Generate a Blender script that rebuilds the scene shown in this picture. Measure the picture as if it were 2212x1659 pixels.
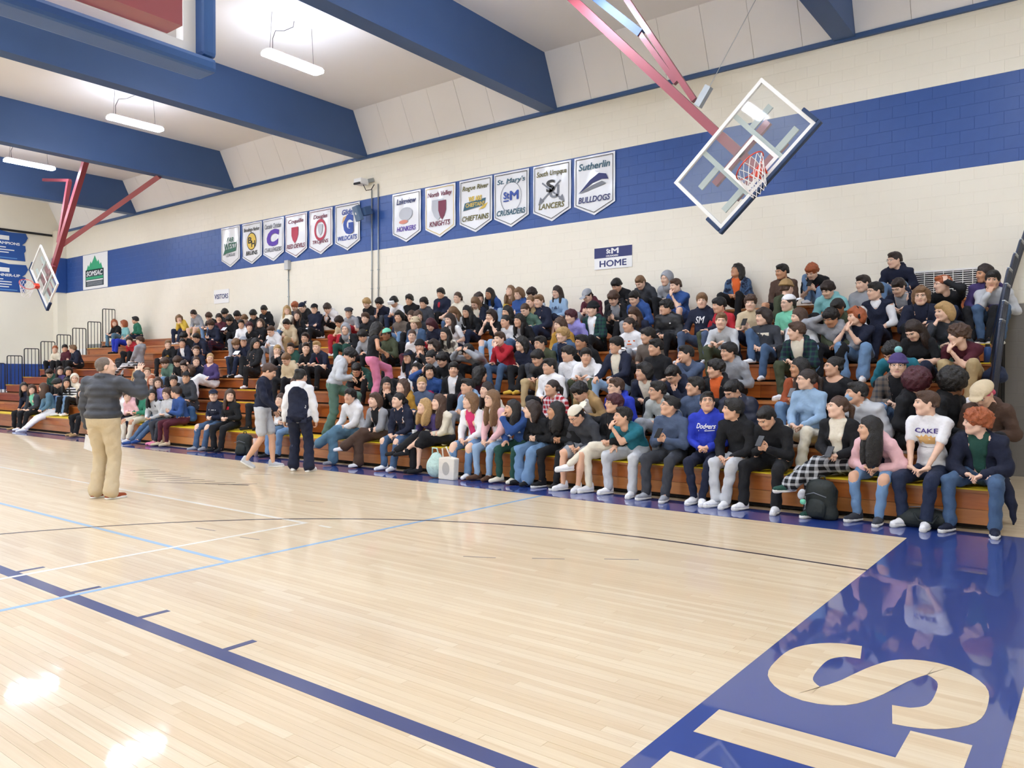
import bpy, bmesh, math, random
import numpy as np
from mathutils import Matrix, Vector

random.seed(7)
for _o in list(bpy.data.objects):
    bpy.data.objects.remove(_o)
SC = bpy.context.scene
COL = SC.collection

# ------------------------------------------------------------------ camera, world, exposure
F_PX, YAW, PITCH, ROLL, CAM_H = 1689.545, 0.6531975, -0.0124906, 0.00091957, 1.6
fw = np.array([-math.sin(YAW) * math.cos(PITCH), math.cos(YAW) * math.cos(PITCH), math.sin(PITCH)])
rt = np.array([math.cos(YAW), math.sin(YAW), 0.0])
up = np.cross(rt, fw)
RT = rt * math.cos(ROLL) + up * math.sin(ROLL)
UP = -rt * math.sin(ROLL) + up * math.cos(ROLL)
cam_d = bpy.data.cameras.new('camera')
cam_d.sensor_width = 36.0
cam_d.lens = F_PX / 2212 * 36.0
cam_d.clip_end = 200
cam = bpy.data.objects.new('camera', cam_d)
COL.objects.link(cam)
cam.matrix_world = Matrix(((RT[0], UP[0], -fw[0], 0), (RT[1], UP[1], -fw[1], 0), (RT[2], UP[2], -fw[2], CAM_H), (0, 0, 0, 1)))
SC.camera = cam
SC.view_settings.view_transform = 'Standard'
SC.view_settings.look = 'None'
SC.view_settings.gamma = 1.0
SC.view_settings.use_curve_mapping = False
SC.view_settings.exposure = 1.12
world = bpy.data.worlds.new('world')
SC.world = world
world.use_nodes = True
world.node_tree.nodes['Background'].inputs[0].default_value = (0.75, 0.8, 0.9, 1)
world.node_tree.nodes['Background'].inputs[1].default_value = 0.25
LAMP_POWER = 53.0            # emission strength of each hanging light bar
ROUGH_FLOOR = 0.055

def ray(u, v):
    return fw + RT * (u - 1106.0) / F_PX - UP * (v - 829.5) / F_PX
def at_y(u, v, y):
    r = ray(u, v)
    return np.array([0, 0, CAM_H]) + r * (y / r[1])
def at_z(u, v, z):
    r = ray(u, v)
    return np.array([0, 0, CAM_H]) + r * ((z - CAM_H) / r[2])
def project(P):
    d = np.asarray(P, float) - [0, 0, CAM_H]
    w = d @ fw
    return 1106 + F_PX * (d @ RT) / w, 829.5 - F_PX * (d @ UP) / w, w

# ------------------------------------------------------------------ helpers
def lin(h):
    h = h.lstrip('#')
    c = [int(h[i:i + 2], 16) / 255 for i in (0, 2, 4)]
    return tuple((x / 12.92 if x <= 0.04045 else ((x + 0.055) / 1.055) ** 2.4) for x in c) + (1.0,)

_mats = {}
def mat(name, color='#808080', rough=0.5, metal=0.0, coat=0.0, emit=None, estr=0.0, noise=0.0, nscale=8.0, bump=0.0, bscale=20.0, alpha=1.0, trans=0.0, spec=0.5, sheen=0.0):
    if name in _mats:
        return _mats[name]
    m = bpy.data.materials.new(name)
    m.use_nodes = True
    nt = m.node_tree
    b = nt.nodes['Principled BSDF']
    c = lin(color) if isinstance(color, str) else color
    b.inputs['Base Color'].default_value = c
    b.inputs['Roughness'].default_value = rough
    b.inputs['Metallic'].default_value = metal
    b.inputs['Specular IOR Level'].default_value = spec
    b.inputs['Coat Weight'].default_value = coat
    b.inputs['Coat Roughness'].default_value = 0.08
    b.inputs['Transmission Weight'].default_value = trans
    b.inputs['Alpha'].default_value = alpha
    if sheen:
        b.inputs['Sheen Weight'].default_value = sheen
    if emit:
        b.inputs['Emission Color'].default_value = lin(emit)
        b.inputs['Emission Strength'].default_value = estr
    if noise or bump:
        tc = nt.nodes.new('ShaderNodeTexCoord')
    if noise:
        n = nt.nodes.new('ShaderNodeTexNoise')
        n.inputs['Scale'].default_value = nscale
        n.inputs['Detail'].default_value = 3
        nt.links.new(tc.outputs['Object'], n.inputs['Vector'])
        mx = nt.nodes.new('ShaderNodeMix')
        mx.data_type = 'RGBA'
        mx.inputs[6].default_value = tuple(x * (1 - noise) for x in c[:3]) + (1,)
        mx.inputs[7].default_value = tuple(min(1, x * (1 + noise)) for x in c[:3]) + (1,)
        nt.links.new(n.outputs['Fac'], mx.inputs[0])
        nt.links.new(mx.outputs[2], b.inputs['Base Color'])
    if bump:
        n2 = nt.nodes.new('ShaderNodeTexNoise')
        n2.inputs['Scale'].default_value = bscale
        n2.inputs['Detail'].default_value = 2
        nt.links.new(tc.outputs['Object'], n2.inputs['Vector'])
        bp = nt.nodes.new('ShaderNodeBump')
        bp.inputs['Strength'].default_value = bump
        bp.inputs['Distance'].default_value = 0.02
        nt.links.new(n2.outputs['Fac'], bp.inputs['Height'])
        nt.links.new(bp.outputs['Normal'], b.inputs['Normal'])
    _mats[name] = m
    return m

def tag(o, label=None, cat=None, group=None, kind=None):
    if label: o['label'] = label
    if cat: o['category'] = cat
    if group: o['group'] = group
    if kind: o['kind'] = kind
    return o
def empty(name, loc=(0, 0, 0), rot=(0, 0, 0), parent=None):
    o = bpy.data.objects.new(name, None)
    o.empty_display_size = 0.1
    COL.objects.link(o)
    o.location = loc
    o.rotation_euler = rot
    if parent: o.parent = parent
    return o
def link(name, me, m=None, parent=None):
    o = bpy.data.objects.new(name, me)
    COL.objects.link(o)
    if m is not None and len(me.materials) == 0:
        for k in (m if isinstance(m, (list, tuple)) else [m]):
            me.materials.append(k)
    if parent is not None: o.parent = parent
    return o
class MB:
    """collects quads and builds one mesh"""
    def __init__(s): s.v = []; s.f = []; s.mi = []
    def add(s, vs, fs, mi=0):
        n = len(s.v)
        s.v += [tuple(map(float, q)) for q in vs]
        s.f += [tuple(n + i for i in f) for f in fs]
        s.mi += [mi] * len(fs)
        return s
    def box(s, x0, x1, y0, y1, z0, z1, mi=0):
        return s.add([(x0, y0, z0), (x1, y0, z0), (x1, y1, z0), (x0, y1, z0), (x0, y0, z1), (x1, y0, z1), (x1, y1, z1), (x0, y1, z1)],
                     [(0, 3, 2, 1), (4, 5, 6, 7), (0, 1, 5, 4), (1, 2, 6, 5), (2, 3, 7, 6), (3, 0, 4, 7)], mi)
    def bar(s, a, b, w, h, mi=0, upv=(0, 0, 1)):
        a = np.array(a, float); b = np.array(b, float)
        d = b - a; d /= np.linalg.norm(d)
        u = np.array(upv, float)
        if abs(d @ u) > 0.98: u = np.array([0, 1.0, 0])
        sx = np.cross(d, u); sx /= np.linalg.norm(sx)
        sy = np.cross(sx, d)
        c = [(-1, -1), (1, -1), (1, 1), (-1, 1)]
        vs = [a + sx * i * w / 2 + sy * j * h / 2 for i, j in c] + [b + sx * i * w / 2 + sy * j * h / 2 for i, j in c]
        return s.add(vs, [(3, 2, 1, 0), (4, 5, 6, 7), (0, 1, 5, 4), (1, 2, 6, 5), (2, 3, 7, 6), (3, 0, 4, 7)], mi)
    def tube(s, pts, r, n=8, mi=0, close=False):
        pts = [np.array(p, float) for p in pts]
        m = len(pts)
        rs = r if isinstance(r, (list, tuple)) else [r] * m
        vs = []
        ref = None
        for i, p in enumerate(pts):
            if close: d = pts[(i + 1) % m] - pts[i - 1]
            else: d = pts[min(i + 1, m - 1)] - pts[max(i - 1, 0)]
            d = d / (np.linalg.norm(d) + 1e-9)
            if ref is None:
                ref = np.array([0, 0, 1.0]) if abs(d[2]) < 0.9 else np.array([1.0, 0, 0])
            a = ref - d * (ref @ d); a /= np.linalg.norm(a) + 1e-9
            ref = a
            b = np.cross(d, a)
            for k in range(n):
                t = 2 * math.pi * k / n
                vs.append(p + (a * math.cos(t) + b * math.sin(t)) * rs[i])
        fs = []
        for i in range(m if close else m - 1):
            j = (i + 1) % m
            for k in range(n):
                k2 = (k + 1) % n
                fs.append((i * n + k, i * n + k2, j * n + k2, j * n + k))
        if not close:
            fs.append(tuple(range(n - 1, -1, -1)))
            fs.append(tuple((m - 1) * n + k for k in range(n)))
        return s.add(vs, fs, mi)
    def prism(s, poly, axis, lo, hi, mi=0):
        """extrude a 2D polygon (two coords) along axis 'x','y','z'"""
        def P(q, t):
            return {'x': (t, q[0], q[1]), 'y': (q[0], t, q[1]), 'z': (q[0], q[1], t)}[axis]
        n = len(poly)
        vs = [P(q, lo) for q in poly] + [P(q, hi) for q in poly]
        fs = [tuple(range(n - 1, -1, -1)), tuple(range(n, 2 * n))] + [(i, (i + 1) % n, n + (i + 1) % n, n + i) for i in range(n)]
        return s.add(vs, fs, mi)
    def build(s, name, m=None, parent=None, smooth=False, bevel=0.0, fix=True):
        me = bpy.data.meshes.new(name)
        me.from_pydata(s.v, [], s.f)
        if any(s.mi): me.polygons.foreach_set('material_index', s.mi)
        if fix or bevel:
            bm = bmesh.new(); bm.from_mesh(me)
            bmesh.ops.recalc_face_normals(bm, faces=bm.faces)
            if bevel:
                bmesh.ops.bevel(bm, geom=list(bm.edges), offset=bevel, segments=2, affect='EDGES', profile=0.6)
            bm.to_mesh(me); bm.free()
        me.update()
        if smooth: me.shade_smooth()
        return link(name, me, m, parent)

def text_mesh(body, size, bold=0.0, shear=0.0, align='CENTER', depth=0.002, spacing=1.0):
    cu = bpy.data.curves.new('t', 'FONT')
    smear = bold if 'M' in body else 0.0        # the M glyph breaks when offset, so it is thickened by shifted copies
    cu.body = body; cu.size = size; cu.offset = 0.0 if smear else bold; cu.shear = shear
    cu.align_x = align; cu.align_y = 'CENTER'; cu.extrude = depth; cu.resolution_u = 3
    cu.space_character = spacing
    o = bpy.data.objects.new('t', cu)
    me = bpy.data.meshes.new_from_object(o)
    bpy.data.objects.remove(o); bpy.data.curves.remove(cu)
    if smear:
        V = [tuple(v.co) for v in me.vertices]; Fc = [tuple(q.vertices) for q in me.polygons]
        vs, fs = [], []
        for i, (a, b) in enumerate(((0, 0), (1, 0), (-1, 0), (0, 1), (0, -1))):
            n = len(vs)
            vs += [(x + a * smear, y + b * smear, z + (i * 2e-5 if z > 0 else 0)) for x, y, z in V]
            fs += [tuple(n + k for k in f) for f in Fc]
        me2 = bpy.data.meshes.new('t'); me2.from_pydata(vs, [], fs); me2.update()
        bpy.data.meshes.remove(me); me = me2
    return me
def fit_mesh(me, w=None, h=None):
    """scale flat text mesh to width/height and centre it"""
    n = len(me.vertices)
    co = np.empty(n * 3); me.vertices.foreach_get('co', co); co = co.reshape(-1, 3)
    lo, hi = co.min(0), co.max(0)
    c = (lo + hi) / 2; sz = hi - lo
    sx = w / sz[0] if w else None
    sy = h / sz[1] if h else None
    if sx is None: sx = sy
    if sy is None: sy = sx
    co[:, 0] = (co[:, 0] - c[0]) * sx
    co[:, 1] = (co[:, 1] - c[1]) * sy
    me.vertices.foreach_set('co', co.ravel()); me.update()
    return me
def wall_text(body, x, z, y, w=None, h=None, m=None, parent=None, bold=0.0, shear=0.0, name='lettering', spacing=1.0):
    me = fit_mesh(text_mesh(body, 1.0, bold, shear, spacing=spacing), w, h)
    o = link(name, me, m, parent)
    o.matrix_world = Matrix.Translation((x, y, z)) @ Matrix.Rotation(math.pi / 2, 4, 'X')
    return o

# ------------------------------------------------------------------ setting
YW, XL, XR, YF = 14.6, -34.9, 3.6, -9.0
ZT, ZC = 7.5, 8.64
M_CREAM = mat('cream_paint', '#f2ecda', rough=0.55, noise=0.03, nscale=1.5)
M_CREAM2 = mat('ceiling_white', '#f6f5f4', rough=0.75, noise=0.03, nscale=0.7)
M_BLUE = mat('blue_paint', '#2d5296', rough=0.38, noise=0.08, nscale=6.0, bump=0.06, bscale=90)
M_BEAM = mat('beam_blue', '#3d5c8c', rough=0.5, noise=0.05, nscale=2)
M_NAVY = mat('navy_paint', '#26335f', rough=0.45)
M_GREYP = mat('grey_gloss_paint', '#86817a', rough=0.25, noise=0.08, nscale=1.2)
M_BLACK = mat('black_rubber', '#16171b', rough=0.6)

def wood_floor(name, mode):
    m = bpy.data.materials.new(name); m.use_nodes = True
    nt = m.node_tree; b = nt.nodes['Principled BSDF']
    L = nt.links.new
    geo = nt.nodes.new('ShaderNodeNewGeometry')
    cr = nt.nodes.new('ShaderNodeValToRGB')
    els = cr.color_ramp.elements
    els[0].position = 0.0; els[0].color = lin('#ceb38a')
    els[1].position = 1.0; els[1].color = lin('#ead9ba')
    e = els.new(0.35); e.color = lin('#dbc39c')
    e = els.new(0.7); e.color = lin('#e2ceaa')
    mp = nt.nodes.new('ShaderNodeMapping'); mp.inputs['Scale'].default_value = (0.7, 22, 1)
    L(geo.outputs['Position'], mp.inputs['Vector'])
    n = nt.nodes.new('ShaderNodeTexNoise'); n.inputs['Scale'].default_value = 3.0; n.inputs['Detail'].default_value = 4
    L(mp.outputs[0], n.inputs['Vector'])
    if mode == 'object':
        oi = nt.nodes.new('ShaderNodeObjectInfo'); rnd = oi.outputs['Random']
    elif mode == 'island':
        rnd = geo.outputs['Random Per Island']
    else:
        br = nt.nodes.new('ShaderNodeTexBrick')
        br.inputs['Scale'].default_value = 1.0; br.inputs['Brick Width'].default_value = 1.3; br.inputs['Row Height'].default_value = 0.0572
        br.inputs['Mortar Size'].default_value = 0.0006; br.inputs['Color1'].default_value = (0, 0, 0, 1); br.inputs['Color2'].default_value = (1, 1, 1, 1)
        br.inputs['Mortar'].default_value = (0.1, 0.1, 0.1, 1); br.offset = 0.37
        L(geo.outputs['Position'], br.inputs['Vector'])
        sp = nt.nodes.new('ShaderNodeSeparateColor'); L(br.outputs['Color'], sp.inputs[0]); rnd = sp.outputs[0]
    mx = nt.nodes.new('ShaderNodeMath'); mx.operation = 'MULTIPLY_ADD'; mx.inputs[1].default_value = 0.55
    L(rnd, mx.inputs[0])
    sc = nt.nodes.new('ShaderNodeMath'); sc.operation = 'MULTIPLY_ADD'; sc.inputs[1].default_value = 0.75; sc.inputs[2].default_value = -0.12
    L(n.outputs['Fac'], sc.inputs[0]); L(sc.outputs[0], mx.inputs[2])
    L(mx.outputs[0], cr.inputs['Fac']); L(cr.outputs[0], b.inputs['Base Color'])
    b.inputs['Roughness'].default_value = 0.42
    b.inputs['Coat Weight'].default_value = 0.42
    b.inputs['Coat Roughness'].default_value = ROUGH_FLOOR
    n3 = nt.nodes.new('ShaderNodeTexNoise'); n3.inputs['Scale'].default_value = 1.0
    mp3 = nt.nodes.new('ShaderNodeMapping'); mp3.inputs['Scale'].default_value = (1.2, 9, 1)
    L(geo.outputs['Position'], mp3.inputs['Vector']); L(mp3.outputs[0], n3.inputs['Vector'])
    bp = nt.nodes.new('ShaderNodeBump'); bp.inputs['Strength'].default_value = 0.10; bp.inputs['Distance'].default_value = 0.01
    L(n3.outputs['Fac'], bp.inputs['Height']); L(bp.outputs[0], b.inputs['Coat Normal'])
    _mats[name] = m
    return m
M_FLOOR = wood_floor('maple_floor', 'brick')
M_PLANK = wood_floor('maple_plank', 'object')
M_PLANKS = wood_floor('maple_planks', 'island')

floor = MB().box(XL - 0.2, XR + 0.2, YF - 0.2, YW + 0.2, -0.2, -0.0015).build('floor', M_FLOOR)
tag(floor, 'pale varnished maple gymnasium floor with painted court lines', kind='structure')

# floor planks: near ones are parts, those further out one joined part
PW = 0.0572
rows = np.arange(0.9, 9.1, PW)
planks = []
rng = np.random.default_rng(3)
for yy in rows:
    x = -11.5 - rng.uniform(0, 1.4)
    while x < 1.0:
        ln = float(rng.choice([0.9, 1.2, 1.5, 1.9]))
        u, v, w = project((x + ln / 2, yy, 0))
        size = 0
        if w > 1.2 and -150 < u < 2360 and v < 1750:
            size = 1.0 / w
        planks.append((size, x, yy, ln))
        x += ln
planks.sort(key=lambda q: -q[0])
plank_me = {}
for size, x, yy, ln in planks[:300]:
    if ln not in plank_me:
        o = MB().box(0, ln - 0.0012, 0, PW - 0.0011, -0.012, 0).build('plank', M_PLANK, floor)
        plank_me[ln] = o.data
    else:
        o = link('plank', plank_me[ln], None, floor)
    o.location = (x, yy, 0)
mb = MB()
for size, x, yy, ln in planks[300:]:
    if size > 0: mb.box(x, x + ln - 0.0012, yy, yy + PW - 0.0011, -0.012, 0)
tag(mb.build('planks_further_out', M_PLANKS, floor, fix=False), kind='stuff')

M_LNAVY = mat('court_blue', '#1b3a86', rough=0.45, coat=1.0, noise=0.06, nscale=1.5)
M_LINE_W = mat('line_white', '#f6f2e6', rough=0.4, coat=0.6)
M_LINE_LB = mat('line_light_blue', '#93bde0', rough=0.4, coat=0.6)
M_LINE_DB = mat('line_dark_blue', '#24346e', rough=0.4, coat=0.6)
M_LINE_BK = mat('line_dark', '#33202c', rough=0.4, coat=0.6)
M_LINE_GY = mat('line_grey', '#8b8078', rough=0.5)
_mats['court_blue'].node_tree.nodes['Principled BSDF'].inputs['Coat Roughness'].default_value = 0.03
def fl(name, x0, x1, y0, y1, m, z=0.0012):
    return MB().box(x0, x1, y0, y1, 0.0002, z).build(name, m, floor)
fl('sideline_border', XL, -1.57, 8.42, 9.12, M_LNAVY, 0.001)
fl('baseline_border', -1.57, -0.34, YF, 9.12, M_LNAVY, 0.001)
fl('border_corner', -0.34, XR, 8.42, 9.12, M_LNAVY, 0.001)
fl('lane_line', -7.36, -1.57, 2.47, 2.575, M_LINE_DB)
for xx in (-7.0, -6.02, -5.045, -4.065):
    fl('lane_mark', xx - 0.025, xx + 0.025, 2.575, 2.775, M_LINE_DB)
fl('light_blue_line', -5.965, -5.915, -4, 8.4, M_LINE_LB, 0.0014)
fl('light_blue_line', -14, -5.965, 3.79, 3.84, M_LINE_LB, 0.0014)
fl('white_line', -20, -6.83, 5.28, 5.33, M_LINE_W, 0.0016)
fl('white_line', -6.88, -6.83, -4, 5.28, M_LINE_W, 0.0016)
fl('white_line', -6.62, -6.44, 5.29, 5.33, M_LINE_W, 0.0016)
def strip(name, pts, w, m, z=0.0018):
    pts = [np.array(p, float) for p in pts]
    mb = MB(); vs = []
    for i, p in enumerate(pts):
        d = pts[min(i + 1, len(pts) - 1)] - pts[max(i - 1, 0)]; d /= np.linalg.norm(d)
        nn = np.array([-d[1], d[0]])
        ww = w[i] if isinstance(w, list) else w
        vs += [(*(p + nn * ww / 2), z), (*(p - nn * ww / 2), z), (*(p - nn * ww / 2), 0.0002), (*(p + nn * ww / 2), 0.0002)]
    fs = []
    for i in range(len(pts) - 1):
        a = 4 * i
        fs += [(a, a + 1, a + 5, a + 4), (a + 1, a + 2, a + 6, a + 5), (a + 3, a, a + 4, a + 7)]
    return mb.add(vs, fs).build(name, m, floor, fix=True)
arc = [(-1.57, 6.83), (-2.4, 6.86)] + [(-3.17 + 6.05 * math.cos(t), 0.82 + 6.05 * math.sin(t)) for t in np.linspace(math.pi / 2, math.pi, 40)]
strip('three_point_arc', arc, 0.038, M_LINE_BK)
for a, b in (((-4.5, 5.18), (-4.24, 5.31)), ((-3.98, 5.49), (-3.74, 5.64)), ((-3.47, 5.85), (-3.22, 6.01)), ((-7.54, 4.45), (-7.23, 4.48)), ((-6.77, 4.46), (-6.51, 4.5)), ((-8.05, 6.24), (-7.78, 6.31)), ((-11.0, 7.3), (-10.6, 7.55)), ((-10.3, 7.75), (-9.9, 8.0))):
    strip('floor_dash', [a, b], 0.016, M_LINE_GY)
# baseline lettering, read from the court: S T . (rest runs out of the frame)
def floor_poly(name, poly, m):
    return MB().prism(poly, 'z', 0.0003, 0.0022).build(name, m, floor)
M_LETTER = wood_floor('maple_lettering', 'brick')
def rail_shape(pts, w, m, name):
    pts = [np.array(p, float) for p in pts]
    A, B = [], []
    for i, p in enumerate(pts):
        d = pts[min(i + 1, len(pts) - 1)] - pts[max(i - 1, 0)]; d /= np.linalg.norm(d)
        nn = np.array([-d[1], d[0]])
        A.append(p + nn * w[i] / 2); B.append(p - nn * w[i] / 2)
    mb = MB(); n = len(pts)
    vs = [(*q, 0.0022) for q in A] + [(*q, 0.0022) for q in B] + [(*q, 0.0003) for q in A] + [(*q, 0.0003) for q in B]
    fs = [(i, i + 1, n + i + 1, n + i) for i in range(n - 1)] + [(2 * n + i, i, i + 1, 2 * n + i + 1) for i in range(n - 1)] + [(n + i, 3 * n + i, 3 * n + i + 1, n + i + 1) for i in range(n - 1)]
    return mb.add(vs, fs).build(name, m, floor)
# S stroke: letter right = -y, letter up = +x ; s(a,b): a to the right, b upward in letter units 0..1
def sS(a, b): return (-1.47 + b * 1.01, 4.87 - a * 0.97)
ctrl = [(0.90, 0.66), (0.86, 0.78), (0.72, 0.875), (0.5, 0.89), (0.27, 0.86), (0.13, 0.74), (0.16, 0.62), (0.33, 0.545), (0.5, 0.50), (0.68, 0.455), (0.85, 0.38), (0.88, 0.26), (0.74, 0.14), (0.5, 0.11), (0.28, 0.125), (0.13, 0.22), (0.09, 0.34)]
s_pts = []
for i in range(len(ctrl) - 1):
    p0, p1, p2, p3 = (np.array(ctrl[max(0, min(len(ctrl) - 1, i + q))]) for q in (-1, 0, 1, 2))
    for t in (0, 0.25, 0.5, 0.75):
        s_pts.append(tuple(0.5 * (2 * p1 + (p2 - p0) * t + (2 * p0 - 5 * p1 + 4 * p2 - p3) * t * t + (3 * p1 - p0 - 3 * p2 + p3) * t ** 3)))
s_pts.append(ctrl[-1])
s_w = [0.225] * len(s_pts)
rail_shape([sS(*q) for q in s_pts], s_w, M_LETTER, 'floor_letter')
floor_poly('floor_letter', [(-1.47, 3.26), (-0.71, 3.26), (-0.71, 2.97), (-0.62, 2.97), (-0.46, 2.97), (-0.46, 3.87), (-0.70, 3.86), (-0.70, 3.55), (-1.47, 3.55)], M_LETTER)
floor_poly('floor_letter', [(-1.47, 2.83), (-1.24, 2.83), (-1.24, 3.03), (-1.47, 3.03)], M_LETTER)
# black script flourish on the far side of the lane
rs = random.Random(5)
fl_pts = [(-13.0, 6.75), (-11.6, 6.55), (-11.1, 6.35), (-10.6, 6.5), (-9.8, 6.5)]
for k in range(9):
    t = k / 8
    cx0 = -12.7 + 2.7 * t; cy0 = 6.62 - 0.25 * math.sin(t * 3.1)
    ln = rs.uniform(0.3, 0.6)
    strip('court_script', [(cx0 - ln * 0.35, cy0 - ln * 0.42), (cx0 - ln * 0.12, cy0 - 0.05), (cx0 + ln * 0.06, cy0 + 0.06), (cx0 + ln * 0.25, cy0 + 0.08 + ln * 0.15)], [0.006, 0.016, 0.03, 0.01], M_LINE_BK)
strip('court_script', [(-11.3, 5.9), (-10.8, 6.15), (-10.3, 6.4), (-9.82, 6.62)], [0.012, 0.024, 0.028, 0.05], M_LINE_BK)

# ---- back wall of painted blocks
BH, BLn = 0.2032, 0.4064
Z0 = 4.955 - 24 * BH
wall_back = MB()
wall_back.add([(XL, YW, 0), (XR, YW, 0), (XR, YW, ZT), (XL, YW, ZT), (XR, YW + 0.25, 0), (XL, YW + 0.25, 0), (XR, YW + 0.25, ZT), (XL, YW + 0.25, ZT)],
              [(1, 4, 6, 2), (5, 0, 3, 7), (4, 5, 7, 6), (3, 2, 6, 7)])
zb0, zb1 = 4.955, 4.955 + 7 * BH
for za, zb, mi in ((0, zb0, 0), (zb0, zb1, 1), (zb1, ZT, 0)):
    wall_back.add([(XL, YW, za), (XR, YW, za), (XR, YW, zb), (XL, YW, zb)], [(0, 1, 2, 3)], mi)
wall_back.add([(-1.6, YW - 0.0004, 0), (XR, YW - 0.0004, 0), (XR, YW - 0.0004, 2.7), (-1.6, YW - 0.0004, 2.7)], [(0, 1, 2, 3)], 2)
wall_back = wall_back.build('wall_back', [M_CREAM, M_BLUE, M_GREYP], fix=False)
tag(wall_back, 'cream block wall with a broad blue band behind the bleachers', kind='structure')
GX = -0.95
def block_mat(x, z):
    if zb0 - 0.01 < z < zb1 - 0.01: return 1
    if x > GX - 0.65 and z < 2.7: return 2
    return 0
blocks = []
zz = Z0 - BH
ci = 0
while zz < ZT - 0.02:
    x = XL + (0 if ci % 2 else -BLn / 2)
    while x < XR:
        u, v, w = project((x + BLn / 2, YW, zz + BH / 2))
        vis = w > 0 and -30 < u < 2240 and -30 < v < 1100
        if zz < 2.6 and x + BLn < -2.2: vis = False
        blocks.append((w if vis else 999, x, max(zz, 0), min(zz + BH, ZT)))
        x += BLn
    zz += BH; ci += 1
blocks.sort()
JG = 0.0016
def block_shape(mb, x0, x1, z0, z1, mi, y0=YW, d=0.0028):
    c = 0.003
    vs = [(x0, y0, z0), (x1, y0, z0), (x1, y0, z1), (x0, y0, z1), (x0 + c, y0 - d, z0 + c), (x1 - c, y0 - d, z0 + c), (x1 - c, y0 - d, z1 - c), (x0 + c, y0 - d, z1 - c)]
    mb.add(vs, [(4, 5, 6, 7), (0, 1, 5, 4), (1, 2, 6, 5), (2, 3, 7, 6), (3, 0, 4, 7)], mi)
bm_me = {}
for k, (w, x, z0, z1) in enumerate(blocks[:300]):
    mi = block_mat(x + BLn / 2, z0 + 0.01)
    key = (round(z1 - z0, 3), mi)
    if key not in bm_me:
        mb = MB(); block_shape(mb, JG, BLn - JG, JG, z1 - z0 - JG, 0, y0=0)
        bm_me[key] = mb.build('block', [M_CREAM, M_BLUE, M_GREYP][mi], wall_back, fix=False)
        o = bm_me[key]; bm_me[key] = o.data
    else:
        o = link('block', bm_me[key], None, wall_back)
    o.location = (x, YW, z0)
mb = MB()
for w, x, z0, z1 in blocks[300:]:
    if w < 900:
        block_shape(mb, max(x, XL) + JG, min(x + BLn, XR) - JG, z0 + JG, z1 - JG, block_mat(x + BLn / 2, z0 + 0.01))
tag(mb.build('blocks_further_along', [M_CREAM, M_BLUE, M_GREYP], wall_back, fix=False), kind='stuff')

def plain_wall(name, x0, x1, y0, y1, z1, m, lab):
    return tag(MB().box(x0, x1, y0, y1, 0, z1).build(name, m), lab, kind='structure')
wall_left = plain_wall('wall_left', XL - 0.25, XL, YF, YW, ZC, M_CREAM, 'cream end wall behind the far basket')
plain_wall('wall_right', XR, XR + 0.25, YF, YW, ZC, M_CREAM, 'cream end wall beside the camera, out of view')
plain_wall('wall_front', XL, XR, YF - 0.25, YF, ZC, M_CREAM, 'cream long wall behind the camera, out of view')
ceiling = MB().box(XL, XR, YF, YW - 0.53, ZC, ZC + 0.15).build('ceiling', M_CREAM2)
tag(ceiling, 'white ceiling between deep blue beams', kind='structure')
# sloping cove panels and blue beams
BX = [2.66, -3.60, -9.89, -16.12, -22.40, -28.64]
edges = [XR] + BX + [XL]
cs = []
for i in range(len(edges) - 1):
    a, b = edges[i + 1], edges[i]
    n = max(1, int(round((b - a) / 0.9)))
    for k in range(n):
        cs.append((a + (b - a) * k / n, a + (b - a) * (k + 1) / n))
for a, b in cs:
    g = 0.004
    MB().add([(a + g, YW, ZT), (b - g, YW, ZT), (b - g, YW - 0.53, ZC), (a + g, YW - 0.53, ZC), (a + g, YW + 0.1, ZT), (b - g, YW + 0.1, ZT), (b - g, YW - 0.43, ZC + 0.03), (a + g, YW - 0.43, ZC + 0.03)],
             [(0, 1, 2, 3), (7, 6, 5, 4), (0, 4, 5, 1), (3, 2, 6, 7), (0, 3, 7, 4), (1, 5, 6, 2)]).build('cove_panel', M_CREAM2, ceiling)
MB().add([(XL, YW + 0.02, ZT), (XR, YW + 0.02, ZT), (XR, YW - 0.51, ZC), (XL, YW - 0.51, ZC)], [(0, 1, 2, 3)]).build('cove_backing', mat('cove_dark', '#b9b1a4', rough=0.8), ceiling)
for x in BX:
    MB().prism([(YF, ZT + 0.02), (YW - 0.002, ZT + 0.02), (YW - 0.002, ZT + 0.05), (YW - 0.52, ZC), (YF, ZC)], 'x', x - 0.33, x).build('beam', M_BEAM, ceiling)
    MB().box(x - 0.345, x + 0.015, YF, YW - 0.02, ZT, ZT + 0.022).build('beam_flange', M_BEAM, ceiling)
trim = MB().box(XL, XR, YW - 0.07, YW - 0.004, ZT - 0.035, ZT + 0.05).build('trim_1', M_BEAM)
tag(trim, 'thin blue trim along the top of the block wall', kind='structure')
trim2 = MB().box(XL, XL + 0.06, YF, YW - 0.4, ZT - 0.22, ZT - 0.14).build('trim_2', M_BLACK)
tag(trim2, 'dark trim line along the top of the end wall', kind='structure')
bb = MB().box(GX, XR, YW - 0.02, YW - 0.005, 0, 0.11).build('baseboard_back', M_BLACK)
tag(bb, 'black rubber baseboard right of the bleachers', kind='structure')
# corner column with its blue band
colm = MB().box(XL, XL + 0.42, YW - 0.36, YW - 0.006, 0, ZT).build('trim_3', M_CREAM)
tag(colm, 'cream corner column beside the league banner', kind='structure')
MB().box(XL + 0.002, XL + 0.46, YW - 0.40, YW - 0.01, zb0, zb1).build('column_band', M_BLUE, colm)
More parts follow.
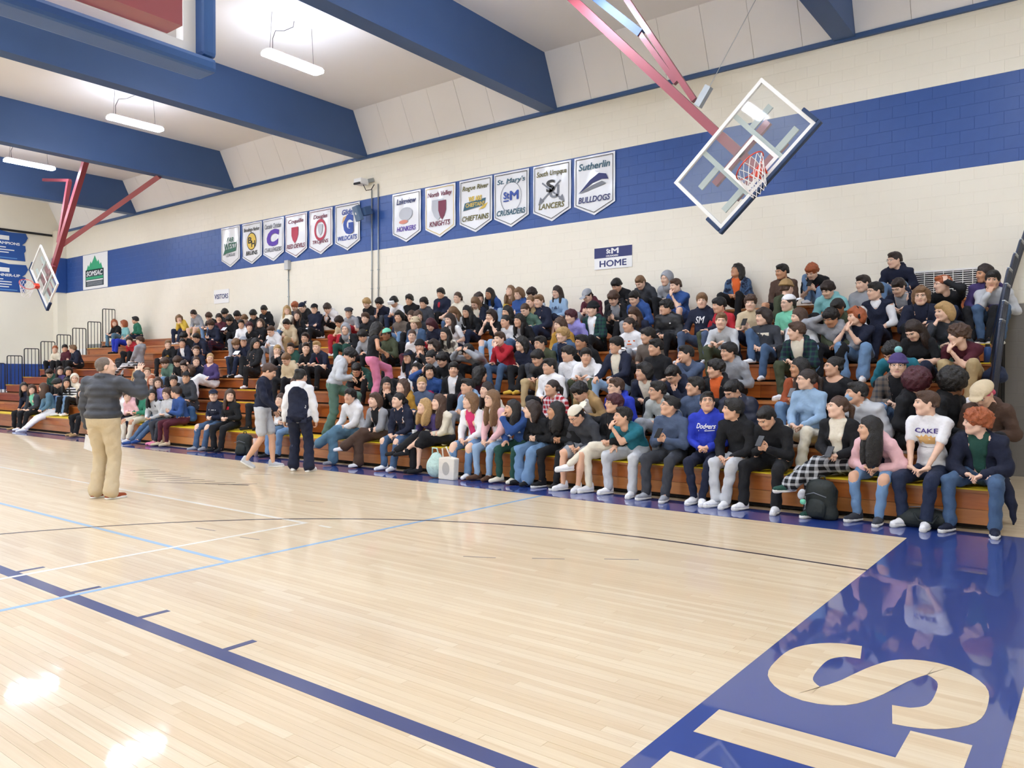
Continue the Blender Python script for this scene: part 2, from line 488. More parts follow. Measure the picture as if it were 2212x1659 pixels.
# blue padding along the foot of the end wall
M_PAD = mat('pad_blue', '#2a4a92', rough=0.4, noise=0.05)
y = 5.4
while y < 14.1:
    MB().box(XL, XL + 0.06, y + 0.006, y + 0.594, 0.1, 2.0).build('pad_panel', M_PAD, wall_left, bevel=0.012)
    y += 0.6
# ------------------------------------------------------------------ bleachers
NR, Y1, RUN, ZS1, RISE = 10, 9.25, 0.54, 0.43, 0.265
BX0, BX1 = -30.4, -0.97
row_y = lambda k: Y1 + RUN * (k - 1)
row_z = lambda k: ZS1 + RISE * (k - 1)
row_x1 = lambda k: BX1 - min(0.33, 0.1 * RUN * (k - 1))      # the right end steps in row by row
def wood_board(name, c1, c2):
    m = bpy.data.materials.new(name); m.use_nodes = True
    nt = m.node_tree; b = nt.nodes['Principled BSDF']; L = nt.links.new
    geo = nt.nodes.new('ShaderNodeNewGeometry'); oi = nt.nodes.new('ShaderNodeObjectInfo')
    mp = nt.nodes.new('ShaderNodeMapping'); mp.inputs['Scale'].default_value = (1.3, 9, 14)
    L(geo.outputs['Position'], mp.inputs[0])
    n = nt.nodes.new('ShaderNodeTexNoise'); n.inputs['Scale'].default_value = 1.6; n.inputs['Detail'].default_value = 5; n.inputs['Distortion'].default_value = 0.6
    L(mp.outputs[0], n.inputs[0])
    a = nt.nodes.new('ShaderNodeMath'); a.operation = 'MULTIPLY_ADD'; a.inputs[1].default_value = 0.7
    L(oi.outputs['Random'], a.inputs[0])
    s = nt.nodes.new('ShaderNodeMath'); s.operation = 'MULTIPLY_ADD'; s.inputs[1].default_value = 0.9; s.inputs[2].default_value = -0.3
    L(n.outputs['Fac'], s.inputs[0]); L(s.outputs[0], a.inputs[2])
    cr = nt.nodes.new('ShaderNodeValToRGB'); cr.color_ramp.elements[0].color = lin(c1); cr.color_ramp.elements[1].color = lin(c2)
    L(a.outputs[0], cr.inputs[0]); L(cr.outputs[0], b.inputs['Base Color'])
    b.inputs['Roughness'].default_value = 0.35; b.inputs['Coat Weight'].default_value = 0.4
    _mats[name] = m
    return m
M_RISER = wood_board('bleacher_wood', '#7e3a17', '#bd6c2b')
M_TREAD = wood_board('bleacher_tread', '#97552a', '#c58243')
M_YEL = mat('yellow_strip', '#e6c81e', rough=0.5, noise=0.08)
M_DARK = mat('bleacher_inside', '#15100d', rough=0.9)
M_RAIL_B = mat('rail_black', '#1d1f22', rough=0.35, coat=0.3)
M_STEEL0 = mat('rail_cap_silver', '#b9c2c8', rough=0.3, metal=0.7)
M_RAIL_N = mat('rail_navy', '#1b2b47', rough=0.3, coat=0.5)
ble = empty('bleachers', ((BX0 + BX1) / 2, Y1, 0))
tag(ble, 'ten rows of orange-brown wooden bleachers with yellow edges along the wall', 'bleachers')
def bl(o):
    o.parent = ble
    o.matrix_parent_inverse = ble.matrix_world.inverted() if False else Matrix.Translation((-(BX0 + BX1) / 2, -Y1, 0))
    return o
NS = 10
SW = (BX1 - BX0) / NS
proto = {}
def board(name, key, mk, x, y, z, m):
    if key not in proto:
        o = mk().build(name, m); proto[key] = o.data
    else:
        o = link(name, proto[key])
    o.location = (x, y, z)
    return bl(o)
for k in range(1, NR + 1):
    depth = RUN + 0.015 if k < NR else YW - row_y(NR) - 0.012
    for s in range(NS):
        SW = (row_x1(k) - BX0) / NS
        x = BX0 + s * SW
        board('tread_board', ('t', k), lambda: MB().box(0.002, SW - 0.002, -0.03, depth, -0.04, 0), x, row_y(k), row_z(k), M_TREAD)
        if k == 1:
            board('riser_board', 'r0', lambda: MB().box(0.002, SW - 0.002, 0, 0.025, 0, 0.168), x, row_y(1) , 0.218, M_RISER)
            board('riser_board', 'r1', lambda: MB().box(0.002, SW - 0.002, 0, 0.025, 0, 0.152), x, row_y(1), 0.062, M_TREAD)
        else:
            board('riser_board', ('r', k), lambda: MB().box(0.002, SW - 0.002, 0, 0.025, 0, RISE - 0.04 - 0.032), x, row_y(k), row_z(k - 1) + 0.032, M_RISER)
    b0 = 0.02 if k == 1 else row_z(k - 1) - 0.05
    bl(MB().box(BX0 + 0.01, row_x1(k) - 0.01, row_y(k) + 0.035, row_y(k) + 0.06, b0, row_z(k) - 0.042).build('shade_backing', M_DARK))  # near-black backing board paints the shade seen through the slots under the treads
# side cheeks closing each end
for k in range(1, NR + 1):
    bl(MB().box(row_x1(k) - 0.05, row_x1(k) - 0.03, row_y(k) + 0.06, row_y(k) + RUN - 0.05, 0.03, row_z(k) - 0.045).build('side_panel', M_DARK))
for x in (BX0,):
    poly = [(Y1 + 0.03, 0.03), (YW - 0.02, 0.03), (YW - 0.02, row_z(NR) - 0.045)]
    for k in range(NR, 0, -1):
        poly.append((row_y(k) + 0.03, row_z(k) - 0.045))
        if k > 1: poly.append((row_y(k) + 0.03, row_z(k - 1) - 0.045))
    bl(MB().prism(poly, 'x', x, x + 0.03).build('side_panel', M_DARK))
bl(MB().box(BX0, row_x1(NR), YW - 0.03, YW - 0.008, row_z(NR), row_z(NR) + 0.03).build('wall_cap', M_TREAD))
def strip_y(x0, x1, k, d=0.07):
    bl(MB().box(x0, x1, row_y(k) - 0.034, row_y(k) + d, row_z(k) - 0.012, row_z(k) + 0.004).build('yellow_strip', M_YEL))
SW = (BX1 - BX0) / NS
for s in range(NS):
    strip_y(BX0 + s * SW + 0.01, BX0 + (s + 1) * SW - 0.01, 1, 0.42)
def xrow(u, v, k): return float(at_y(u, v, row_y(k))[0])
for (u0, u1, v, k) in ((462, 562, 868, 3), (515, 556, 842, 4), (690, 716, 753, 7), (660, 728, 733, 8), (2094, 2160, 744, 7), (2080, 2150, 786, 6), (2060, 2110, 712, 8), (192, 214, 752, 9), (49, 70, 814, 5), (12, 29, 830, 4), (86, 94, 798, 6), (420, 445, 895, 2)):
    a, b = xrow(u0, v, k), xrow(u1, v, k)
    strip_y(max(a, BX0 + 0.01), min(b, row_x1(k) - 0.01), k)
# guard rails at both ends
def guard(x, k, m, hgt, lean=0.0):
    y0, y1 = row_y(k) + 0.02, row_y(k) + RUN - 0.05
    z0 = row_z(k); z1 = z0 + hgt; r = 0.05
    pts = [(x, y0, z0 - 0.02), (x, y0, z1 - r)] + [(x, y0 + r - r * math.cos(t), z1 - r + r * math.sin(t)) for t in (0.5, 1.0, 1.57)]
    pts += [(x, y1 - r + r * math.sin(t), z1 - r + r * math.cos(t)) for t in (0.0, 0.5, 1.0)] + [(x, y1, z1 - r), (x, y1, z0 - 0.02)]
    LX = lambda q: (q[0] + lean * (q[2] - z0) / hgt, q[1], q[2])
    pts = [LX(q) for q in pts]
    fr = bl(MB().tube(pts, 0.017, 6).build('guard_rail', m, smooth=True))
    nb_ = 4 if lean == 0 else 6
    for i in range(1, nb_):
        yy = y0 + (y1 - y0) * i / nb_
        o = MB().tube([LX((x, yy, z0 - 0.02)), LX((x, yy, z1 - 0.01))], 0.011, 6).build('baluster', m, smooth=True)
        o.parent = fr
for k in range(2, NR + 1):
    guard(BX0 + 0.05, k, M_RAIL_B, 1.0 if k < NR else 1.25)
for k in range(4, NR + 1):
    guard(row_x1(k) - 0.01, k, M_RAIL_N, 1.02, 0.10 + 0.03 * (k - 4))
    o = bl(MB().bar((row_x1(k) + 0.09 + 0.03 * (k - 4), row_y(k) + 0.06, row_z(k) + 1.035), (row_x1(k) + 0.09 + 0.03 * (k - 4), row_y(k) + RUN - 0.09, row_z(k) + 1.035), 0.035, 0.012).build('rail_cap', M_STEEL0))

# ------------------------------------------------------------------ basketball hoops
M_GLASS = mat('board_glass', '#dfe9e6', rough=0.03, alpha=0.09, spec=0.6)
M_WHITE = mat('white_paint', '#f2f1ec', rough=0.4)
M_RED = mat('rim_orange', '#dd3d1e', rough=0.4, coat=0.4)
M_PADN = mat('pad_navy', '#1f3a60', rough=0.45, noise=0.05)
M_PADB = mat('pad_mid_blue', '#2f5b98', rough=0.45, noise=0.05)
M_MAROON = mat('maroon_steel', '#96474f', rough=0.4, coat=0.3, noise=0.08, nscale=3)
M_NET = mat('net_white', '#f3efe9', rough=0.8)
M_STEEL = mat('grey_steel', '#a7adae', rough=0.4, metal=0.6)
def oval0(cx, z, a, b, n=14): return [(cx + a * math.cos(t), z + b * math.sin(t)) for t in np.linspace(0, 2 * math.pi, n, endpoint=False)]
def hoop(loc, tilt, rotz, label, arms, padm, net=True, plain=False, pad_side=0.28, pd=0.05):
    root = empty('basketball_hoop', loc)
    Rm = Matrix.Rotation(rotz, 4, 'Z') @ Matrix.Rotation(tilt, 4, 'Y')
    root.matrix_world = Matrix.Translation(loc) @ Rm
    tag(root, label, 'basketball hoop')
    W, H = 0.915, 0.535
    P = lambda mb, n, m, **kw: mb.build(n, m, root, **kw)
    P(MB().box(-W + 0.02, W - 0.02, -0.006, 0.006, -H + 0.02, H - 0.02), 'glass_pane', M_GLASS)
    t = 0.05
    for a in (((-W, W), (H - t, H)), ((-W, W), (-H, -H + t)), ((-W, -W + t), (-H + t, H - t)), ((W - t, W), (-H + t, H - t))):
        P(MB().box(a[0][0], a[0][1], -0.018, 0.03, a[1][0], a[1][1]), 'board_frame', M_WHITE)
    z0 = -H + 0.13
    for a in (((-0.305, 0.305), (z0 + 0.41, z0 + 0.46)), ((-0.305, 0.305), (z0 - 0.05, z0)), ((-0.305, -0.255), (z0, z0 + 0.41)), ((0.255, 0.305), (z0, z0 + 0.41))):
        P(MB().box(a[0][0], a[0][1], -0.011, -0.0065, a[1][0], a[1][1]), 'target_square', M_WHITE)
    # padding along the lower edge, turned up at both corners
    pw = 0.055
    poly = [(-W - pw, -H + pad_side), (-W - pw, -H - pw + 0.03), (-W - pw + 0.03, -H - pw), (W + pw - 0.03, -H - pw), (W + pw, -H - pw + 0.03), (W + pw, -H + pad_side), (W, -H + pad_side), (W, -H), (-W, -H), (-W, -H + pad_side)]
    mb = MB()
    for q in range(len(poly)): pass
    n = len(poly)
    P(MB().box(-W - pw, W + pw, -0.04, pd, -H - pw, -H), 'edge_padding', padm, bevel=0.016)
    P(MB().box(-W - pw, -W, -0.04, pd, -H + 0.002, -H + pad_side), 'edge_padding', padm, bevel=0.016)
    P(MB().box(W, W + pw, -0.04, pd, -H + 0.002, -H + pad_side), 'edge_padding', padm, bevel=0.016)
    # rim
    rc = np.array([0, -0.375, -H + 0.15])
    P(MB().tube([rc + np.array([0.228 * math.cos(a), 0.228 * math.sin(a), 0]) for a in np.linspace(0, 2 * math.pi, 28, endpoint=False)], 0.0095, 6, close=True), 'rim', M_RED, smooth=True)
    P(MB().box(-0.07, 0.07, -0.155, -0.02, -H + 0.06, -H + 0.165), 'rim_bracket', M_RED, bevel=0.01)
    for sx in (-1, 1):
        P(MB().tube([(sx * 0.05, -0.05, -H + 0.03), (sx * 0.12, -0.2, -H + 0.13)], 0.012, 6), 'rim_brace', M_RED)
    if net:
        inv = np.array(Rm.to_3x3().transposed())
        down = inv @ np.array([0, 0, -1.0]) * 0.55 + np.array([0, 0, -1.0]) * 0.45
        down /= np.linalg.norm(down)
        mb = MB(); NL = 6
        def npt(i, j):
            r = 0.222 * (1 - 0.085 * j) if j < 5 else 0.125
            a = 2 * math.pi * (i + 0.5 * (j % 2)) / 12
            return rc + np.array([r * math.cos(a), r * math.sin(a), 0]) + down * (0.075 * j)
        for i in range(12):
            p1, p2 = [], []
            for j in range(NL):
                p1.append(npt(i + (j + 1) // 2 - (j % 2) * 1 + 0 * j, j) if False else npt(i + j // 2, j))
                p2.append(npt(i - (j + 1) // 2, j))
            mb.tube(p1, 0.005, 4); mb.tube(p2, 0.005, 4)
        P(mb, 'net', M_NET)
    # mounting bars behind the glass
    for xx in (() if plain else (-0.32, 0.32)):
        P(MB().box(xx - 0.035, xx + 0.035, 0.02, 0.055, -H + 0.03, H - 0.03), 'upright_bar', mat('grey_green_steel', '#b6c3bd', rough=0.4))
    for zz in (() if plain else (-0.34, 0.18)):
        for sx in (-1, 1):
            P(MB().box(min(sx * 0.32, sx * 0.72), max(sx * 0.32, sx * 0.72), 0.055, 0.085, zz - 0.045, zz + 0.045), 'mounting_plate', mat('grey_green_steel'))
    P(MB().box(-0.55, 0.55, 0.09, 0.16, 0.02, 0.12), 'cross_arm', M_MAROON)
    if not plain: P(MB().box(-0.5, 0.5, 0.09, 0.16, -0.38, -0.28), 'cross_arm', M_MAROON)
    else:
        for xx in (0.3, 0.62): P(MB().prism(oval0(xx, -H - 0.022, 0.02, 0.012), 'y', pd - 0.004, pd + 0.002), 'bolt_hole_shade', M_BLACK)  # flat black ovals paint the shade inside the bolt holes
    P(MB().box(-0.06, 0.06, 0.09, 0.2, -0.38, 0.5), 'mast_foot', M_MAROON)
    inv = Matrix.Translation(loc) @ Rm
    inv = inv.inverted()
    for (a, b, w, m, nm) in arms:
        A = inv @ Vector(a); Bq = inv @ Vector(b)
        P(MB().bar(A, Bq, w, w), nm, m)
    return root
hoop((-4.18, 10.8, 4.71), math.radians(-43.8), 0, 'glass backboard folded sideways over the bleachers under a maroon arm, right side', [
    ((-4.25, 10.98, 4.75), (-7.35, 10.98, 8.05), 0.13, M_MAROON, 'arm'), ((-4.98, 11.0, 5.70), (-6.55, 11.0, 8.2), 0.085, M_MAROON, 'arm'),
    ((-5.3, 11.05, 6.05), (-5.95, 11.05, 7.0), 0.08, M_MAROON, 'arm'), ((-5.9, 11.05, 6.95), (-7.3, 11.05, 8.3), 0.12, M_BEAM, 'arm'),
    ((-4.93, 11.0, 5.60), (-4.75, 11.0, 5.86), 0.10, M_STEEL, 'pulley'), ((-4.78, 11.0, 5.8), (-3.6, 11.8, 8.5), 0.008, M_STEEL, 'cable')], M_PADN)
hoop((-27.0, 10.75, 4.70), math.radians(47), 0, 'far glass backboard folded sideways near the corner at left', [
    ((-27.0, 10.95, 4.7), (-24.5, 10.95, 8.04), 0.15, M_MAROON, 'arm'), ((-26.5, 11.0, 5.75), (-25.75, 11.0, 7.6), 0.12, M_MAROON, 'arm'),
    ((-26.45, 11.0, 5.62), (-22.6, 12.2, 7.5), 0.14, M_MAROON, 'arm'), ((-25.7, 11.0, 7.6), (-27.6, 11.0, 7.9), 0.09, M_MAROON, 'arm'),
    ((-24.5, 10.95, 8.0), (-24.5, 10.95, 8.6), 0.12, M_MAROON, 'arm')], M_PADN)
hoop((-2.79, 0.72, 3.33), 0, math.radians(-90), 'near glass backboard seen from behind with thick blue edge padding', [
    ((-2.62, -0.3, 3.6), (0.6, 0.72, 7.6), 0.12, M_MAROON, 'arm'),
    ((-2.62, 1.3, 3.6), (0.6, 0.72, 7.6), 0.12, M_MAROON, 'arm'), ((-2.58, -0.1, 2.84), (-2.58, 1.45, 2.84), 0.10, M_MAROON, 'arm')], M_PADB, net=True, plain=True, pad_side=1.07, pd=0.085)

# ------------------------------------------------------------------ hanging light bars
M_LAMP = mat('lamp_diffuser', '#ffffff', rough=0.5, emit='#e2ebff', estr=LAMP_POWER)
M_HOUSE = mat('lamp_housing', '#d9dbdd', rough=0.4)
M_CORD = mat('lamp_cord', '#4a4d55', rough=0.6)
def rounded(lx, ly, r, n=5):
    pts = []
    for cx, cy, a0 in ((lx - r, ly - r, 0), (-lx + r, ly - r, 90), (-lx + r, -ly + r, 180), (lx - r, -ly + r, 270)):
        for i in range(n + 1):
            a = math.radians(a0 + 90 * i / n); pts.append((cx + r * math.cos(a), cy + r * math.sin(a)))
    return pts
lamp_me = {}
LAB = {(-13.0, 9.8): 'white glowing light bar hanging between the blue beams, nearest of the three', (-19.27, 9.8): 'white glowing light bar hanging between the blue beams, middle of the three', (-25.53, 9.8): 'white glowing light bar at far left, smallest of the three'}
for bx in (-0.47, -6.75, -13.0, -19.27, -25.53, -31.7):
    for by in (9.8, 3.4, -3.0, -7.6):
        r = empty('ceiling_light', (bx, by, 7.8))
        key = (bx, by)
        if key in LAB: tag(r, LAB[key], 'light', 'hanging light bars')
        else: tag(r, 'hanging light bar above the court, out of view', 'light', 'hanging light bars out of view')
        if not lamp_me:
            a = MB().prism(rounded(0.13, 0.66, 0.05), 'z', 0.032, 0.07).build('housing', M_HOUSE, r)
            b = MB().prism(rounded(0.15, 0.67, 0.06), 'z', -0.018, 0.032).build('diffuser', M_LAMP, r)
            c = MB().tube([(0, 0.5, 0.06), (0.0, 0.45, ZC - 7.8)], 0.004, 5).build('hanger', M_CORD, r)
            d = MB().tube([(0.02, -0.5, 0.06), (0.05, -0.52, 0.3), (0.0, -0.42, 0.5), (-0.02, -0.2, 0.58), (0, 0, 0.72), (0, 0.02, ZC - 7.8)], 0.007, 5).build('cord', M_CORD, r)
            e = MB().tube([(0, -0.55, 0.06), (0.0, -0.5, ZC - 7.8)], 0.004, 5).build('hanger', M_CORD, r)
            lamp_me = dict(housing=a.data, diffuser=b.data, hanger=c.data, cord=d.data, hanger2=e.data)
        else:
            for nm, me in lamp_me.items(): link(nm.rstrip('2'), me, None, r)

# ------------------------------------------------------------------ pennants and signs on the wall
M_VINYL = mat('white_vinyl', '#eef0f2', rough=0.22, bump=0.25, bscale=3.0)
def C(n, h): return mat('print_' + n, h, rough=0.5)
K_, NVY, GRN, PUR, MRN, RBL, GLD, GRY, TEAL = C('black', '#2b2a26'), C('navy', '#27306b'), C('green', '#2f6b55'), C('purple', '#5a35a8'), C('maroon', '#7d3048'), C('blue', '#2f4fa5'), C('gold', '#e2c14e'), C('grey', '#7c8088'), C('teal', '#2f5f72')
OLV, RDP, SIL, ORG = C('olive', '#6b6420'), C('red', '#b8354d'), C('silver', '#c3c8cf'), C('orange', '#d8b07a')
WHT = mat('print_white', '#f4f4f2', rough=0.5)
banners = []
def pennant(xc, top, bottom, tcol, bcol, border, label, emblem):
    w, z1, zs, zt_ = 1.03, 6.345, 5.285, 5.05
    NX, NZ = 12, 12
    mb = MB(); ph = xc * 3.1
    def off(i, j):
        return 0.006 * math.sin(ph + i * 1.1) + 0.005 * math.sin(ph * 2 + i * 0.7 + j * 0.8)
    vs = []
    for j in range(NZ + 1):
        for i in range(NX + 1):
            xx = -w / 2 + w * i / NX
            zb = zt_ + (zs - zt_) * abs(xx) / (w / 2)
            vs.append((xx, off(i, j), z1 + (zb - z1) * j / NZ - 5.7))
    n = NX + 1
    fs = [(j * n + i, (j + 1) * n + i, (j + 1) * n + i + 1, j * n + i + 1) for j in range(NZ) for i in range(NX)]
    nv = len(vs)
    vs += [(x, y + 0.003, z) for x, y, z in vs]
    fs += [tuple(reversed([q + nv for q in f])) for f in fs]
    root = mb.add(vs, fs).build('pennant', M_VINYL, smooth=True, fix=False)
    root.location = (xc, YW - 0.028, 5.7)
    tag(root, label, 'banner', 'school pennants on the blue band')
    ch = lambda o: (setattr(o, 'parent', root), setattr(o, 'matrix_parent_inverse', Matrix.Translation((-xc, -(YW - 0.028), -5.7))))
    yf = YW - 0.044
    # border line
    i0 = 0.05
    pl = [(-w / 2 + i0, z1 - i0), (w / 2 - i0, z1 - i0), (w / 2 - i0, zs + 0.028), (0, zt_ + 0.058), (-w / 2 + i0, zs + 0.028)]
    mb = MB()
    for a, b in zip(pl, pl[1:] + pl[:1]):
        mb.bar((xc + a[0], yf, a[1]), (xc + b[0], yf, b[1]), 0.012, 0.004, upv=(0, 1, 0))
    ch(mb.build('border_line', border))
    if top: ch(wall_text(top, xc, 6.12, yf, w=min(0.82, 0.088 * len(top)), h=0.15, m=tcol, bold=0.012, shear=0.2))
    if bottom: ch(wall_text(bottom, xc, 5.40, yf, w=min(0.84, 0.1 * len(bottom)), h=0.13, m=bcol, bold=0.014, shear=0.2))
    for kind, args in emblem:
        if kind == 'text':
            s, dx, z, ww, hh, m, bold, sh = args
            ch(wall_text(s, xc + dx, z, yf - 0.002, w=ww, h=hh, m=m, bold=bold, shear=sh, name='emblem'))
        elif kind == 'poly':
            pts, m, dy = args
            ch(MB().prism([(xc + a, b) for a, b in pts], 'y', yf - dy - 0.002, yf - dy).build('emblem', m))
        elif kind == 'ring':
            cx, z, ro, ri, m = args
            mb = MB(); N = 28
            A = [(xc + cx + ro * math.cos(t), yf, z + ro * 1.15 * math.sin(t)) for t in np.linspace(0, 2 * math.pi, N, endpoint=False)]
            Bq = [(xc + cx + ri * math.cos(t), yf, z + ri * 1.15 * math.sin(t)) for t in np.linspace(0, 2 * math.pi, N, endpoint=False)]
            mb.add(A + Bq, [(i, (i + 1) % N, N + (i + 1) % N, N + i) for i in range(N)])
            ch(mb.build('emblem', m))
    return root
def oval(cx, z, a, b, n=20): return [(cx + a * math.cos(t), z + b * math.sin(t)) for t in np.linspace(0, 2 * math.pi, n, endpoint=False)]
shield = lambda cx, z, a, b: [(cx - a, z + b), (cx + a, z + b), (cx + a, z), (cx + a * 0.6, z - b * 0.6), (cx, z - b), (cx - a * 0.6, z - b * 0.6), (cx - a, z)]
pennant(-22.6, '', '', K_, K_, GRY, 'plain pennant with green ribbon emblem, leftmost of the row', [('text', ('FAR', 0, 5.93, 0.36, 0.15, GRN, 0.01, 0.3)), ('poly', ([(-0.4, 5.45), (-0.3, 5.62), (0.3, 5.66), (0.4, 5.9), (0.34, 5.62), (0.32, 5.55), (-0.25, 5.5)], GRN, 0)), ('text', ('WEST', 0, 5.71, 0.66, 0.24, GRN, 0.02, 0.1)), ('text', ('LEAGUE', 0.02, 5.44, 0.48, 0.1, GRY, 0.01, 0.1))])
pennant(-21.43, 'Brookings-Harbor', 'BRUINS', K_, K_, K_, 'pennant with a gold and black emblem and bear team name', [('poly', (oval(0, 5.76, 0.25, 0.28), K_, -0.001)), ('poly', (oval(0, 5.76, 0.225, 0.25), GLD, 0.001)), ('text', ('B', -0.08, 5.8, 0.2, 0.2, K_, 0.03, 0)), ('text', ('H', 0.09, 5.68, 0.2, 0.2, K_, 0.03, 0))])
pennant(-20.33, 'Cascade Christian', 'CHALLENGERS', GRY, GRY, GRY, 'pennant with a large purple letter C', [('text', ('C', 0, 5.76, 0.62, 0.52, PUR, 0.06, 0.15))])
pennant(-19.22, 'Coquille', 'RED DEVILS', MRN, MRN, MRN, 'pennant with plum red emblem, fourth from the left', [('poly', (shield(-0.04, 5.72, 0.16, 0.24), RDP, 0))])
pennant(-18.09, 'Douglas', 'TROJANS', MRN, MRN, MRN, 'pennant with a round red ring emblem', [('ring', (0, 5.75, 0.27, 0.2, RDP)), ('poly', (shield(0, 5.75, 0.1, 0.16), SIL, 0.002))])
pennant(-16.93, 'Glide', 'WILDCATS', RBL, RBL, K_, 'pennant with a big blue letter G', [('text', ('G', 0.05, 5.77, 0.42, 0.56, RBL, 0.07, 0)), ('poly', ([(-0.22, 5.8), (-0.16, 5.98), (0.0, 6.03), (-0.1, 5.9)], ORG, 0.003))])
pennant(-14.62, 'Lakeview', 'HONKERS', NVY, PUR, K_, 'pennant just right of the wall speaker with grey oval emblem', [('poly', (oval(-0.02, 5.78, 0.24, 0.17), SIL, 0)), ('poly', (oval(-0.1, 5.58, 0.16, 0.05), C('salmon', '#e0927c'), 0.001))])
pennant(-13.44, 'North Valley', 'KNIGHTS', MRN, MRN, GLD, 'pennant with a maroon and silver shield emblem', [('poly', (shield(-0.06, 5.74, 0.2, 0.26), SIL, 0)), ('poly', (shield(0.09, 5.72, 0.13, 0.24), MRN, 0.002))])
pennant(-12.27, 'Rogue River', 'CHIEFTAINS', OLV, OLV, K_, 'pennant with gold and teal lettered emblem', [('text', ('WE ARE', 0, 5.86, 0.42, 0.12, GLD, 0.03, 0.1)), ('poly', ([(-0.38, 5.6), (-0.33, 5.78), (0.33, 5.84), (0.3, 5.67)], TEAL, 0)), ('text', ('CHIEFTAINS', 0, 5.72, 0.6, 0.1, GLD, 0.02, 0.1)), ('poly', ([(0.1, 5.58), (0.34, 5.7), (0.4, 5.72), (0.3, 5.6)], GLD, 0.002))])
pennant(-11.18, "St. Mary's", 'CRUSADERS', TEAL, TEAL, K_, 'pennant with blue letters in a thin circle', [('ring', (0, 5.75, 0.31, 0.298, GRY)), ('text', ('St', -0.13, 5.80, 0.17, 0.17, RBL, 0.03, 0)), ('text', ('M', 0.1, 5.78, 0.26, 0.22, RBL, 0.035, 0)), ('poly', ([(-0.22, 5.655), (-0.06, 5.655), (-0.06, 5.685), (-0.22, 5.685)], RBL, 0))])
pennant(-10.03, 'South Umpqua', 'LANCERS', OLV, OLV, K_, 'pennant with grey crossed arrows and two letters', [('text', ('S', -0.02, 5.84, 0.24, 0.28, K_, 0.02, 0)), ('text', ('U', 0.08, 5.7, 0.26, 0.28, GRY, 0.02, 0)), ('poly', ([(-0.33, 5.5), (-0.3, 5.47), (0.26, 5.92), (0.24, 5.95)], GRY, 0.002)), ('poly', ([(0.33, 5.5), (0.3, 5.47), (-0.26, 5.92), (-0.24, 5.95)], GRY, 0.002)), ('poly', ([(-0.36, 5.44), (-0.2, 5.52), (-0.3, 5.62)], GRY, 0.003)), ('poly', ([(0.36, 5.44), (0.2, 5.52), (0.3, 5.62)], GRY, 0.003))])
pennant(-8.91, 'Sutherlin', 'BULLDOGS', TEAL, NVY, K_, 'pennant with a blue swoosh emblem, rightmost of the row', [('poly', ([(-0.4, 5.55), (-0.1, 5.82), (0.12, 5.94), (0.3, 5.9), (0.36, 5.78), (0.2, 5.8), (-0.05, 5.74)], NVY, 0)), ('poly', ([(-0.38, 5.55), (-0.05, 5.7), (0.2, 5.76), (0.3, 5.7), (0.1, 5.64)], GRY, 0.001))])

# home and visitors signs
sg = MB().box(-0.46, 0.46, -0.006, 0.006, -0.23, 0.23).build('sign', WHT)
sg.location = (-8.45, YW - 0.014, 4.09); tag(sg, 'blue and white wall sign for the home side', 'sign')
def onsign(o, s):
    o.parent = s; o.matrix_parent_inverse = Matrix.Translation(-Vector(s.location))
onsign(MB().box(-8.91, -7.99, YW - 0.0225, YW - 0.0205, 4.10, 4.32).build('blue_field', NVY), sg)
onsign(wall_text('HOME', -8.45, 3.975, YW - 0.022, w=0.66, h=0.14, m=NVY, bold=0.022), sg)
onsign(wall_text('St', -8.56, 4.235, YW - 0.0235, w=0.1, h=0.1, m=WHT, bold=0.03), sg)
onsign(wall_text('M', -8.40, 4.235, YW - 0.0235, w=0.18, h=0.12, m=WHT, bold=0.03), sg)
onsign(wall_text('CRUSADERS', -8.47, 4.135, YW - 0.0235, w=0.3, h=0.035, m=WHT, bold=0.02), sg)
sg2 = MB().box(-0.43, 0.43, -0.006, 0.006, -0.225, 0.225).build('sign', WHT)
sg2.location = (-23.15, YW - 0.014, 4.14); tag(sg2, 'plain white wall sign for the visitors side', 'sign')
onsign(wall_text('VISITORS', -23.15, 4.14, YW - 0.022, w=0.78, h=0.16, m=NVY, bold=0.018), sg2)
# league banner by the corner
lb = MB().box(-1.03, 1.03, -0.006, 0.006, -0.69, 0.69).build('banner', WHT)
lb.location = (-31.92, YW - 0.016, 5.665); tag(lb, 'white square banner with a green mountain and dark label near the corner', 'banner')
yb = YW - 0.024
DKG, MTN = C('dark_label', '#22343a'), C('mountain_green', '#35a877')
mt_pts = [(-32.65, 5.72), (-32.5, 5.95), (-32.42, 5.86), (-32.28, 6.08), (-32.2, 5.98), (-32.0, 6.2), (-31.93, 6.29), (-31.86, 6.2), (-31.72, 6.02), (-31.62, 6.1), (-31.52, 5.9), (-31.42, 5.98), (-31.28, 5.72)]
onsign(MB().prism(mt_pts, 'y', yb - 0.002, yb).build('mountain', MTN), lb)
onsign(MB().box(-32.72, -31.2, yb - 0.002, yb, 5.08, 5.74).build('label_panel', DKG), lb)
onsign(MB().box(-32.68, -31.24, yb - 0.004, yb - 0.002, 5.36, 5.46).build('green_bar', MTN), lb)
onsign(wall_text('SOMSAC', -31.96, 5.59, yb - 0.005, w=1.36, h=0.2, m=WHT, bold=0.025, shear=0.15), lb)
onsign(MB().box(-32.66, -31.26, yb - 0.004, yb - 0.002, 5.29, 5.335).build('white_bar', WHT), lb)
for k in range(4): onsign(MB().box(-32.6, -31.3, yb - 0.004, yb - 0.002, 5.12 + k * 0.04, 5.132 + k * 0.04).build('fine_line', SIL), lb)
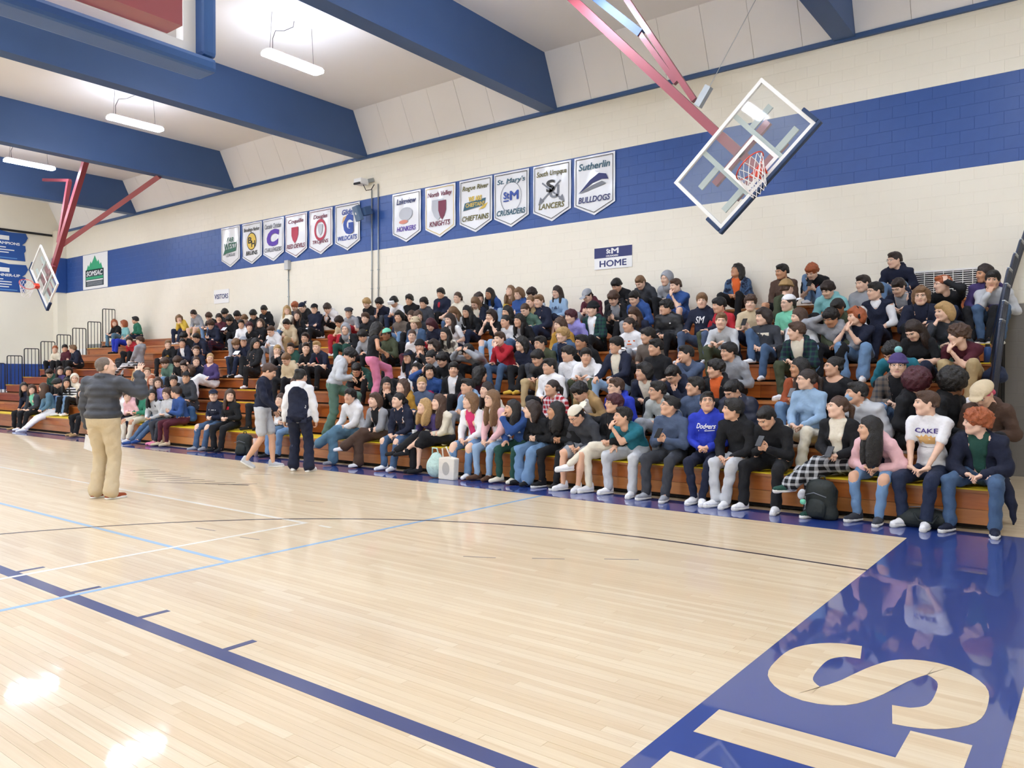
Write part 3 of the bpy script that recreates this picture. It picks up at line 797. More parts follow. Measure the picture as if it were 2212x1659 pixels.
# state-outline banners on the end wall
def state_banner(zb, words, lines, label):
    x = XL + 0.012
    o = [(10.2, 0), (13.2, 0), (13.16, 0.33), (13.22, 0.42), (13.2, 0.62), (13.08, 0.64), (13.2, 0.75), (13.3, 0.95), (13.22, 1.12), (12.6, 1.1), (12.2, 1.16), (11.8, 1.05), (10.2, 1.05)]
    ob = MB().prism([(a, zb + b) for a, b in o], 'x', x, x + 0.01).build('banner', M_PADN if False else C('banner_blue', '#23529c'))
    tag(ob, label, 'banner')
    Mx = Matrix(((0, 0, 1, 0), (1, 0, 0, 0), (0, 1, 0, 0), (0, 0, 0, 1)))
    def t(body, yc, z, w, h, m=WHT, bold=0.03):
        me = fit_mesh(text_mesh(body, 1, bold), w, h)
        q = link('lettering', me, m, ob); q.matrix_world = Matrix.Translation((x + 0.013, yc, z)) @ Mx
        return q
    MB().box(x + 0.01, x + 0.012, 11.4, 12.62, zb + 0.78, zb + 0.95).build('white_plaque', WHT, ob)
    t(words, 12.55 if len(words) > 9 else 12.5, zb + 0.66, 1.0, 0.11)
    for i, (y0, y1) in enumerate(lines):
        MB().box(x + 0.01, x + 0.012, y0, y1, zb + 0.47 - 0.1 * i, zb + 0.51 - 0.1 * i).build('name_line', WHT, ob)
    MB().box(x + 0.01, x + 0.0115, 11.4, 12.9, zb + 0.06, zb + 0.09).build('foot_line', C('line_blue', '#6fa5d6'), ob)
state_banner(6.14, 'CHAMPIONS', [(11.6, 12.5), (11.6, 12.8), (11.6, 12.6)], 'blue state-shaped banner on the end wall, upper of the two')
state_banner(4.87, 'RUNNER-UP', [(11.6, 12.4), (11.6, 12.7), (11.6, 12.7), (11.6, 12.6)], 'blue state-shaped banner on the end wall behind the far rim, lower of the two')

# conduits, boxes, loudspeaker, projector, vent
for x, z0, z1, lab in ((-15.94, row_z(10) + 0.03, 6.6, 'left of the two grey wall conduits by the speaker'), (-15.69, row_z(10) + 0.03, 6.72, 'right of the two grey wall conduits by the speaker'), (-19.59, row_z(10) + 0.03, 4.75, 'thin grey conduit under the small junction box')):
    c = MB().tube([(x, YW - 0.03, z0), (x, YW - 0.03, z1)], 0.016, 8).build('conduit', M_STEEL, smooth=True)
    tag(c, lab, 'conduit')
    for zz in (3.9, 4.4):
        o = MB().box(x - 0.024, x + 0.024, YW - 0.05, YW - 0.012, zz, zz + 0.03).build('clamp', M_STEEL); o.parent = c
jb = MB().box(-19.68, -19.5, YW - 0.12, YW - 0.006, 4.72, 5.0).build('junction_box', mat('light_grey_box', '#c6c8c6', rough=0.5), bevel=0.01)
tag(jb, 'small grey junction box on the wall below the pennants', 'box')
sp = empty('loudspeaker', (-16.09, YW - 0.3, 5.95)); tag(sp, 'grey-blue loudspeaker on a bracket on the blue band', 'loudspeaker')
sp.rotation_euler = (math.radians(18), 0, math.radians(-20))
MB().box(-0.15, 0.15, -0.14, -0.02, -0.2, 0.2).build('speaker_cabinet', mat('speaker_grey', '#5f7896', rough=0.5), sp, bevel=0.015)
MB().prism(oval(0, 0, 0.035, 0.035), 'y', -0.146, -0.139).build('speaker_dome', WHT, sp)
MB().box(0.1, 0.32, 0.0, 0.2, -0.12, 0.1).build('bracket_box', mat('bracket_navy', '#36557e', rough=0.5), sp, bevel=0.01)
MB().bar((0.1, 0.1, 0), (0.05, 0.32, 0), 0.05, 0.05).build('bracket_arm', M_NAVY, sp)
pr = empty('projector', (-16.05, YW - 0.25, 6.76)); tag(pr, 'small white projector on the wall above the conduits', 'projector')
MB().box(-0.19, 0.1, -0.16, 0.12, -0.06, 0.1).build('projector_case', WHT, pr, bevel=0.02)
MB().box(-0.16, 0.08, -0.19, -0.15, -0.07, -0.02).build('lens_slot', M_BLACK, pr)
MB().bar((0.1, 0.1, 0.05), (0.15, 0.246, 0.1), 0.08, 0.1).build('bracket', M_STEEL, pr)
MB().tube([(0.02, 0, -0.06), (0.1, 0.02, -0.22), (0.22, 0.1, -0.2), (0.25, 0.18, -0.05)], 0.012, 6).build('cable', M_BLACK, pr, smooth=True)
vt = empty('wall_vent', (-2.13, YW - 0.02, 3.05)); tag(vt, 'white barred return-air vent in the wall at upper right', 'vent')
MB().box(-0.49, 0.49, 0.0, 0.015, -0.27, 0.25).build('vent_recess_shade', M_BLACK, vt)  # black sheet paints the shade of the recess behind the slats
for x0, x1, z0, z1 in ((-0.51, 0.51, 0.25, 0.28), (-0.51, 0.51, -0.30, -0.27), (-0.51, -0.49, -0.27, 0.25), (0.49, 0.51, -0.27, 0.25)):
    MB().box(x0, x1, -0.02, 0.014, z0, z1).build('vent_frame', M_WHITE, vt)
sl0 = None
for i in range(15):
    z = -0.25 + i * 0.034
    if sl0 is None: sl0 = MB().box(-0.49, 0.49, -0.02, 0.0, 0, 0.011).build('slat', M_WHITE, vt); o = sl0
    else: o = link('slat', sl0.data, None, vt)
    o.location = (0, 0, z)
for i in range(1, 7): MB().box(-0.49 + i * 0.14 - 0.005, -0.49 + i * 0.14 + 0.005, -0.024, -0.018, -0.27, 0.25).build('vent_bar', M_WHITE, vt)
# white loudspeaker horn on the corner column, door, exit light and screen behind the left rails
hn = empty('wall_horn', (XL + 0.3, YW - 0.41, 6.22)); tag(hn, 'small white speaker horn on the blue corner column', 'loudspeaker')
MB().box(-0.09, 0.09, -0.05, 0.008, -0.13, 0.13).build('horn_plate', WHT, hn, bevel=0.01)
MB().prism(oval(0, 0.02, 0.06, 0.075), 'y', -0.06, -0.052).build('horn_mouth', M_BLACK, hn)
dr = MB().box(-34.4, -32.7, YW - 0.04, YW - 0.006, 0.02, 2.62).build('door_1', M_WHITE); tag(dr, 'white door in the corner behind the left guard rails', kind='structure')
MB().box(-33.57, -33.53, YW - 0.045, YW - 0.04, 0.02, 2.6).build('door_seam', M_STEEL, dr)
ex = MB().box(-34.02, -33.86, YW - 0.1, YW - 0.042, 2.5, 2.6).build('exit_light', mat('exit_green', '#1f9d58', rough=0.5, emit='#20c060', estr=1.5)); tag(ex, 'small green light over the corner door', 'light')
pn = MB().box(-32.55, -30.6, YW - 0.05, YW - 0.006, 1.5, 2.78).build('storage_screen', mat('screen_grey', '#8f918c', rough=0.7)); tag(pn, 'grey mesh screen behind the top left guard rails', 'screen')
for i in range(9):
    o = MB().box(-32.5 + i * 0.235, -32.48 + i * 0.235, YW - 0.056, YW - 0.05, 1.5, 2.78).build('screen_bar', M_STEEL); o.parent = pn
# scorer's table with papers at far left
tb = empty('score_table', (-33.6, 11.9, 0)); tag(tb, 'white fold-out table with papers against the blue pads, far left', 'table')
MB().box(-0.4, 0.4, -1.0, 0.5, 0.95, 1.0).build('table_top', WHT, tb)
for a in (-0.35, 0.35):
    for b in (-0.9, 0.45): MB().box(a - 0.02, a + 0.02, b - 0.02, b + 0.02, 0, 0.95).build('leg', M_BLACK, tb)
MB().box(0.38, 0.41, -0.9, 0.3, 0.55, 0.98).build('front_sheet', WHT, tb)
# ------------------------------------------------------------------ people: distance fields turned into smooth meshes
f32 = np.float32
def nrm(v):
    v = np.asarray(v, float); return v / (np.linalg.norm(v) + 1e-9)
def rotx(a): c, s = math.cos(a), math.sin(a); return np.array([[1, 0, 0], [0, c, -s], [0, s, c]])
def roty(a): c, s = math.cos(a), math.sin(a); return np.array([[c, 0, s], [0, 1, 0], [-s, 0, c]])
def rotz(a): c, s = math.cos(a), math.sin(a); return np.array([[c, -s, 0], [s, c, 0], [0, 0, 1]])
class Field:
    """smooth union of round cones ('c') and ellipsoids ('e')"""
    def __init__(s): s.p = []
    def cone(s, a, b, ra, rb, cls=0, k=0.025):
        s.p.append(('c', np.array(a, float), np.array(b, float), ra, rb, cls, k))
    def ell(s, c, R, rot=None, cls=0, k=0.03):
        s.p.append(('e', np.array(c, float), np.array(R, float), np.eye(3) if rot is None else rot, 0, cls, k))
    def cut(s, c, R, rot=None, k=0.01):
        s.p.append(('x', np.array(c, float), np.array(R, float), np.eye(3) if rot is None else rot, 0, -1, k))
    @staticmethod
    def dist(pr, P):
        if pr[0] == 'c':
            a, b, ra, rb = pr[1:5]
            ba = b - a; d = P - a
            t = np.clip((d @ ba) / (ba @ ba + 1e-9), 0, 1)
            q = d - t[..., None] * ba
            return np.sqrt((q * q).sum(-1)) - (ra + (rb - ra) * t)
        c, R, rot = pr[1:4]
        q = (P - c) @ rot
        k0 = np.sqrt(((q / R) ** 2).sum(-1)); k1 = np.sqrt(((q / (R * R)) ** 2).sum(-1)) + 1e-9
        return np.where(k0 < 1e-3, -R.min(), k0 * (k0 - 1) / k1)
    def bbox(s, pr):
        if pr[0] == 'c':
            r = max(pr[3], pr[4]); return np.minimum(pr[1], pr[2]) - r, np.maximum(pr[1], pr[2]) + r
        ext = np.abs(pr[3]) @ pr[2]
        return pr[1] - ext, pr[1] + ext
    def mesh(s, h, noise=None):
        bb = [s.bbox(p) for p in s.p if p[0] != 'x']
        lo = np.min([b[0] for b in bb], 0) - 3 * h; hi = np.max([b[1] for b in bb], 0) + 3 * h
        n = np.ceil((hi - lo) / h).astype(int) + 1
        F = np.full(n, 0.3)
        ax = [lo[i] + h * np.arange(n[i]) for i in range(3)]
        for p in s.p:
            a, b = s.bbox(p)
            mg = 0.06 + p[6]
            i0 = np.clip(np.floor((a - mg - lo) / h).astype(int), 0, n - 1); i1 = np.clip(np.ceil((b + mg - lo) / h).astype(int) + 1, 1, n)
            sl = tuple(slice(i0[i], i1[i]) for i in range(3))
            P = np.stack(np.meshgrid(*[ax[i][sl[i]] for i in range(3)], indexing='ij'), -1)
            d = s.dist(p, P); f = F[sl]; k = p[6]
            if p[0] == 'x':
                d = -d
                t = np.clip(0.5 - 0.5 * (f - d) / k, 0, 1)
                F[sl] = f * (1 - t) + d * t + k * t * (1 - t)
            else:
                t = np.clip(0.5 + 0.5 * (f - d) / k, 0, 1)
                F[sl] = f * (1 - t) + d * t - k * t * (1 - t)
        if noise is not None:
            P = np.stack(np.meshgrid(*ax, indexing='ij'), -1)
            F = F + noise(P)
        return surfnet(F, lo, h)
def surfnet(F, o, h):
    ins = F < 0
    c = ins.astype(np.int8)
    s = c[:-1, :-1, :-1] + c[1:, :-1, :-1] + c[:-1, 1:, :-1] + c[:-1, :-1, 1:] + c[1:, 1:, :-1] + c[1:, :-1, 1:] + c[:-1, 1:, 1:] + c[1:, 1:, 1:]
    act = (s > 0) & (s < 8)
    I = np.argwhere(act)
    vid = np.full(act.shape, -1, np.int64); vid[act] = np.arange(len(I))
    acc = np.zeros((len(I), 3)); cnt = np.zeros(len(I))
    cor = [(0, 0, 0), (1, 0, 0), (0, 1, 0), (0, 0, 1), (1, 1, 0), (1, 0, 1), (0, 1, 1), (1, 1, 1)]
    vals = [F[I[:, 0] + a, I[:, 1] + b, I[:, 2] + d] for a, b, d in cor]
    for i in range(8):
        for j in range(i + 1, 8):
            if sum(abs(cor[i][q] - cor[j][q]) for q in range(3)) != 1: continue
            fa, fb = vals[i], vals[j]
            m = (fa < 0) != (fb < 0)
            t = np.where(m, fa / np.where(m, fa - fb, 1), 0)
            ca = np.array(cor[i], float); cb = np.array(cor[j], float)
            acc += np.where(m[:, None], ca + t[:, None] * (cb - ca), 0); cnt += m
    V = (I + acc / cnt[:, None]) * h + o
    Q = []
    for axis in range(3):
        sl0 = [slice(None)] * 3; sl1 = [slice(None)] * 3
        sl0[axis] = slice(0, -1); sl1[axis] = slice(1, None)
        A, B = ins[tuple(sl0)], ins[tuple(sl1)]
        E = np.argwhere(A != B)
        u, v = [(1, 2), (2, 0), (0, 1)][axis]
        E = E[(E[:, u] > 0) & (E[:, v] > 0)]
        ok = (E[:, u] < F.shape[u] - 1) & (E[:, v] < F.shape[v] - 1)
        E = E[ok]
        flip = A[tuple(E.T)]
        def cell(du, dv):
            G = E.copy(); G[:, u] += du; G[:, v] += dv
            return vid[tuple(G.T)]
        q = np.stack([cell(-1, -1), cell(0, -1), cell(0, 0), cell(-1, 0)], 1)
        q[~flip] = q[~flip][:, ::-1]
        Q.append(q)
    return V, np.concatenate(Q)
def smooth(V, Q, it=1, lam=0.5):
    n = len(V)
    for _ in range(it):
        acc = np.zeros_like(V); cnt = np.zeros(n)
        for i in range(4):
            a, b = Q[:, i], Q[:, (i + 1) % 4]
            np.add.at(acc, a, V[b]); np.add.at(cnt, a, 1)
            np.add.at(acc, b, V[a]); np.add.at(cnt, b, 1)
        V = V * (1 - lam) + lam * acc / np.maximum(cnt, 1)[:, None]
    return V
def vnormals(V, Q):
    fn = np.cross(V[Q[:, 2]] - V[Q[:, 0]], V[Q[:, 3]] - V[Q[:, 1]])
    N = np.zeros_like(V)
    for i in range(4): np.add.at(N, Q[:, i], fn)
    return N / (np.linalg.norm(N, axis=1)[:, None] + 1e-12)
def quad_mesh(name, V, Q, mi=None):
    me = bpy.data.meshes.new(name)
    me.vertices.add(len(V)); me.vertices.foreach_set('co', np.ascontiguousarray(V, f32).ravel())
    me.loops.add(len(Q) * 4); me.loops.foreach_set('vertex_index', np.ascontiguousarray(Q, np.int32).ravel())
    me.polygons.add(len(Q)); me.polygons.foreach_set('loop_start', np.arange(0, len(Q) * 4, 4, dtype=np.int32))
    if mi is not None: me.polygons.foreach_set('material_index', np.asarray(mi, np.int32))
    me.update(calc_edges=True); me.shade_smooth()
    return me
def cubesphere(c, R, n=2):
    V, Q = [], []
    for ax in range(3):
        for sg in (-1, 1):
            base = len(V)
            for i in range(n + 1):
                for j in range(n + 1):
                    q = np.zeros(3); q[ax] = sg; q[(ax + 1) % 3] = sg * (2 * i / n - 1); q[(ax + 2) % 3] = 2 * j / n - 1
                    V.append(q / np.linalg.norm(q) * R + c)
            for i in range(n):
                for j in range(n):
                    a = base + i * (n + 1) + j
                    Q.append((a, a + n + 1, a + n + 2, a + 1))
    return np.array(V), np.array(Q)
class Acc:
    def __init__(s): s.V = []; s.Q = []; s.M = []; s.n = 0
    def add(s, V, Q, mi):
        s.V.append(V); s.Q.append(Q + s.n); s.M.append(np.full(len(Q), mi) if np.isscalar(mi) else mi); s.n += len(V)
    def get(s): return np.concatenate(s.V), np.concatenate(s.Q), np.concatenate(s.M)

# ---- head template (origin between the ears, face to -y); slots: 0 skin 1 eye white 2 iris 3 brow 4 lips
def head_template(h):
    f = Field()
    f.ell((0, 0.018, 0.032), (0.0765, 0.098, 0.088))
    f.ell((0, -0.028, -0.03), (0.06, 0.068, 0.082), k=0.04)
    f.cone((-0.018, -0.066, -0.092), (0.018, -0.066, -0.092), 0.023, 0.023, k=0.03)
    f.cone((-0.05, -0.005, -0.06), (-0.026, -0.05, -0.088), 0.024, 0.02, k=0.03)
    f.cone((0.05, -0.005, -0.06), (0.026, -0.05, -0.088), 0.024, 0.02, k=0.03)
    for sx in (-1, 1):
        f.ell((sx * 0.038, -0.068, -0.024), (0.026, 0.026, 0.028), k=0.025)
        f.cone((sx * 0.012, -0.091, 0.031), (sx * 0.048, -0.075, 0.03), 0.012, 0.010, k=0.018)
        f.cut((sx * 0.031, -0.099, 0.010), (0.019, 0.014, 0.012), k=0.012)
        f.ell((sx * 0.079, 0.012, -0.004), (0.009, 0.02, 0.032), rotz(sx * 0.35), k=0.008)
    f.cone((0, -0.094, 0.02), (0, -0.113, -0.02), 0.009, 0.0125, k=0.012)
    f.cone((-0.011, -0.1, -0.025), (0.011, -0.1, -0.025), 0.0095, 0.0095, k=0.01)
    f.cone((-0.016, -0.088, -0.0525), (0.016, -0.088, -0.0525), 0.0072, 0.0072, k=0.008)
    f.cone((-0.013, -0.0865, -0.063), (0.013, -0.0865, -0.063), 0.0076, 0.0076, k=0.008)
    f.cone((0, 0.022, -0.05), (0, 0.038, -0.135), 0.051, 0.05, k=0.03)
    V, Q = f.mesh(h)
    V = smooth(V, Q, 1, 0.25)
    cen = V[Q].mean(1)
    mi = np.zeros(len(Q), int)
    lip = (np.abs(cen[:, 0]) < 0.024) & (cen[:, 1] < -0.089) & (np.abs(cen[:, 2] + 0.058) < (0.0115 if h < 0.012 else 0.009)) & (h < 0.016)
    mi[lip] = 4
    A = Acc(); A.add(V, Q, mi)
    n1, n2 = (3, 2) if h < 0.012 else ((2, 1) if h < 0.015 else (1, 1))
    for sx in (-1, 1):
        if h < 0.015: A.add(*cubesphere(np.array([sx * 0.031, -0.0835, 0.0095]), np.array([0.0145, 0.0085, 0.0078]), n1), 1)
        A.add(*cubesphere(np.array([sx * 0.031, -0.0905, 0.0095]), np.array([0.0062, 0.0035, 0.0066]) * (1 if h < 0.015 else 1.7), n2), 2)
        if h < 0.015: A.add(*cubesphere(np.array([sx * 0.031, -0.0875, 0.0172]), np.array([0.0155, 0.0055, 0.0022]), n2), 2)
        b = [np.array([sx * 0.014, -0.1015, 0.0295]), np.array([sx * 0.032, -0.0965, 0.0345]), np.array([sx * 0.05, -0.0835, 0.030])]
        for q in b: A.add(*cubesphere(q, np.array([0.0098, 0.0042, 0.0028]) * (1 if n2 > 1 else 1.3), n2), 3)
    return A.get()
HEAD = {0: head_template(0.0102), 1: head_template(0.0145), 2: head_template(0.0185)}
# ---- hand templates: wrist at origin, fingers to -y, palm to -z, thumb to +x (right hand mirrored by x)
def hand_template(h, curl, spread=0.0):
    f = Field()
    f.ell((0, -0.045, 0), (0.04, 0.05, 0.0145), k=0.01)
    f.cone((0, 0.02, 0), (0, -0.02, 0), 0.026, 0.028, k=0.02)
    for i, (x, ln) in enumerate(((0.029, 0.07), (0.0095, 0.079), (-0.0105, 0.073), (-0.029, 0.056))):
        p = np.array([x, -0.086, 0.002]); a = curl * (0.85 + 0.1 * i)
        d = np.array([x * (1.5 + spread * 8), -1.0, -0.15]); d = nrm(d)
        r0 = 0.0092 if i < 3 else 0.008
        for j, fr in enumerate((0.42, 0.32, 0.26)):
            ang = a * (0.55 if j == 0 else 0.9)
            d = nrm(rotx(ang) @ d) if True else d
            q = p + d * ln * fr
            f.cone(p, q, r0, r0 * 0.9, k=0.004); r0 *= 0.9; p = q
    p = np.array([0.03, -0.022, -0.004]); d = nrm([0.75, -0.75, -0.35])
    for ln, r in ((0.036, 0.0135), (0.03, 0.0108), (0.024, 0.0095)):
        q = p + d * ln; f.cone(p, q, r, r * 0.9, k=0.006); p = q; d = nrm(d + np.array([-0.35 * curl, -0.3, -0.2 * curl]))
    V, Q = f.mesh(h)
    return V, Q
HAND = {}
for nm, cu, spd in (('flat', 0.22, 0.0), ('curl', 0.85, 0.0), ('grip', 1.05, 0.0), ('open', 0.35, 0.5)):
    HAND[nm, 0] = hand_template(0.0082, cu, spd); HAND[nm, 1] = hand_template(0.0115, cu, spd); HAND[nm, 2] = hand_template(0.019, cu, spd)

# ---- hair and headwear templates in head coordinates
def nz(amp, fr, seed=0.0):
    def g(P):
        x, y, z = P[..., 0], P[..., 1], P[..., 2]
        return amp * (np.sin(x * fr + seed + 2 * np.sin(z * fr * 0.6)) * np.cos(y * fr * 1.1 + seed * 2) + 0.6 * np.sin(z * fr * 1.3 + x * fr * 0.7 + seed) * np.cos(y * fr * 0.8))
    return g
FACE_CUT = lambda f, zt=0.058, w=0.064, k=0.014: f.cut((0, -0.128, zt - 0.15), (w, 0.088, 0.15), k=k)
def hair_field(st):
    f = Field(); n = None
    if st in ('short', 'fade', 'bowl', 'mop', 'curly', 'wild', 'bob', 'long', 'vlong', 'wavy', 'pony', 'bun', 'afro', 'mid'):
        g = {'short': 0.010, 'fade': 0.008, 'bowl': 0.016, 'mop': 0.018, 'curly': 0.02, 'wild': 0.026, 'bob': 0.014, 'long': 0.012, 'vlong': 0.012, 'wavy': 0.018, 'pony': 0.008, 'bun': 0.008, 'afro': 0.06, 'mid': 0.016}[st]
        if st == 'afro':
            f.ell((0, 0.03, 0.05), (0.15, 0.15, 0.145))
            f.cut((0, -0.15, -0.07), (0.085, 0.12, 0.12), k=0.02); n = nz(0.009, 70)
        else:
            f.ell((0, 0.022, 0.036), (0.0765 + g, 0.099 + g, 0.09 + g))
            if st in ('bowl', 'mop', 'curly', 'wild'):
                f.ell((0, -0.05, 0.085), (0.066, 0.055, 0.032 + g * 0.5), k=0.03)
            if st == 'fade': f.ell((0, -0.035, 0.098), (0.058, 0.075, 0.038), k=0.02)
            if st == 'short': f.ell((0.01, -0.045, 0.095), (0.058, 0.055, 0.032), k=0.025)
            low = {'short': -0.035, 'fade': -0.005, 'bowl': -0.03, 'mop': -0.03, 'curly': -0.035, 'wild': -0.035}.get(st, -0.09)
            if st in ('short', 'fade', 'bowl', 'mop', 'curly', 'wild'):
                f.cone((-0.045, 0.07, -0.02), (0.045, 0.07, -0.02), 0.034 + g * 0.4, 0.034 + g * 0.4, k=0.02)
                f.cut((0, 0, low - 0.3), (0.5, 0.5, 0.3), k=0.012)
                f.cut((0.1, -0.02, low - 0.02), (0.05, 0.055, 0.045), k=0.01); f.cut((-0.1, -0.02, low - 0.02), (0.05, 0.055, 0.045), k=0.01)
            if st in ('bob', 'mid', 'wavy', 'long', 'vlong'):
                zl = {'bob': -0.115, 'mid': -0.10, 'wavy': -0.17, 'long': -0.27, 'vlong': -0.38}[st]
                hz = (0.06 - zl) / 2; cz = (0.06 + zl) / 2
                for sx in (-1, 1):
                    f.ell((sx * 0.083, 0.038, cz + 0.01), (0.032, 0.05, hz + 0.02), roty(-sx * 0.08), k=0.04)
                    if st in ('long', 'vlong'):
                        hl = (-0.1 - zl) / 2
                        f.ell((sx * 0.09, -0.03, zl + hl), (0.034, 0.04, hl + 0.035), k=0.05)
                f.ell((0, 0.075, cz), (0.105, 0.055, hz + 0.03), k=0.05)
                if st in ('bob', 'mid'): f.ell((0, -0.06, 0.085), (0.062, 0.045, 0.026), k=0.03)
                f.cone((0, 0.02, 0.1), (0, -0.045, 0.095), 0.045, 0.03, k=0.03)
            if st in ('pony', 'bun'):
                f.cone((-0.05, 0.075, -0.02), (0.05, 0.075, -0.02), 0.035, 0.035, k=0.02)
                if st == 'bun': f.ell((0, 0.11, 0.075), (0.042, 0.04, 0.038), k=0.015)
                else:
                    f.cone((0, 0.105, 0.04), (0, 0.16, -0.01), 0.026, 0.034, k=0.015)
                    f.cone((0, 0.16, -0.01), (0, 0.16, -0.2), 0.034, 0.02, k=0.02)
            zt = {'bowl': 0.026, 'mop': 0.03, 'bob': 0.034, 'mid': 0.038, 'curly': 0.045, 'wild': 0.048, 'fade': 0.068}.get(st, 0.062)
            FACE_CUT(f, zt)
            n = {'curly': nz(0.008, 95), 'wild': nz(0.010, 75), 'mop': nz(0.005, 60), 'wavy': nz(0.005, 60), 'mid': nz(0.005, 50), 'short': nz(0.0025, 90), 'bowl': nz(0.002, 70), 'long': nz(0.003, 60), 'vlong': nz(0.0025, 60)}.get(st, nz(0.002, 60))
    elif st == 'balding':
        f.ell((0, 0.03, 0.022), (0.083, 0.096, 0.088)); f.cut((0, -0.15, 0.0), (0.12, 0.135, 0.3), k=0.01); f.cut((0, 0, -0.36), (0.5, 0.5, 0.3), k=0.01)
        f.cut((0, -0.01, 0.17), (0.075, 0.1, 0.075), k=0.015)
    elif st == 'crop':
        f.ell((0, 0.026, 0.03), (0.0815, 0.1, 0.0925)); f.cone((-0.045, 0.07, -0.03), (0.045, 0.07, -0.03), 0.032, 0.032, k=0.02)
        f.cut((0, 0, -0.345), (0.5, 0.5, 0.3), k=0.012); FACE_CUT(f, 0.1, 0.072)
        f.cut((0.1, -0.03, -0.03), (0.05, 0.06, 0.06), k=0.01); f.cut((-0.1, -0.03, -0.03), (0.05, 0.06, 0.06), k=0.01)
    elif st == 'capped':
        f.ell((0, 0.022, 0.03), (0.083, 0.105, 0.09)); f.cone((-0.045, 0.07, -0.03), (0.045, 0.07, -0.03), 0.034, 0.034, k=0.02)
        f.cut((0, 0, 0.36), (0.5, 0.5, 0.3), k=0.01); f.cut((0, 0, -0.345), (0.5, 0.5, 0.3), k=0.012); FACE_CUT(f, 0.05)
        f.cut((0.1, -0.02, -0.055), (0.05, 0.055, 0.045), k=0.01); f.cut((-0.1, -0.02, -0.055), (0.05, 0.055, 0.045), k=0.01)
    elif st == 'cap':
        f.ell((0, 0.02, 0.045), (0.094, 0.112, 0.094)); f.cut((0, 0, -0.248), (0.5, 0.5, 0.3), k=0.006)
        f.ell((0, -0.125, 0.058), (0.075, 0.085, 0.008), rotx(0.12), k=0.006)
        f.ell((0, 0.02, 0.14), (0.012, 0.012, 0.008), k=0.004)
    elif st == 'bcap':
        f.ell((0, 0.02, 0.045), (0.094, 0.112, 0.094)); f.cut((0, 0, -0.248), (0.5, 0.5, 0.3), k=0.006)
        f.ell((0, 0.165, 0.045), (0.075, 0.085, 0.008), rotx(0.25), k=0.006); f.cut((0, -0.13, 0.055), (0.045, 0.06, 0.03), k=0.006)
    elif st == 'fcap':
        f.ell((0, 0.015, 0.068), (0.108, 0.128, 0.062)); f.cut((0, 0, -0.248), (0.5, 0.5, 0.3), k=0.006)
        f.ell((0, -0.115, 0.062), (0.075, 0.062, 0.012), rotx(0.2), k=0.02)
    elif st == 'bean':
        f.ell((0, 0.022, 0.05), (0.098, 0.118, 0.108)); f.cut((0, 0, -0.268), (0.5, 0.5, 0.3), k=0.008)
        pts = [(0.099 * math.cos(t), 0.022 + 0.119 * math.sin(t), 0.046) for t in np.linspace(0, 2 * math.pi, 14)]
        for a, b in zip(pts, pts[1:]): f.cone(a, b, 0.014, 0.014, k=0.006)
    elif st == 'hood':
        f.ell((0, 0.035, 0.03), (0.108, 0.132, 0.132)); f.cone((0, 0.03, 0.0), (0, 0.05, -0.16), 0.1, 0.11, k=0.04)
        f.cut((0, -0.12, -0.03), (0.074, 0.12, 0.115), k=0.02); f.cut((0, -0.03, -0.02), (0.08, 0.08, 0.1), k=0.02)
    return f, n
HAIRM = {}
def hair_mesh(st, lod):
    if (st, lod) not in HAIRM:
        f, n = hair_field(st)
        V, Q = f.mesh((0.0105, 0.013, 0.018)[lod], n)
        me = quad_mesh('hair_' + st, V, Q)
        me.materials.append(mat('hair_default', '#33241b', rough=0.5))
        HAIRM[st, lod] = me
    return HAIRM[st, lod]
# ---- shoe template: ankle above origin, toe to -y; upper and sole
def shoe_meshes():
    f = Field()
    f.cone((0, 0.03, 0.045), (0, -0.05, 0.045), 0.038, 0.04, k=0.03)
    f.cone((0, -0.05, 0.04), (0, -0.165, 0.034), 0.042, 0.033, k=0.03)
    f.cone((0, 0.028, 0.05), (0, 0.03, 0.1), 0.038, 0.04, k=0.03)
    f.cut((0, 0, -0.18), (0.5, 0.5, 0.2), k=0.004)
    V, Q = f.mesh(0.0125)
    up_ = quad_mesh('shoe', V, Q); up_.materials.append(mat('shoe_default', '#eeeeea'))
    f = Field()
    f.cone((0, 0.035, 0.014), (0, -0.05, 0.014), 0.043, 0.043, k=0.03); f.cone((0, -0.05, 0.014), (0, -0.165, 0.016), 0.046, 0.037, k=0.03)
    f.cut((0, 0, -0.2), (0.5, 0.5, 0.2), k=0.004); f.cut((0, 0, 0.226), (0.5, 0.5, 0.2), k=0.004)
    V, Q = f.mesh(0.0125)
    so = quad_mesh('sole', V, Q); so.materials.append(mat('sole_white', '#e9e7e0', rough=0.7))
    return up_, so
SHOE, SOLE = shoe_meshes()

# ---- colours
PAL = dict(bk='#121317', nv='#161d34', dg='#3a3d44', gy='#9c9fa4', lg='#c6c9cc', wh='#efeff0', cr='#e6dec9', bg='#cfbd9b', tn='#a98a5c', br='#4f3a2e', mr='#521a29', rd='#b3212f', og='#e0662a', yl='#e4c04a', ms='#b98c34',
           gn='#2f7d62', dgn='#1f4a3f', ol='#434a33', tl='#1f6f80', mt='#7dd0ad', lb='#96b3cf', db='#466080', jb='#6f90b4', jd='#1f2a44', rb='#2439b4', bl='#2c4f8c', sl='#4c5b76', lv='#9b95d8', pk='#edbfc2', hp='#d8376f', pp='#4b3d70',
           rs='#9d4c28', kh='#b8a176', tp='#6d6258', jt='#5b7f95', sg='#5c7a6a', tq='#86bfc0', cd='#b8bdb9', pkp='#e488a8', bn='#5a3d2a')
HCOL = dict(K='#15120f', D='#2c1e17', B='#4b3323', L='#7c5c3d', Y='#b5925e', G='#a2552c', R='#491a24', P='#d84d70', S='#6f6154')
SKN = dict(a='#ecc3a8', b='#e0b091', c='#c8936f', d='#98694b')
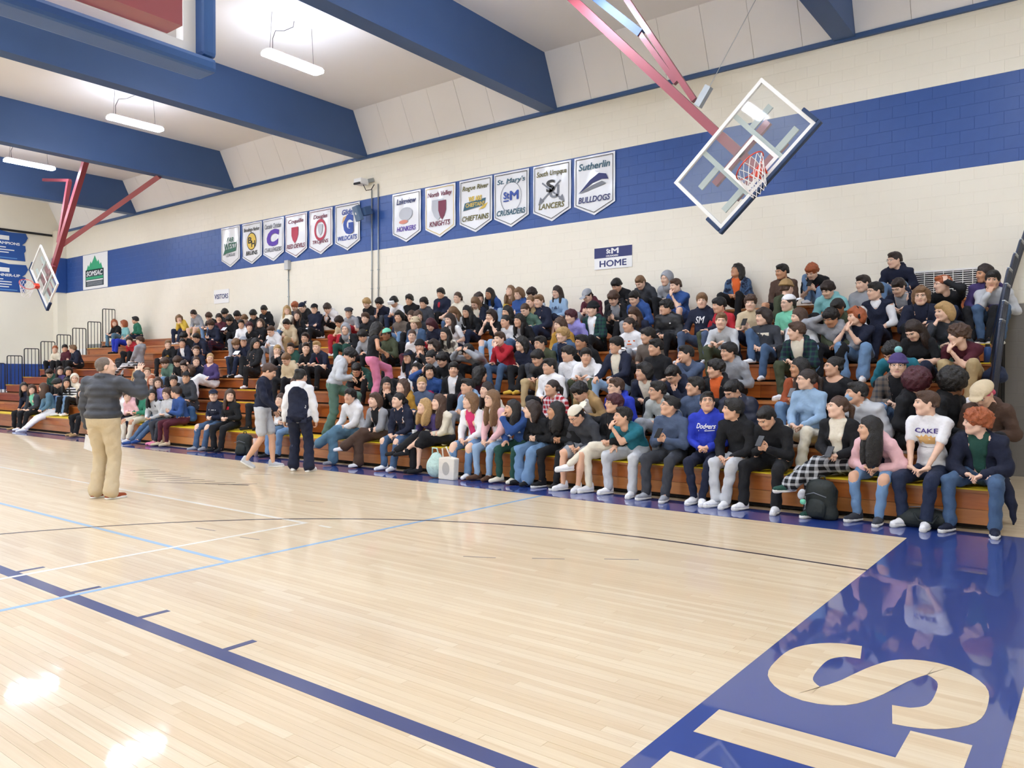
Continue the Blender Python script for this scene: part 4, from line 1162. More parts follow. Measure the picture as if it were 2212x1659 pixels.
def fabric(key):
    nm = 'fabric_' + key
    if nm in _mats: return _mats[nm]
    if key.startswith('plaid:') or key.startswith('stripe:') or key.startswith('dye:') or key.startswith('camo:'):
        kind, a, b = key.split(':')
        m = mat(nm, PAL[a], rough=0.9)
        nt = m.node_tree; bs = nt.nodes['Principled BSDF']; L = nt.links.new
        tc = nt.nodes.new('ShaderNodeTexCoord')
        mx = nt.nodes.new('ShaderNodeMix'); mx.data_type = 'RGBA'; mx.inputs[6].default_value = lin(PAL[a]); mx.inputs[7].default_value = lin(PAL[b])
        if kind == 'dye' or kind == 'camo':
            n = nt.nodes.new('ShaderNodeTexNoise'); n.inputs['Scale'].default_value = 11; n.inputs['Distortion'].default_value = 1.0
            L(tc.outputs['Object'], n.inputs[0])
            r = nt.nodes.new('ShaderNodeValToRGB'); r.color_ramp.elements[0].position = 0.42; r.color_ramp.elements[1].position = 0.58
            L(n.outputs[0], r.inputs[0]); L(r.outputs[0], mx.inputs[0])
        else:
            sx = nt.nodes.new('ShaderNodeSeparateXYZ'); L(tc.outputs['Object'], sx.inputs[0])
            def band(o, fr):
                s1 = nt.nodes.new('ShaderNodeMath'); s1.operation = 'MULTIPLY'; s1.inputs[1].default_value = fr; L(o, s1.inputs[0])
                s2 = nt.nodes.new('ShaderNodeMath'); s2.operation = 'FRACT'; L(s1.outputs[0], s2.inputs[0])
                s3 = nt.nodes.new('ShaderNodeMath'); s3.operation = 'GREATER_THAN'; s3.inputs[1].default_value = 0.5 if kind == 'stripe' else 0.62; L(s2.outputs[0], s3.inputs[0])
                return s3.outputs[0]
            if kind == 'stripe':
                L(band(sx.outputs[2], 14), mx.inputs[0])
            else:
                q = nt.nodes.new('ShaderNodeMath'); q.operation = 'ADD'
                L(band(sx.outputs[0], 14), q.inputs[0]); L(band(sx.outputs[2], 14), q.inputs[1])
                h = nt.nodes.new('ShaderNodeMath'); h.operation = 'MULTIPLY'; h.inputs[1].default_value = 0.5; L(q.outputs[0], h.inputs[0]); L(h.outputs[0], mx.inputs[0])
        L(mx.outputs[2], bs.inputs['Base Color'])
        return m
    glossy = key.startswith('puff_')
    c = PAL[key.split('_')[-1]]
    return mat(nm, c, rough=0.5 if glossy else 0.88, noise=0.12, nscale=9, bump=0.6, bscale=(16 if not glossy else 9), sheen=0.0)
def hairm(c):
    m = mat('hair_' + c, HCOL[c], rough=0.45, noise=0.35, nscale=45, bump=0.5, bscale=90)
    return m
def skinm(c): return mat('skin_' + c, SKN[c], rough=0.5, noise=0.05, nscale=30)
M_EYE = mat('eye_white', '#dcdad4', rough=0.3); M_IRIS = mat('iris_dark', '#1c1512', rough=0.3)
def lipm(c): return mat('lips_' + c, {'a': '#d0968a', 'b': '#c58a79', 'c': '#ab705c', 'd': '#825241'}[c], rough=0.45)
TOPN = dict(hood='hoodie', tee='t_shirt', sweat='sweatshirt', jack='jacket', puff='puffer_jacket', cardi='cardigan', vest='vest', tank='tank_top', zip='jacket', shirt='shirt', coat='coat')
BOTN = dict(pant='trousers', jean='jeans', wide='wide_trousers', short='shorts', skirt='skirt', slim='trousers')

def ik(a, c, l1, l2, pole):
    a = np.asarray(a, float); c = np.asarray(c, float)
    d = c - a; L = np.linalg.norm(d)
    if L > (l1 + l2) * 0.995:
        c = a + d / L * (l1 + l2) * 0.995; d = c - a; L = np.linalg.norm(d)
    if L < abs(l1 - l2) + 0.02:
        L = abs(l1 - l2) + 0.02; c = a + nrm(d) * L
    x = (l1 * l1 - l2 * l2 + L * L) / (2 * L)
    hgt = math.sqrt(max(l1 * l1 - x * x, 0))
    n = nrm(d); p = np.asarray(pole, float); p = nrm(p - n * (p @ n))
    return a + n * x + p * hgt, c

def basis(fwd_, upv):
    """columns x,y,z with -y along fwd_ and z near upv"""
    y = -nrm(fwd_); z = np.asarray(upv, float); z = nrm(z - y * (z @ y)); x = np.cross(y, z)
    return np.stack([x, y, z], 1)

def make_person(J, look, label, loc, yaw, lod, h):
    """J: joints in local coordinates, look: dict of appearance"""
    root = empty('person', loc, (0, 0, yaw))
    tag(root, label, 'person')
    top, bot = look['top'], look['bot']
    tt, bt = top[0], bot[0]
    g = look.get('girth', 1.0)
    fem = look.get('fem', 0)
    f = Field()
    loose = {'hood': 0.012, 'puff': 0.026, 'jack': 0.014, 'zip': 0.012, 'sweat': 0.008, 'coat': 0.02, 'cardi': 0.010, 'shirt': 0.006}.get(tt, 0.003)
    S = J['spine']            # pelvis, waist, chest, neck
    rl = J['srot']
    f.ell(S[0] + np.array([0, 0.01, 0.0]), (0.165 * g + (0.012 if fem else 0), 0.128 * g, 0.115), rl[0], 1 if look.get('longtop') else 2, 0.04)
    f.ell(S[1] + rl[1] @ np.array([0, 0.0, -0.02]), (0.142 * g + loose, 0.112 * g + loose, 0.155), rl[1], 1, 0.05)
    f.ell(S[2], (0.158 * g + loose, 0.112 * g + loose, 0.165), rl[2], 1, 0.05)
    f.ell(S[0] + rl[0] @ np.array([0, 0.005, 0.065]), (0.158 * g + loose, 0.125 * g + loose, 0.075), rl[0], 1, 0.03)
    if fem:
        for sx in (-1, 1): f.ell(S[2] + rl[2] @ np.array([sx * 0.07, -0.085, -0.03]), (0.06, 0.05, 0.058), rl[2], 1, 0.04)
    shr = 0.058 + loose * 0.7
    for s in (0, 1):
        sh, el, wr = J['sh'][s], J['el'][s], J['wr'][s]
        f.cone(S[3] + rl[2] @ np.array([0, 0.01, -0.03]), sh, 0.062 + loose * 0.5, shr, 1, 0.04)
        sleeve = tt not in ('tee', 'tank', 'vest')
        if tt in ('tank',):
            f.cone(sh, el, 0.046, 0.04, 0, 0.02); f.cone(el, wr, 0.039, 0.026, 0, 0.02)
        elif tt == 'vest':
            f.cone(sh, el, 0.058, 0.054, 3, 0.02); f.cone(el, el + (wr - el) * 0.35, 0.052, 0.046, 3, 0.02); f.cone(el, wr, 0.038, 0.026, 0, 0.02)
        elif tt == 'tee':
            m = sh + (el - sh) * 0.68
            f.cone(sh, m, 0.054, 0.054, 1, 0.02); f.cone(sh, el, 0.044, 0.039, 0, 0.012); f.cone(el, wr, 0.04, 0.026, 0, 0.02)
        else:
            f.cone(sh, el, 0.052 + loose, 0.046 + loose, 1, 0.025); f.cone(el, el + (wr - el) * 0.93, 0.046 + loose, 0.034 + loose * 0.7, 1, 0.02); f.cone(el, wr, 0.03, 0.025, 0, 0.01)
            # a fold above the elbow
            f.cone(el + (sh - el) * 0.12, el + (sh - el) * 0.2, 0.05 + loose, 0.049 + loose, 1, 0.02)
        hd = J['hd'][s]
        f.cone(wr, wr + hd * 0.06, 0.022, 0.024, 0, 0.012)
        hp_, kn, an = J['hip'][s], J['kn'][s], J['an'][s]
        tk = J['toe'][s]
        if bt == 'short':
            m = hp_ + (kn - hp_) * 0.74
            f.cone(hp_, m, 0.098 * g, 0.088 * g, 2, 0.035); f.cone(hp_, kn, 0.08 * g, 0.056, 0, 0.015)
            f.cone(kn, kn + (an - kn) * 0.45, 0.054, 0.056, 0, 0.02); f.cone(kn + (an - kn) * 0.45, an, 0.056, 0.034, 0, 0.02)
        else:
            w1, w2, w3 = dict(pant=(0.092, 0.068, 0.054), jean=(0.09, 0.066, 0.052), wide=(0.094, 0.076, 0.082), slim=(0.086, 0.06, 0.044), skirt=(0.1, 0.085, 0.04))[bt]
            f.cone(hp_, kn, w1 * g, w2, 2, 0.035)
            e = kn + (an - kn) * (0.97 if bt != 'skirt' else 0.1)
            f.cone(kn, e, w2 - 0.003, w3, 2, 0.02)
            if bt in ('skirt',): f.cone(kn, an, 0.05, 0.034, 0, 0.02)
            if bt in ('jean', 'pant', 'wide'):
                e2 = kn + (an - kn) * 0.86; f.cone(e2, e, w3 + 0.004, w3 + 0.007, 2, 0.015)
        f.cone(an, an + np.array([0, 0, -0.03]), 0.036, 0.034, 4, 0.015)
        f.cone(an + np.array([0, 0, -0.04]), an + np.array([0, 0, -0.045]) + tk * 0.13, 0.03, 0.024, 4, 0.02)
    hc, HR = J['hc'], J['HR']
    nb = S[3]
    lowneck = tt == 'tank' or look.get('scoop')
    if not lowneck: f.cone(S[2] + rl[2] @ np.array([0, 0.0, 0.05]), nb + rl[2] @ np.array([0, 0.004, 0.0]), 0.1, 0.064, 1, 0.03)
    f.cone(nb + rl[2] @ np.array([0, 0.0, -0.03 if lowneck else 0.02]), hc + HR @ np.array([0, 0.03, -0.09]), 0.053, 0.05, 0, 0.015)
    f.ell(hc + HR @ np.array([0, 0.012, 0.01]), (0.06, 0.074, 0.08), HR, 0, 0.02)
    if tt in ('hood', 'zip', 'jack') and not look.get('hoodup') and not look.get('nohood'):
        R2 = rl[2]
        pts = [nb + R2 @ np.array([0.095 * math.sin(a), 0.03 + 0.075 * math.cos(a), 0.012 + 0.02 * math.cos(a)]) for a in np.linspace(-2.3, 2.3, 9)]
        for a, b in zip(pts, pts[1:]): f.cone(a, b, 0.034, 0.034, 1, 0.02)
        f.ell(nb + R2 @ np.array([0, 0.115, -0.05]), (0.1, 0.05, 0.085), R2, 1, 0.03)
    elif tt in ('puff', 'coat', 'shirt'):
        pts = [nb + rl[2] @ np.array([0.078 * math.sin(a), 0.012 + 0.066 * math.cos(a), 0.02]) for a in np.linspace(-2.5, 2.5, 9)]
        for a, b in zip(pts, pts[1:]): f.cone(a, b, 0.024, 0.024, 1, 0.012)
    elif tt in ('sweat', 'tee'):
        pts = [nb + rl[2] @ np.array([0.075 * math.sin(a), 0.0 + 0.068 * math.cos(a), -0.004 + 0.012 * math.cos(a)]) for a in np.linspace(-math.pi, math.pi, 12)]
        for a, b in zip(pts, pts[1:]): f.cone(a, b, 0.014, 0.014, 1, 0.01)
    if look.get('tail'):
        for sx in (-1, 1):
            f.cone((sx * 0.17, 0.03, 0.06), (sx * 0.27, -0.06, -0.16), 0.06, 0.045, 1, 0.03); f.cone((sx * 0.27, -0.06, -0.16), (sx * 0.3, -0.1, -0.36), 0.045, 0.015, 1, 0.02)
    V, Q = f.mesh(h)
    V = smooth(V, Q, 1, 0.3)
    # classify vertices by nearest primitive
    best = np.full(len(V), 9.0); cls = np.zeros(len(V), int)
    for pr in f.p:
        d = f.dist(pr, V); m = d < best
        best[m] = d[m]; cls[m] = pr[5]
    R2 = rl[2]
    loc2 = (V - S[2]) @ R2
    if tt in ('jack', 'cardi', 'coat', 'vest') or look.get('inner'):
        wv = 0.028 + np.clip((loc2[:, 2] + 0.25), 0, 0.45) * (0.16 if tt != 'vest' else 0.1)
        if tt == 'vest': wv = np.where(loc2[:, 2] > 0.03, (loc2[:, 2] - 0.03) * 0.6, -1)
        m = (cls == 1) & (np.abs(loc2[:, 0]) < wv) & (loc2[:, 1] < -0.02) & (loc2[:, 2] < 0.19) & (loc2[:, 2] > -0.42)
        cls[m] = 3
    if look.get('scoop'):
        m = (cls == 1) & (loc2[:, 1] < 0.02) & (loc2[:, 2] > 0.07 + 6 * loc2[:, 0] ** 2)
        cls[m] = 0
    fc = np.sort(cls[Q], 1)[:, 1]            # lower-middle vote
    for c_ in (1, 2, 3):
        m = (cls[Q] == c_).sum(1) >= 2
        fc[m] = c_
    rip = look.get('rip')
    N = vnormals(V, Q)
    # soft cloth folds where the figure is clothed
    fa = {'puff': 0.0035, 'coat': 0.0045, 'hood': 0.005, 'sweat': 0.0045}.get(tt, 0.0038)
    ph_ = look.get('seed', 0.0)
    x_, y_, z_ = V[:, 0], V[:, 1], V[:, 2]
    fold = np.sin(48 * z_ + 14 * x_ + ph_ + 2.2 * np.sin(19 * x_ + 11 * y_ + ph_)) + 0.7 * np.sin(33 * y_ - 27 * z_ + 23 * x_ + 2 * ph_)
    V = V + N * (fold * np.where((cls == 1) | (cls == 2), fa, 0.0))[:, None]
    if tt == 'puff':
        V = V + N * (np.abs(np.sin(loc2[:, 2] * 38)) * 0.012 * (cls == 1))[:, None]
    sk = look['skin']
    A = Acc(); A.add(V, Q, 0)
    hv, hq, hm = HEAD[lod]
    A.add(hv * J.get('hs', 1.0) @ HR.T + hc, hq, hm)
    for s in (0, 1):
        hv2, hq2 = HAND[J['hk'][s], lod]
        B = basis(J['hd'][s], J['hn'][s])
        v2 = hv2.copy()
        if s == 1: v2[:, 0] *= -1; hq2 = hq2[:, ::-1]
        A.add((v2 * look.get('hsz', 0.95)) @ B.T + J['wr'][s] - J['hd'][s] * 0.005, hq2, 0)
    bv, bq, bmi = A.get()
    me = quad_mesh('body', bv, bq, bmi)
    for m in (skinm(sk), M_EYE, M_IRIS, hairm(look['hair'][1]), lipm(sk)): me.materials.append(m)
    link('body', me, None, root)
    def shell(c_, nm, m, off, extra=None):
        sel = fc == c_
        if extra is not None: sel &= extra
        if sel.sum() < 8: return None
        q = Q[sel]; ids, inv = np.unique(q, return_inverse=True); q = inv.reshape(-1, 4)
        v = V[ids] + N[ids] * off; vi = V[ids] - N[ids] * 0.004
        # close the rim inwards
        ed = {}
        e = np.stack([q, np.roll(q, -1, 1)], -1).reshape(-1, 2)
        key = np.minimum(e[:, 0], e[:, 1]) * len(ids) + np.maximum(e[:, 0], e[:, 1])
        uq, cn = np.unique(key, return_counts=True)
        be = e[np.isin(key, uq[cn == 1])]
        n = len(ids)
        if len(be):
            for _ in range(4):
                ac = np.zeros_like(v); cn_ = np.zeros(n)
                for a_, b_ in ((0, 1), (1, 0)):
                    np.add.at(ac, be[:, a_], v[be[:, b_]]); np.add.at(cn_, be[:, a_], 1)
                mk = cn_ > 0
                v[mk] = 0.45 * v[mk] + 0.55 * ac[mk] / cn_[mk][:, None]
            bi = np.unique(be); vi[bi] = v[bi] - N[ids][bi] * (off + 0.006)
        rim = np.stack([be[:, 1], be[:, 0], be[:, 0] + n, be[:, 1] + n], 1) if len(be) else np.zeros((0, 4), int)
        used = np.unique(be) if len(be) else np.array([], int)
        vv = np.concatenate([v, vi]); qq = np.concatenate([q, rim])
        ids2, inv2 = np.unique(qq, return_inverse=True)
        me = quad_mesh(nm, vv[ids2], inv2.reshape(-1, 4))
        me.materials.append(m)
        return link(nm, me, None, root)
    tk_ = ('puff_' if tt == 'puff' else '') + top[1] if ':' not in top[1] else top[1]
    o_top = shell(1, TOPN[tt], fabric(tk_), 0.006)
    ex = None
    if rip:
        cen = V[Q].mean(1); ex = np.ones(len(Q), bool)
        for s in (0, 1):
            d = np.linalg.norm(cen - (J['kn'][s] + np.array([0, -0.055, 0.02])), axis=1) / 0.72
            ex &= d > rip
    shell(2, BOTN[bt], fabric(bot[1]), 0.006, ex)
    inner_c = look.get('inner', top[2] if len(top) > 2 else 'gy')
    shell(3, 'inner_shirt', fabric(inner_c), 0.003)
    # hair and headwear
    HM = Matrix(np.block([[HR * J.get('hs', 1.0), hc[:, None]], [np.zeros((1, 3)), np.ones((1, 1))]]).tolist())
    def worn(nm, st, m):
        o = link(nm, hair_mesh(st, lod), None, root)
        o.matrix_local = HM
        o.material_slots[0].link = 'OBJECT'; o.material_slots[0].material = m
        return o
    hs_, hc_ = look['hair']
    if any(q in look for q in ('cap', 'bcap', 'fcap', 'bean')) and hs_ in ('short', 'fade', 'bowl', 'mop', 'curly', 'wild'): hs_ = 'capped'
    if look.get('hoodup'): worn('hood', 'hood', fabric(top[1] if look['hoodup'] is True else look['hoodup']))
    elif hs_ != 'none': worn('hair', hs_, hairm(hc_))
    for kind, nm in (('cap', 'cap'), ('bcap', 'cap'), ('fcap', 'flat_cap'), ('bean', 'beanie')):
        if kind in look:
            o = worn(nm, kind, fabric(look[kind]))
            if look.get('pom'):
                pm = quad_mesh('pompom', *cubesphere(np.array([0, 0.03, 0.185]), np.array([0.042] * 3), 4)); pm.materials.append(fabric('tq'))
                q = link('pompom', pm, None, o)
    if look.get('glasses') and lod < 2:
        mb = MB()
        for sx in (-1, 1):
            mb.tube([(sx * 0.032 + 0.022 * math.cos(t), -0.104 + 0.006 * abs(math.cos(t)), 0.008 + 0.017 * math.sin(t)) for t in np.linspace(0, 2 * math.pi, 12, endpoint=False)], 0.0014, 4, close=True)
            mb.tube([(sx * 0.054, -0.1, 0.012), (sx * 0.078, -0.05, 0.012), (sx * 0.082, 0.02, 0.008)], 0.002, 4)
        mb.tube([(-0.01, -0.106, 0.01), (0.01, -0.106, 0.01)], 0.002, 4)
        o = mb.build('glasses', mat('glasses_frame', '#5a4c44', rough=0.4), root); o.matrix_local = HM
    if look.get('mask'):
        f2 = Field(); f2.ell((0, -0.062, -0.045), (0.062, 0.062, 0.055)); f2.cut((0, 0.02, -0.03), (0.2, 0.07, 0.2), k=0.005)
        v, q = f2.mesh(0.011); me = quad_mesh('face_mask', v, q); me.materials.append(fabric('lb')); o = link('face_mask', me, None, root); o.matrix_local = HM
    if look.get('phones'):
        c = look['phones']
        mb = MB()
        if c == 'neck':
            pass
        mb.tube([(0.098 * math.cos(t), 0.02, 0.02 + 0.125 * math.sin(t)) for t in np.linspace(0, math.pi, 12)], 0.009, 6)
        o = mb.build('headphones', fabric('bk'), root, smooth=True); o.matrix_local = HM
        for sx in (-1, 1):
            pm = quad_mesh('ear_cup', *cubesphere(np.array([sx * 0.095, 0.015, -0.005]), np.array([0.02, 0.04, 0.045]), 3)); pm.materials.append(fabric('bk'))
            link('ear_cup', pm, None, o)
    if look.get('neckphones'):
        mb = MB(); R3 = rl[2]
        mb.tube([nb + R3 @ np.array([0.1 * math.sin(a), 0.02 + 0.09 * math.cos(a), 0.05]) for a in np.linspace(-2.2, 2.2, 14)], 0.012, 6)
        o = mb.build('headphones', fabric('wh'), root, smooth=True)
        for sx in (-1, 1):
            pm = quad_mesh('ear_cup', *cubesphere(nb + R3 @ np.array([sx * 0.075, -0.045, 0.04]), np.array([0.035, 0.025, 0.038]), 3)); pm.materials.append(fabric('wh'))
            link('ear_cup', pm, None, o)
    if look.get('visor'):
        o = MB().box(-0.085, 0.085, -0.15, -0.085, 0.0, 0.085).build('visor_headset', mat('headset_white', '#eef0f2', rough=0.3), root, bevel=0.02); o.matrix_local = HM
    # shoes
    for s in (0, 1):
        o = link('shoe', SHOE, None, root)
        B = basis(J['toe'][s], J['fup'][s])
        an = J['an'][s] - B[:, 2] * 0.085
        o.matrix_local = Matrix(np.block([[B, an[:, None]], [np.zeros((1, 3)), np.ones((1, 1))]]).tolist())
        o.material_slots[0].link = 'OBJECT'; o.material_slots[0].material = fabric(look.get('shoe', 'wh'))
        if lod == 0 or look.get('sole'): link('sole', SOLE, None, o)
    return root, o_top, dict(S=S, rl=rl)

def seated(pose, legs, floor_dz, lean, ts, fem, hand_m, rnd, body_lat=0.0):
    """joint positions for a seated figure, seat surface at z=0, facing -y"""
    J = {}
    L = math.radians(lean)
    sc = 0.95 if fem else 1.0
    a0, a1, a2 = L * 0.45, L * 0.95, L * 1.35
    side = math.radians(body_lat)
    def dirv(a): return nrm([math.sin(side), -math.sin(a), math.cos(a)])
    S0 = np.array([0, 0, 0.115]); S1 = S0 + dirv(a0) * 0.17 * ts; S2 = S1 + dirv(a1) * 0.185 * ts; S3 = S2 + dirv(a2) * 0.165 * ts
    J['spine'] = [S0, S1, S2, S3]
    J['srot'] = [roty(side) @ rotx(a0 * 0.6), roty(side) @ rotx(a0), roty(side) @ rotx(a1)]
    shw = (0.158 if fem else 0.178)
    R = J['srot'][2]
    J['sh'] = [S3 + R @ np.array([-shw, 0.0, -0.065]), S3 + R @ np.array([shw, 0.0, -0.065])]
    J['hip'] = [np.array([-0.088, -0.02, 0.1]), np.array([0.088, -0.02, 0.1])]
    an = []; kn = []; toe = []; fup = []
    for s, sx in ((0, -1), (1, 1)):
        spread = {'w': 0.2, 't': 0.06}.get(legs, 0.115 + rnd.uniform(-0.02, 0.03))
        ay = -0.44 + rnd.uniform(-0.05, 0.05)
        az = floor_dz + 0.085
        A = np.array([sx * spread, ay, az]); pole = np.array([sx * 0.25, -0.7, 1.0])
        td = nrm([sx * 0.22, -1, 0])
        fu = np.array([0, 0, 1.0])
        if legs == 'o': A = np.array([sx * (0.08 + 0.05), -0.72 - 0.05 * sx, az]); fu = nrm([0, 0.35, 1])
        if legs == 'b': A = np.array([sx * spread, -0.24, az])
        if legs in ('cl', 'cr') and ((legs == 'cl') == (s == 1)):
            A = None
        if legs == 'u' and s == 0: A = np.array([sx * 0.1, -0.3, az + 0.26]);
        an.append(A); toe.append(td); fup.append(fu)
        if A is not None:
            K, A2 = ik(J['hip'][s], A, 0.43 * sc, 0.42 * sc, pole)
            an[s] = A2; kn.append(K)
        else: kn.append(None)
    for s, sx in ((0, -1), (1, 1)):
        if kn[s] is None:
            o = 1 - s
            K = kn[o] + np.array([sx * 0.03, 0.03, 0.125]);
            K = J['hip'][s] + nrm(K - J['hip'][s]) * 0.43 * sc
            d = nrm([-sx * 0.55, -0.55, -0.62]); an[s] = K + d * 0.41 * sc; kn[s] = K
            toe[s] = nrm([-sx * 0.6, -0.75, -0.05]); fup[s] = -d
    J['kn'], J['an'], J['toe'], J['fup'] = kn, an, toe, fup
    return J
def set_head(J, yaw, pitch, roll=0.0, hs=1.0):
    hs = hs * 1.07
    HR = rotz(yaw) @ rotx(pitch) @ roty(roll)
    S3 = J['spine'][3]; R = J['srot'][2]
    nd = nrm(0.65 * (R @ np.array([0, -0.12, 1.0])) + 0.35 * (HR @ np.array([0, 0.0, 1.0])) + np.array([0, -0.16 * max(0, math.sin(pitch)), 0]))
    J['hc'] = S3 + nd * 0.112 + HR @ np.array([0, -0.018, 0.03]); J['HR'] = HR; J['hs'] = hs
def set_arms(J, pose, hand_m, rnd, fem=0):
    """hand targets for a pose name"""
    sc = 0.94 if fem else 1.0
    hc, HR, kn = J['hc'], J['HR'], J['kn']
    S, R = J['spine'], J['srot'][2]
    T = [None, None]; HD = [None, None]; HN = [np.array([0, 0, 1.0])] * 2; HK = ['curl', 'curl']
    HN = list(HN)
    km = (kn[0] + kn[1]) / 2
    def rest(s):
        sx = -1 if s == 0 else 1
        hp_ = J['hip'][s]; q = hp_ + (kn[s] - hp_) * rnd.uniform(0.6, 0.85) + np.array([-sx * 0.02, 0.03, 0.095])
        d = nrm(kn[s] - hp_ + np.array([-sx * 0.15, 0, -0.06])); return q, d, np.array([0, 0, 1.0]), 'flat'
    def lap(s):
        sx = -1 if s == 0 else 1
        return S[0] + np.array([sx * 0.055, -0.24, 0.12]), nrm([-sx * 0.9, -0.5, -0.1]), np.array([0, 0, 1.0]), 'curl'
    def clasp(s, fwd_=0.0, upz=0.0):
        sx = -1 if s == 0 else 1
        y = min(km[1] + 0.08, -0.26) - fwd_
        z = max(km[2] + 0.07, 0.14) + upz
        return np.array([km[0] + sx * 0.075, y, z]), nrm([-sx * 0.85, -0.55, -0.12 - 0.3 * (sx > 0)]), nrm([0, 0.25, 1.0]), 'curl'
    def face(s, off, up_=0.4):
        sx = -1 if s == 0 else 1
        p = hc + HR @ np.array(off)
        d = nrm(HR @ np.array([-sx * 0.25, 0.3, 0.9 * up_ + 0.3]))
        return p, d, HR @ np.array([sx * 0.2, -1.0, 0.25]), 'curl'
    for s in (0, 1):
        sx = -1 if s == 0 else 1
        act = (s == 0) ^ bool(hand_m)
        r = rest(s)
        if pose == 'rest': r = rest(s)
        elif pose == 'lap': r = lap(s)
        elif pose == 'clasp': r = clasp(s)
        elif pose == 'prop': r = clasp(s, 0.12, 0.03)
        elif pose == 'chin': r = face(s, (sx * 0.025, -0.135, -0.165)) if act else lap(s)
        elif pose == 'mouth': r = face(s, (sx * 0.03, -0.16, -0.15))
        elif pose == 'mouth1': r = face(s, (sx * 0.02, -0.16, -0.13)) if act else rest(s)
        elif pose == 'cheeks': r = face(s, (sx * 0.09, -0.10, -0.15))
        elif pose == 'cross':
            r = (S[1] + R @ np.array([-sx * 0.09, -0.165 - 0.03 * s, 0.06]), nrm([-sx * 1.0, -0.1, 0.15]), R @ np.array([0, -1.0, 0.2]), 'flat')
        elif pose == 'phone':
            q = S[2] + np.array([sx * 0.045, -0.27, -0.14]); r = (q, nrm([-sx * 0.55, -0.55, 0.4]), nrm([sx * 0.4, -0.7, -0.5]), 'grip')
        elif pose == 'phone1':
            r = (S[2] + np.array([sx * 0.08, -0.3, -0.1]), nrm([-sx * 0.3, -0.75, 0.45]), nrm([sx * 0.3, -0.6, -0.6]), 'grip') if act else lap(s)
        elif pose == 'headr':
            r = (hc + HR @ np.array([sx * 0.125, 0.0, 0.02]), nrm(HR @ np.array([-sx * 0.35, 0.1, 1.0])), HR @ np.array([sx * 1.0, 0, 0.3]), 'curl') if act else lap(s)
        elif pose == 'over':
            r = (hc + HR @ np.array([sx * 0.12, -0.12, 0.12]), nrm([-sx * 0.8, 0.2, 0.35]), np.array([0, -1.0, 0.4]), 'curl')
        elif pose == 'hug':
            r = (np.array([km[0] - sx * 0.03, min(kn[0][1], kn[1][1]) - 0.07, km[2] - 0.02 + 0.04 * s]), nrm([-sx * 1.0, -0.1, 0]), np.array([0, -1.0, 0.2]), 'flat')
        elif pose == 'knees':
            r = (kn[s] + np.array([-sx * 0.02, -0.0, 0.075]), nrm([-sx * 0.2, -1, -0.5]), np.array([0, 0, 1.0]), 'curl')
        elif pose == 'side':
            r = (np.array([sx * 0.27, 0.06, 0.05]), nrm([sx * 0.2, -1, -0.1]), np.array([0, 0, 1.0]), 'flat') if act else rest(s)
        T[s], HD[s], HN[s], HK[s] = r
    J['el'], J['wr'] = [None, None], [None, None]
    for s, sx in ((0, -1), (1, 1)):
        pole = np.array([sx * 0.55, 0.35, -0.8])
        if pose in ('over',) or (pose == 'headr' and T[s][2] > J['sh'][s][2]): pole = np.array([sx * 1.0, -0.4, -0.35])
        E, W = ik(J['sh'][s], T[s], 0.285 * sc, 0.26 * sc, pole)
        J['el'][s], J['wr'][s] = E, W
    J['hd'], J['hn'], J['hk'] = HD, HN, HK
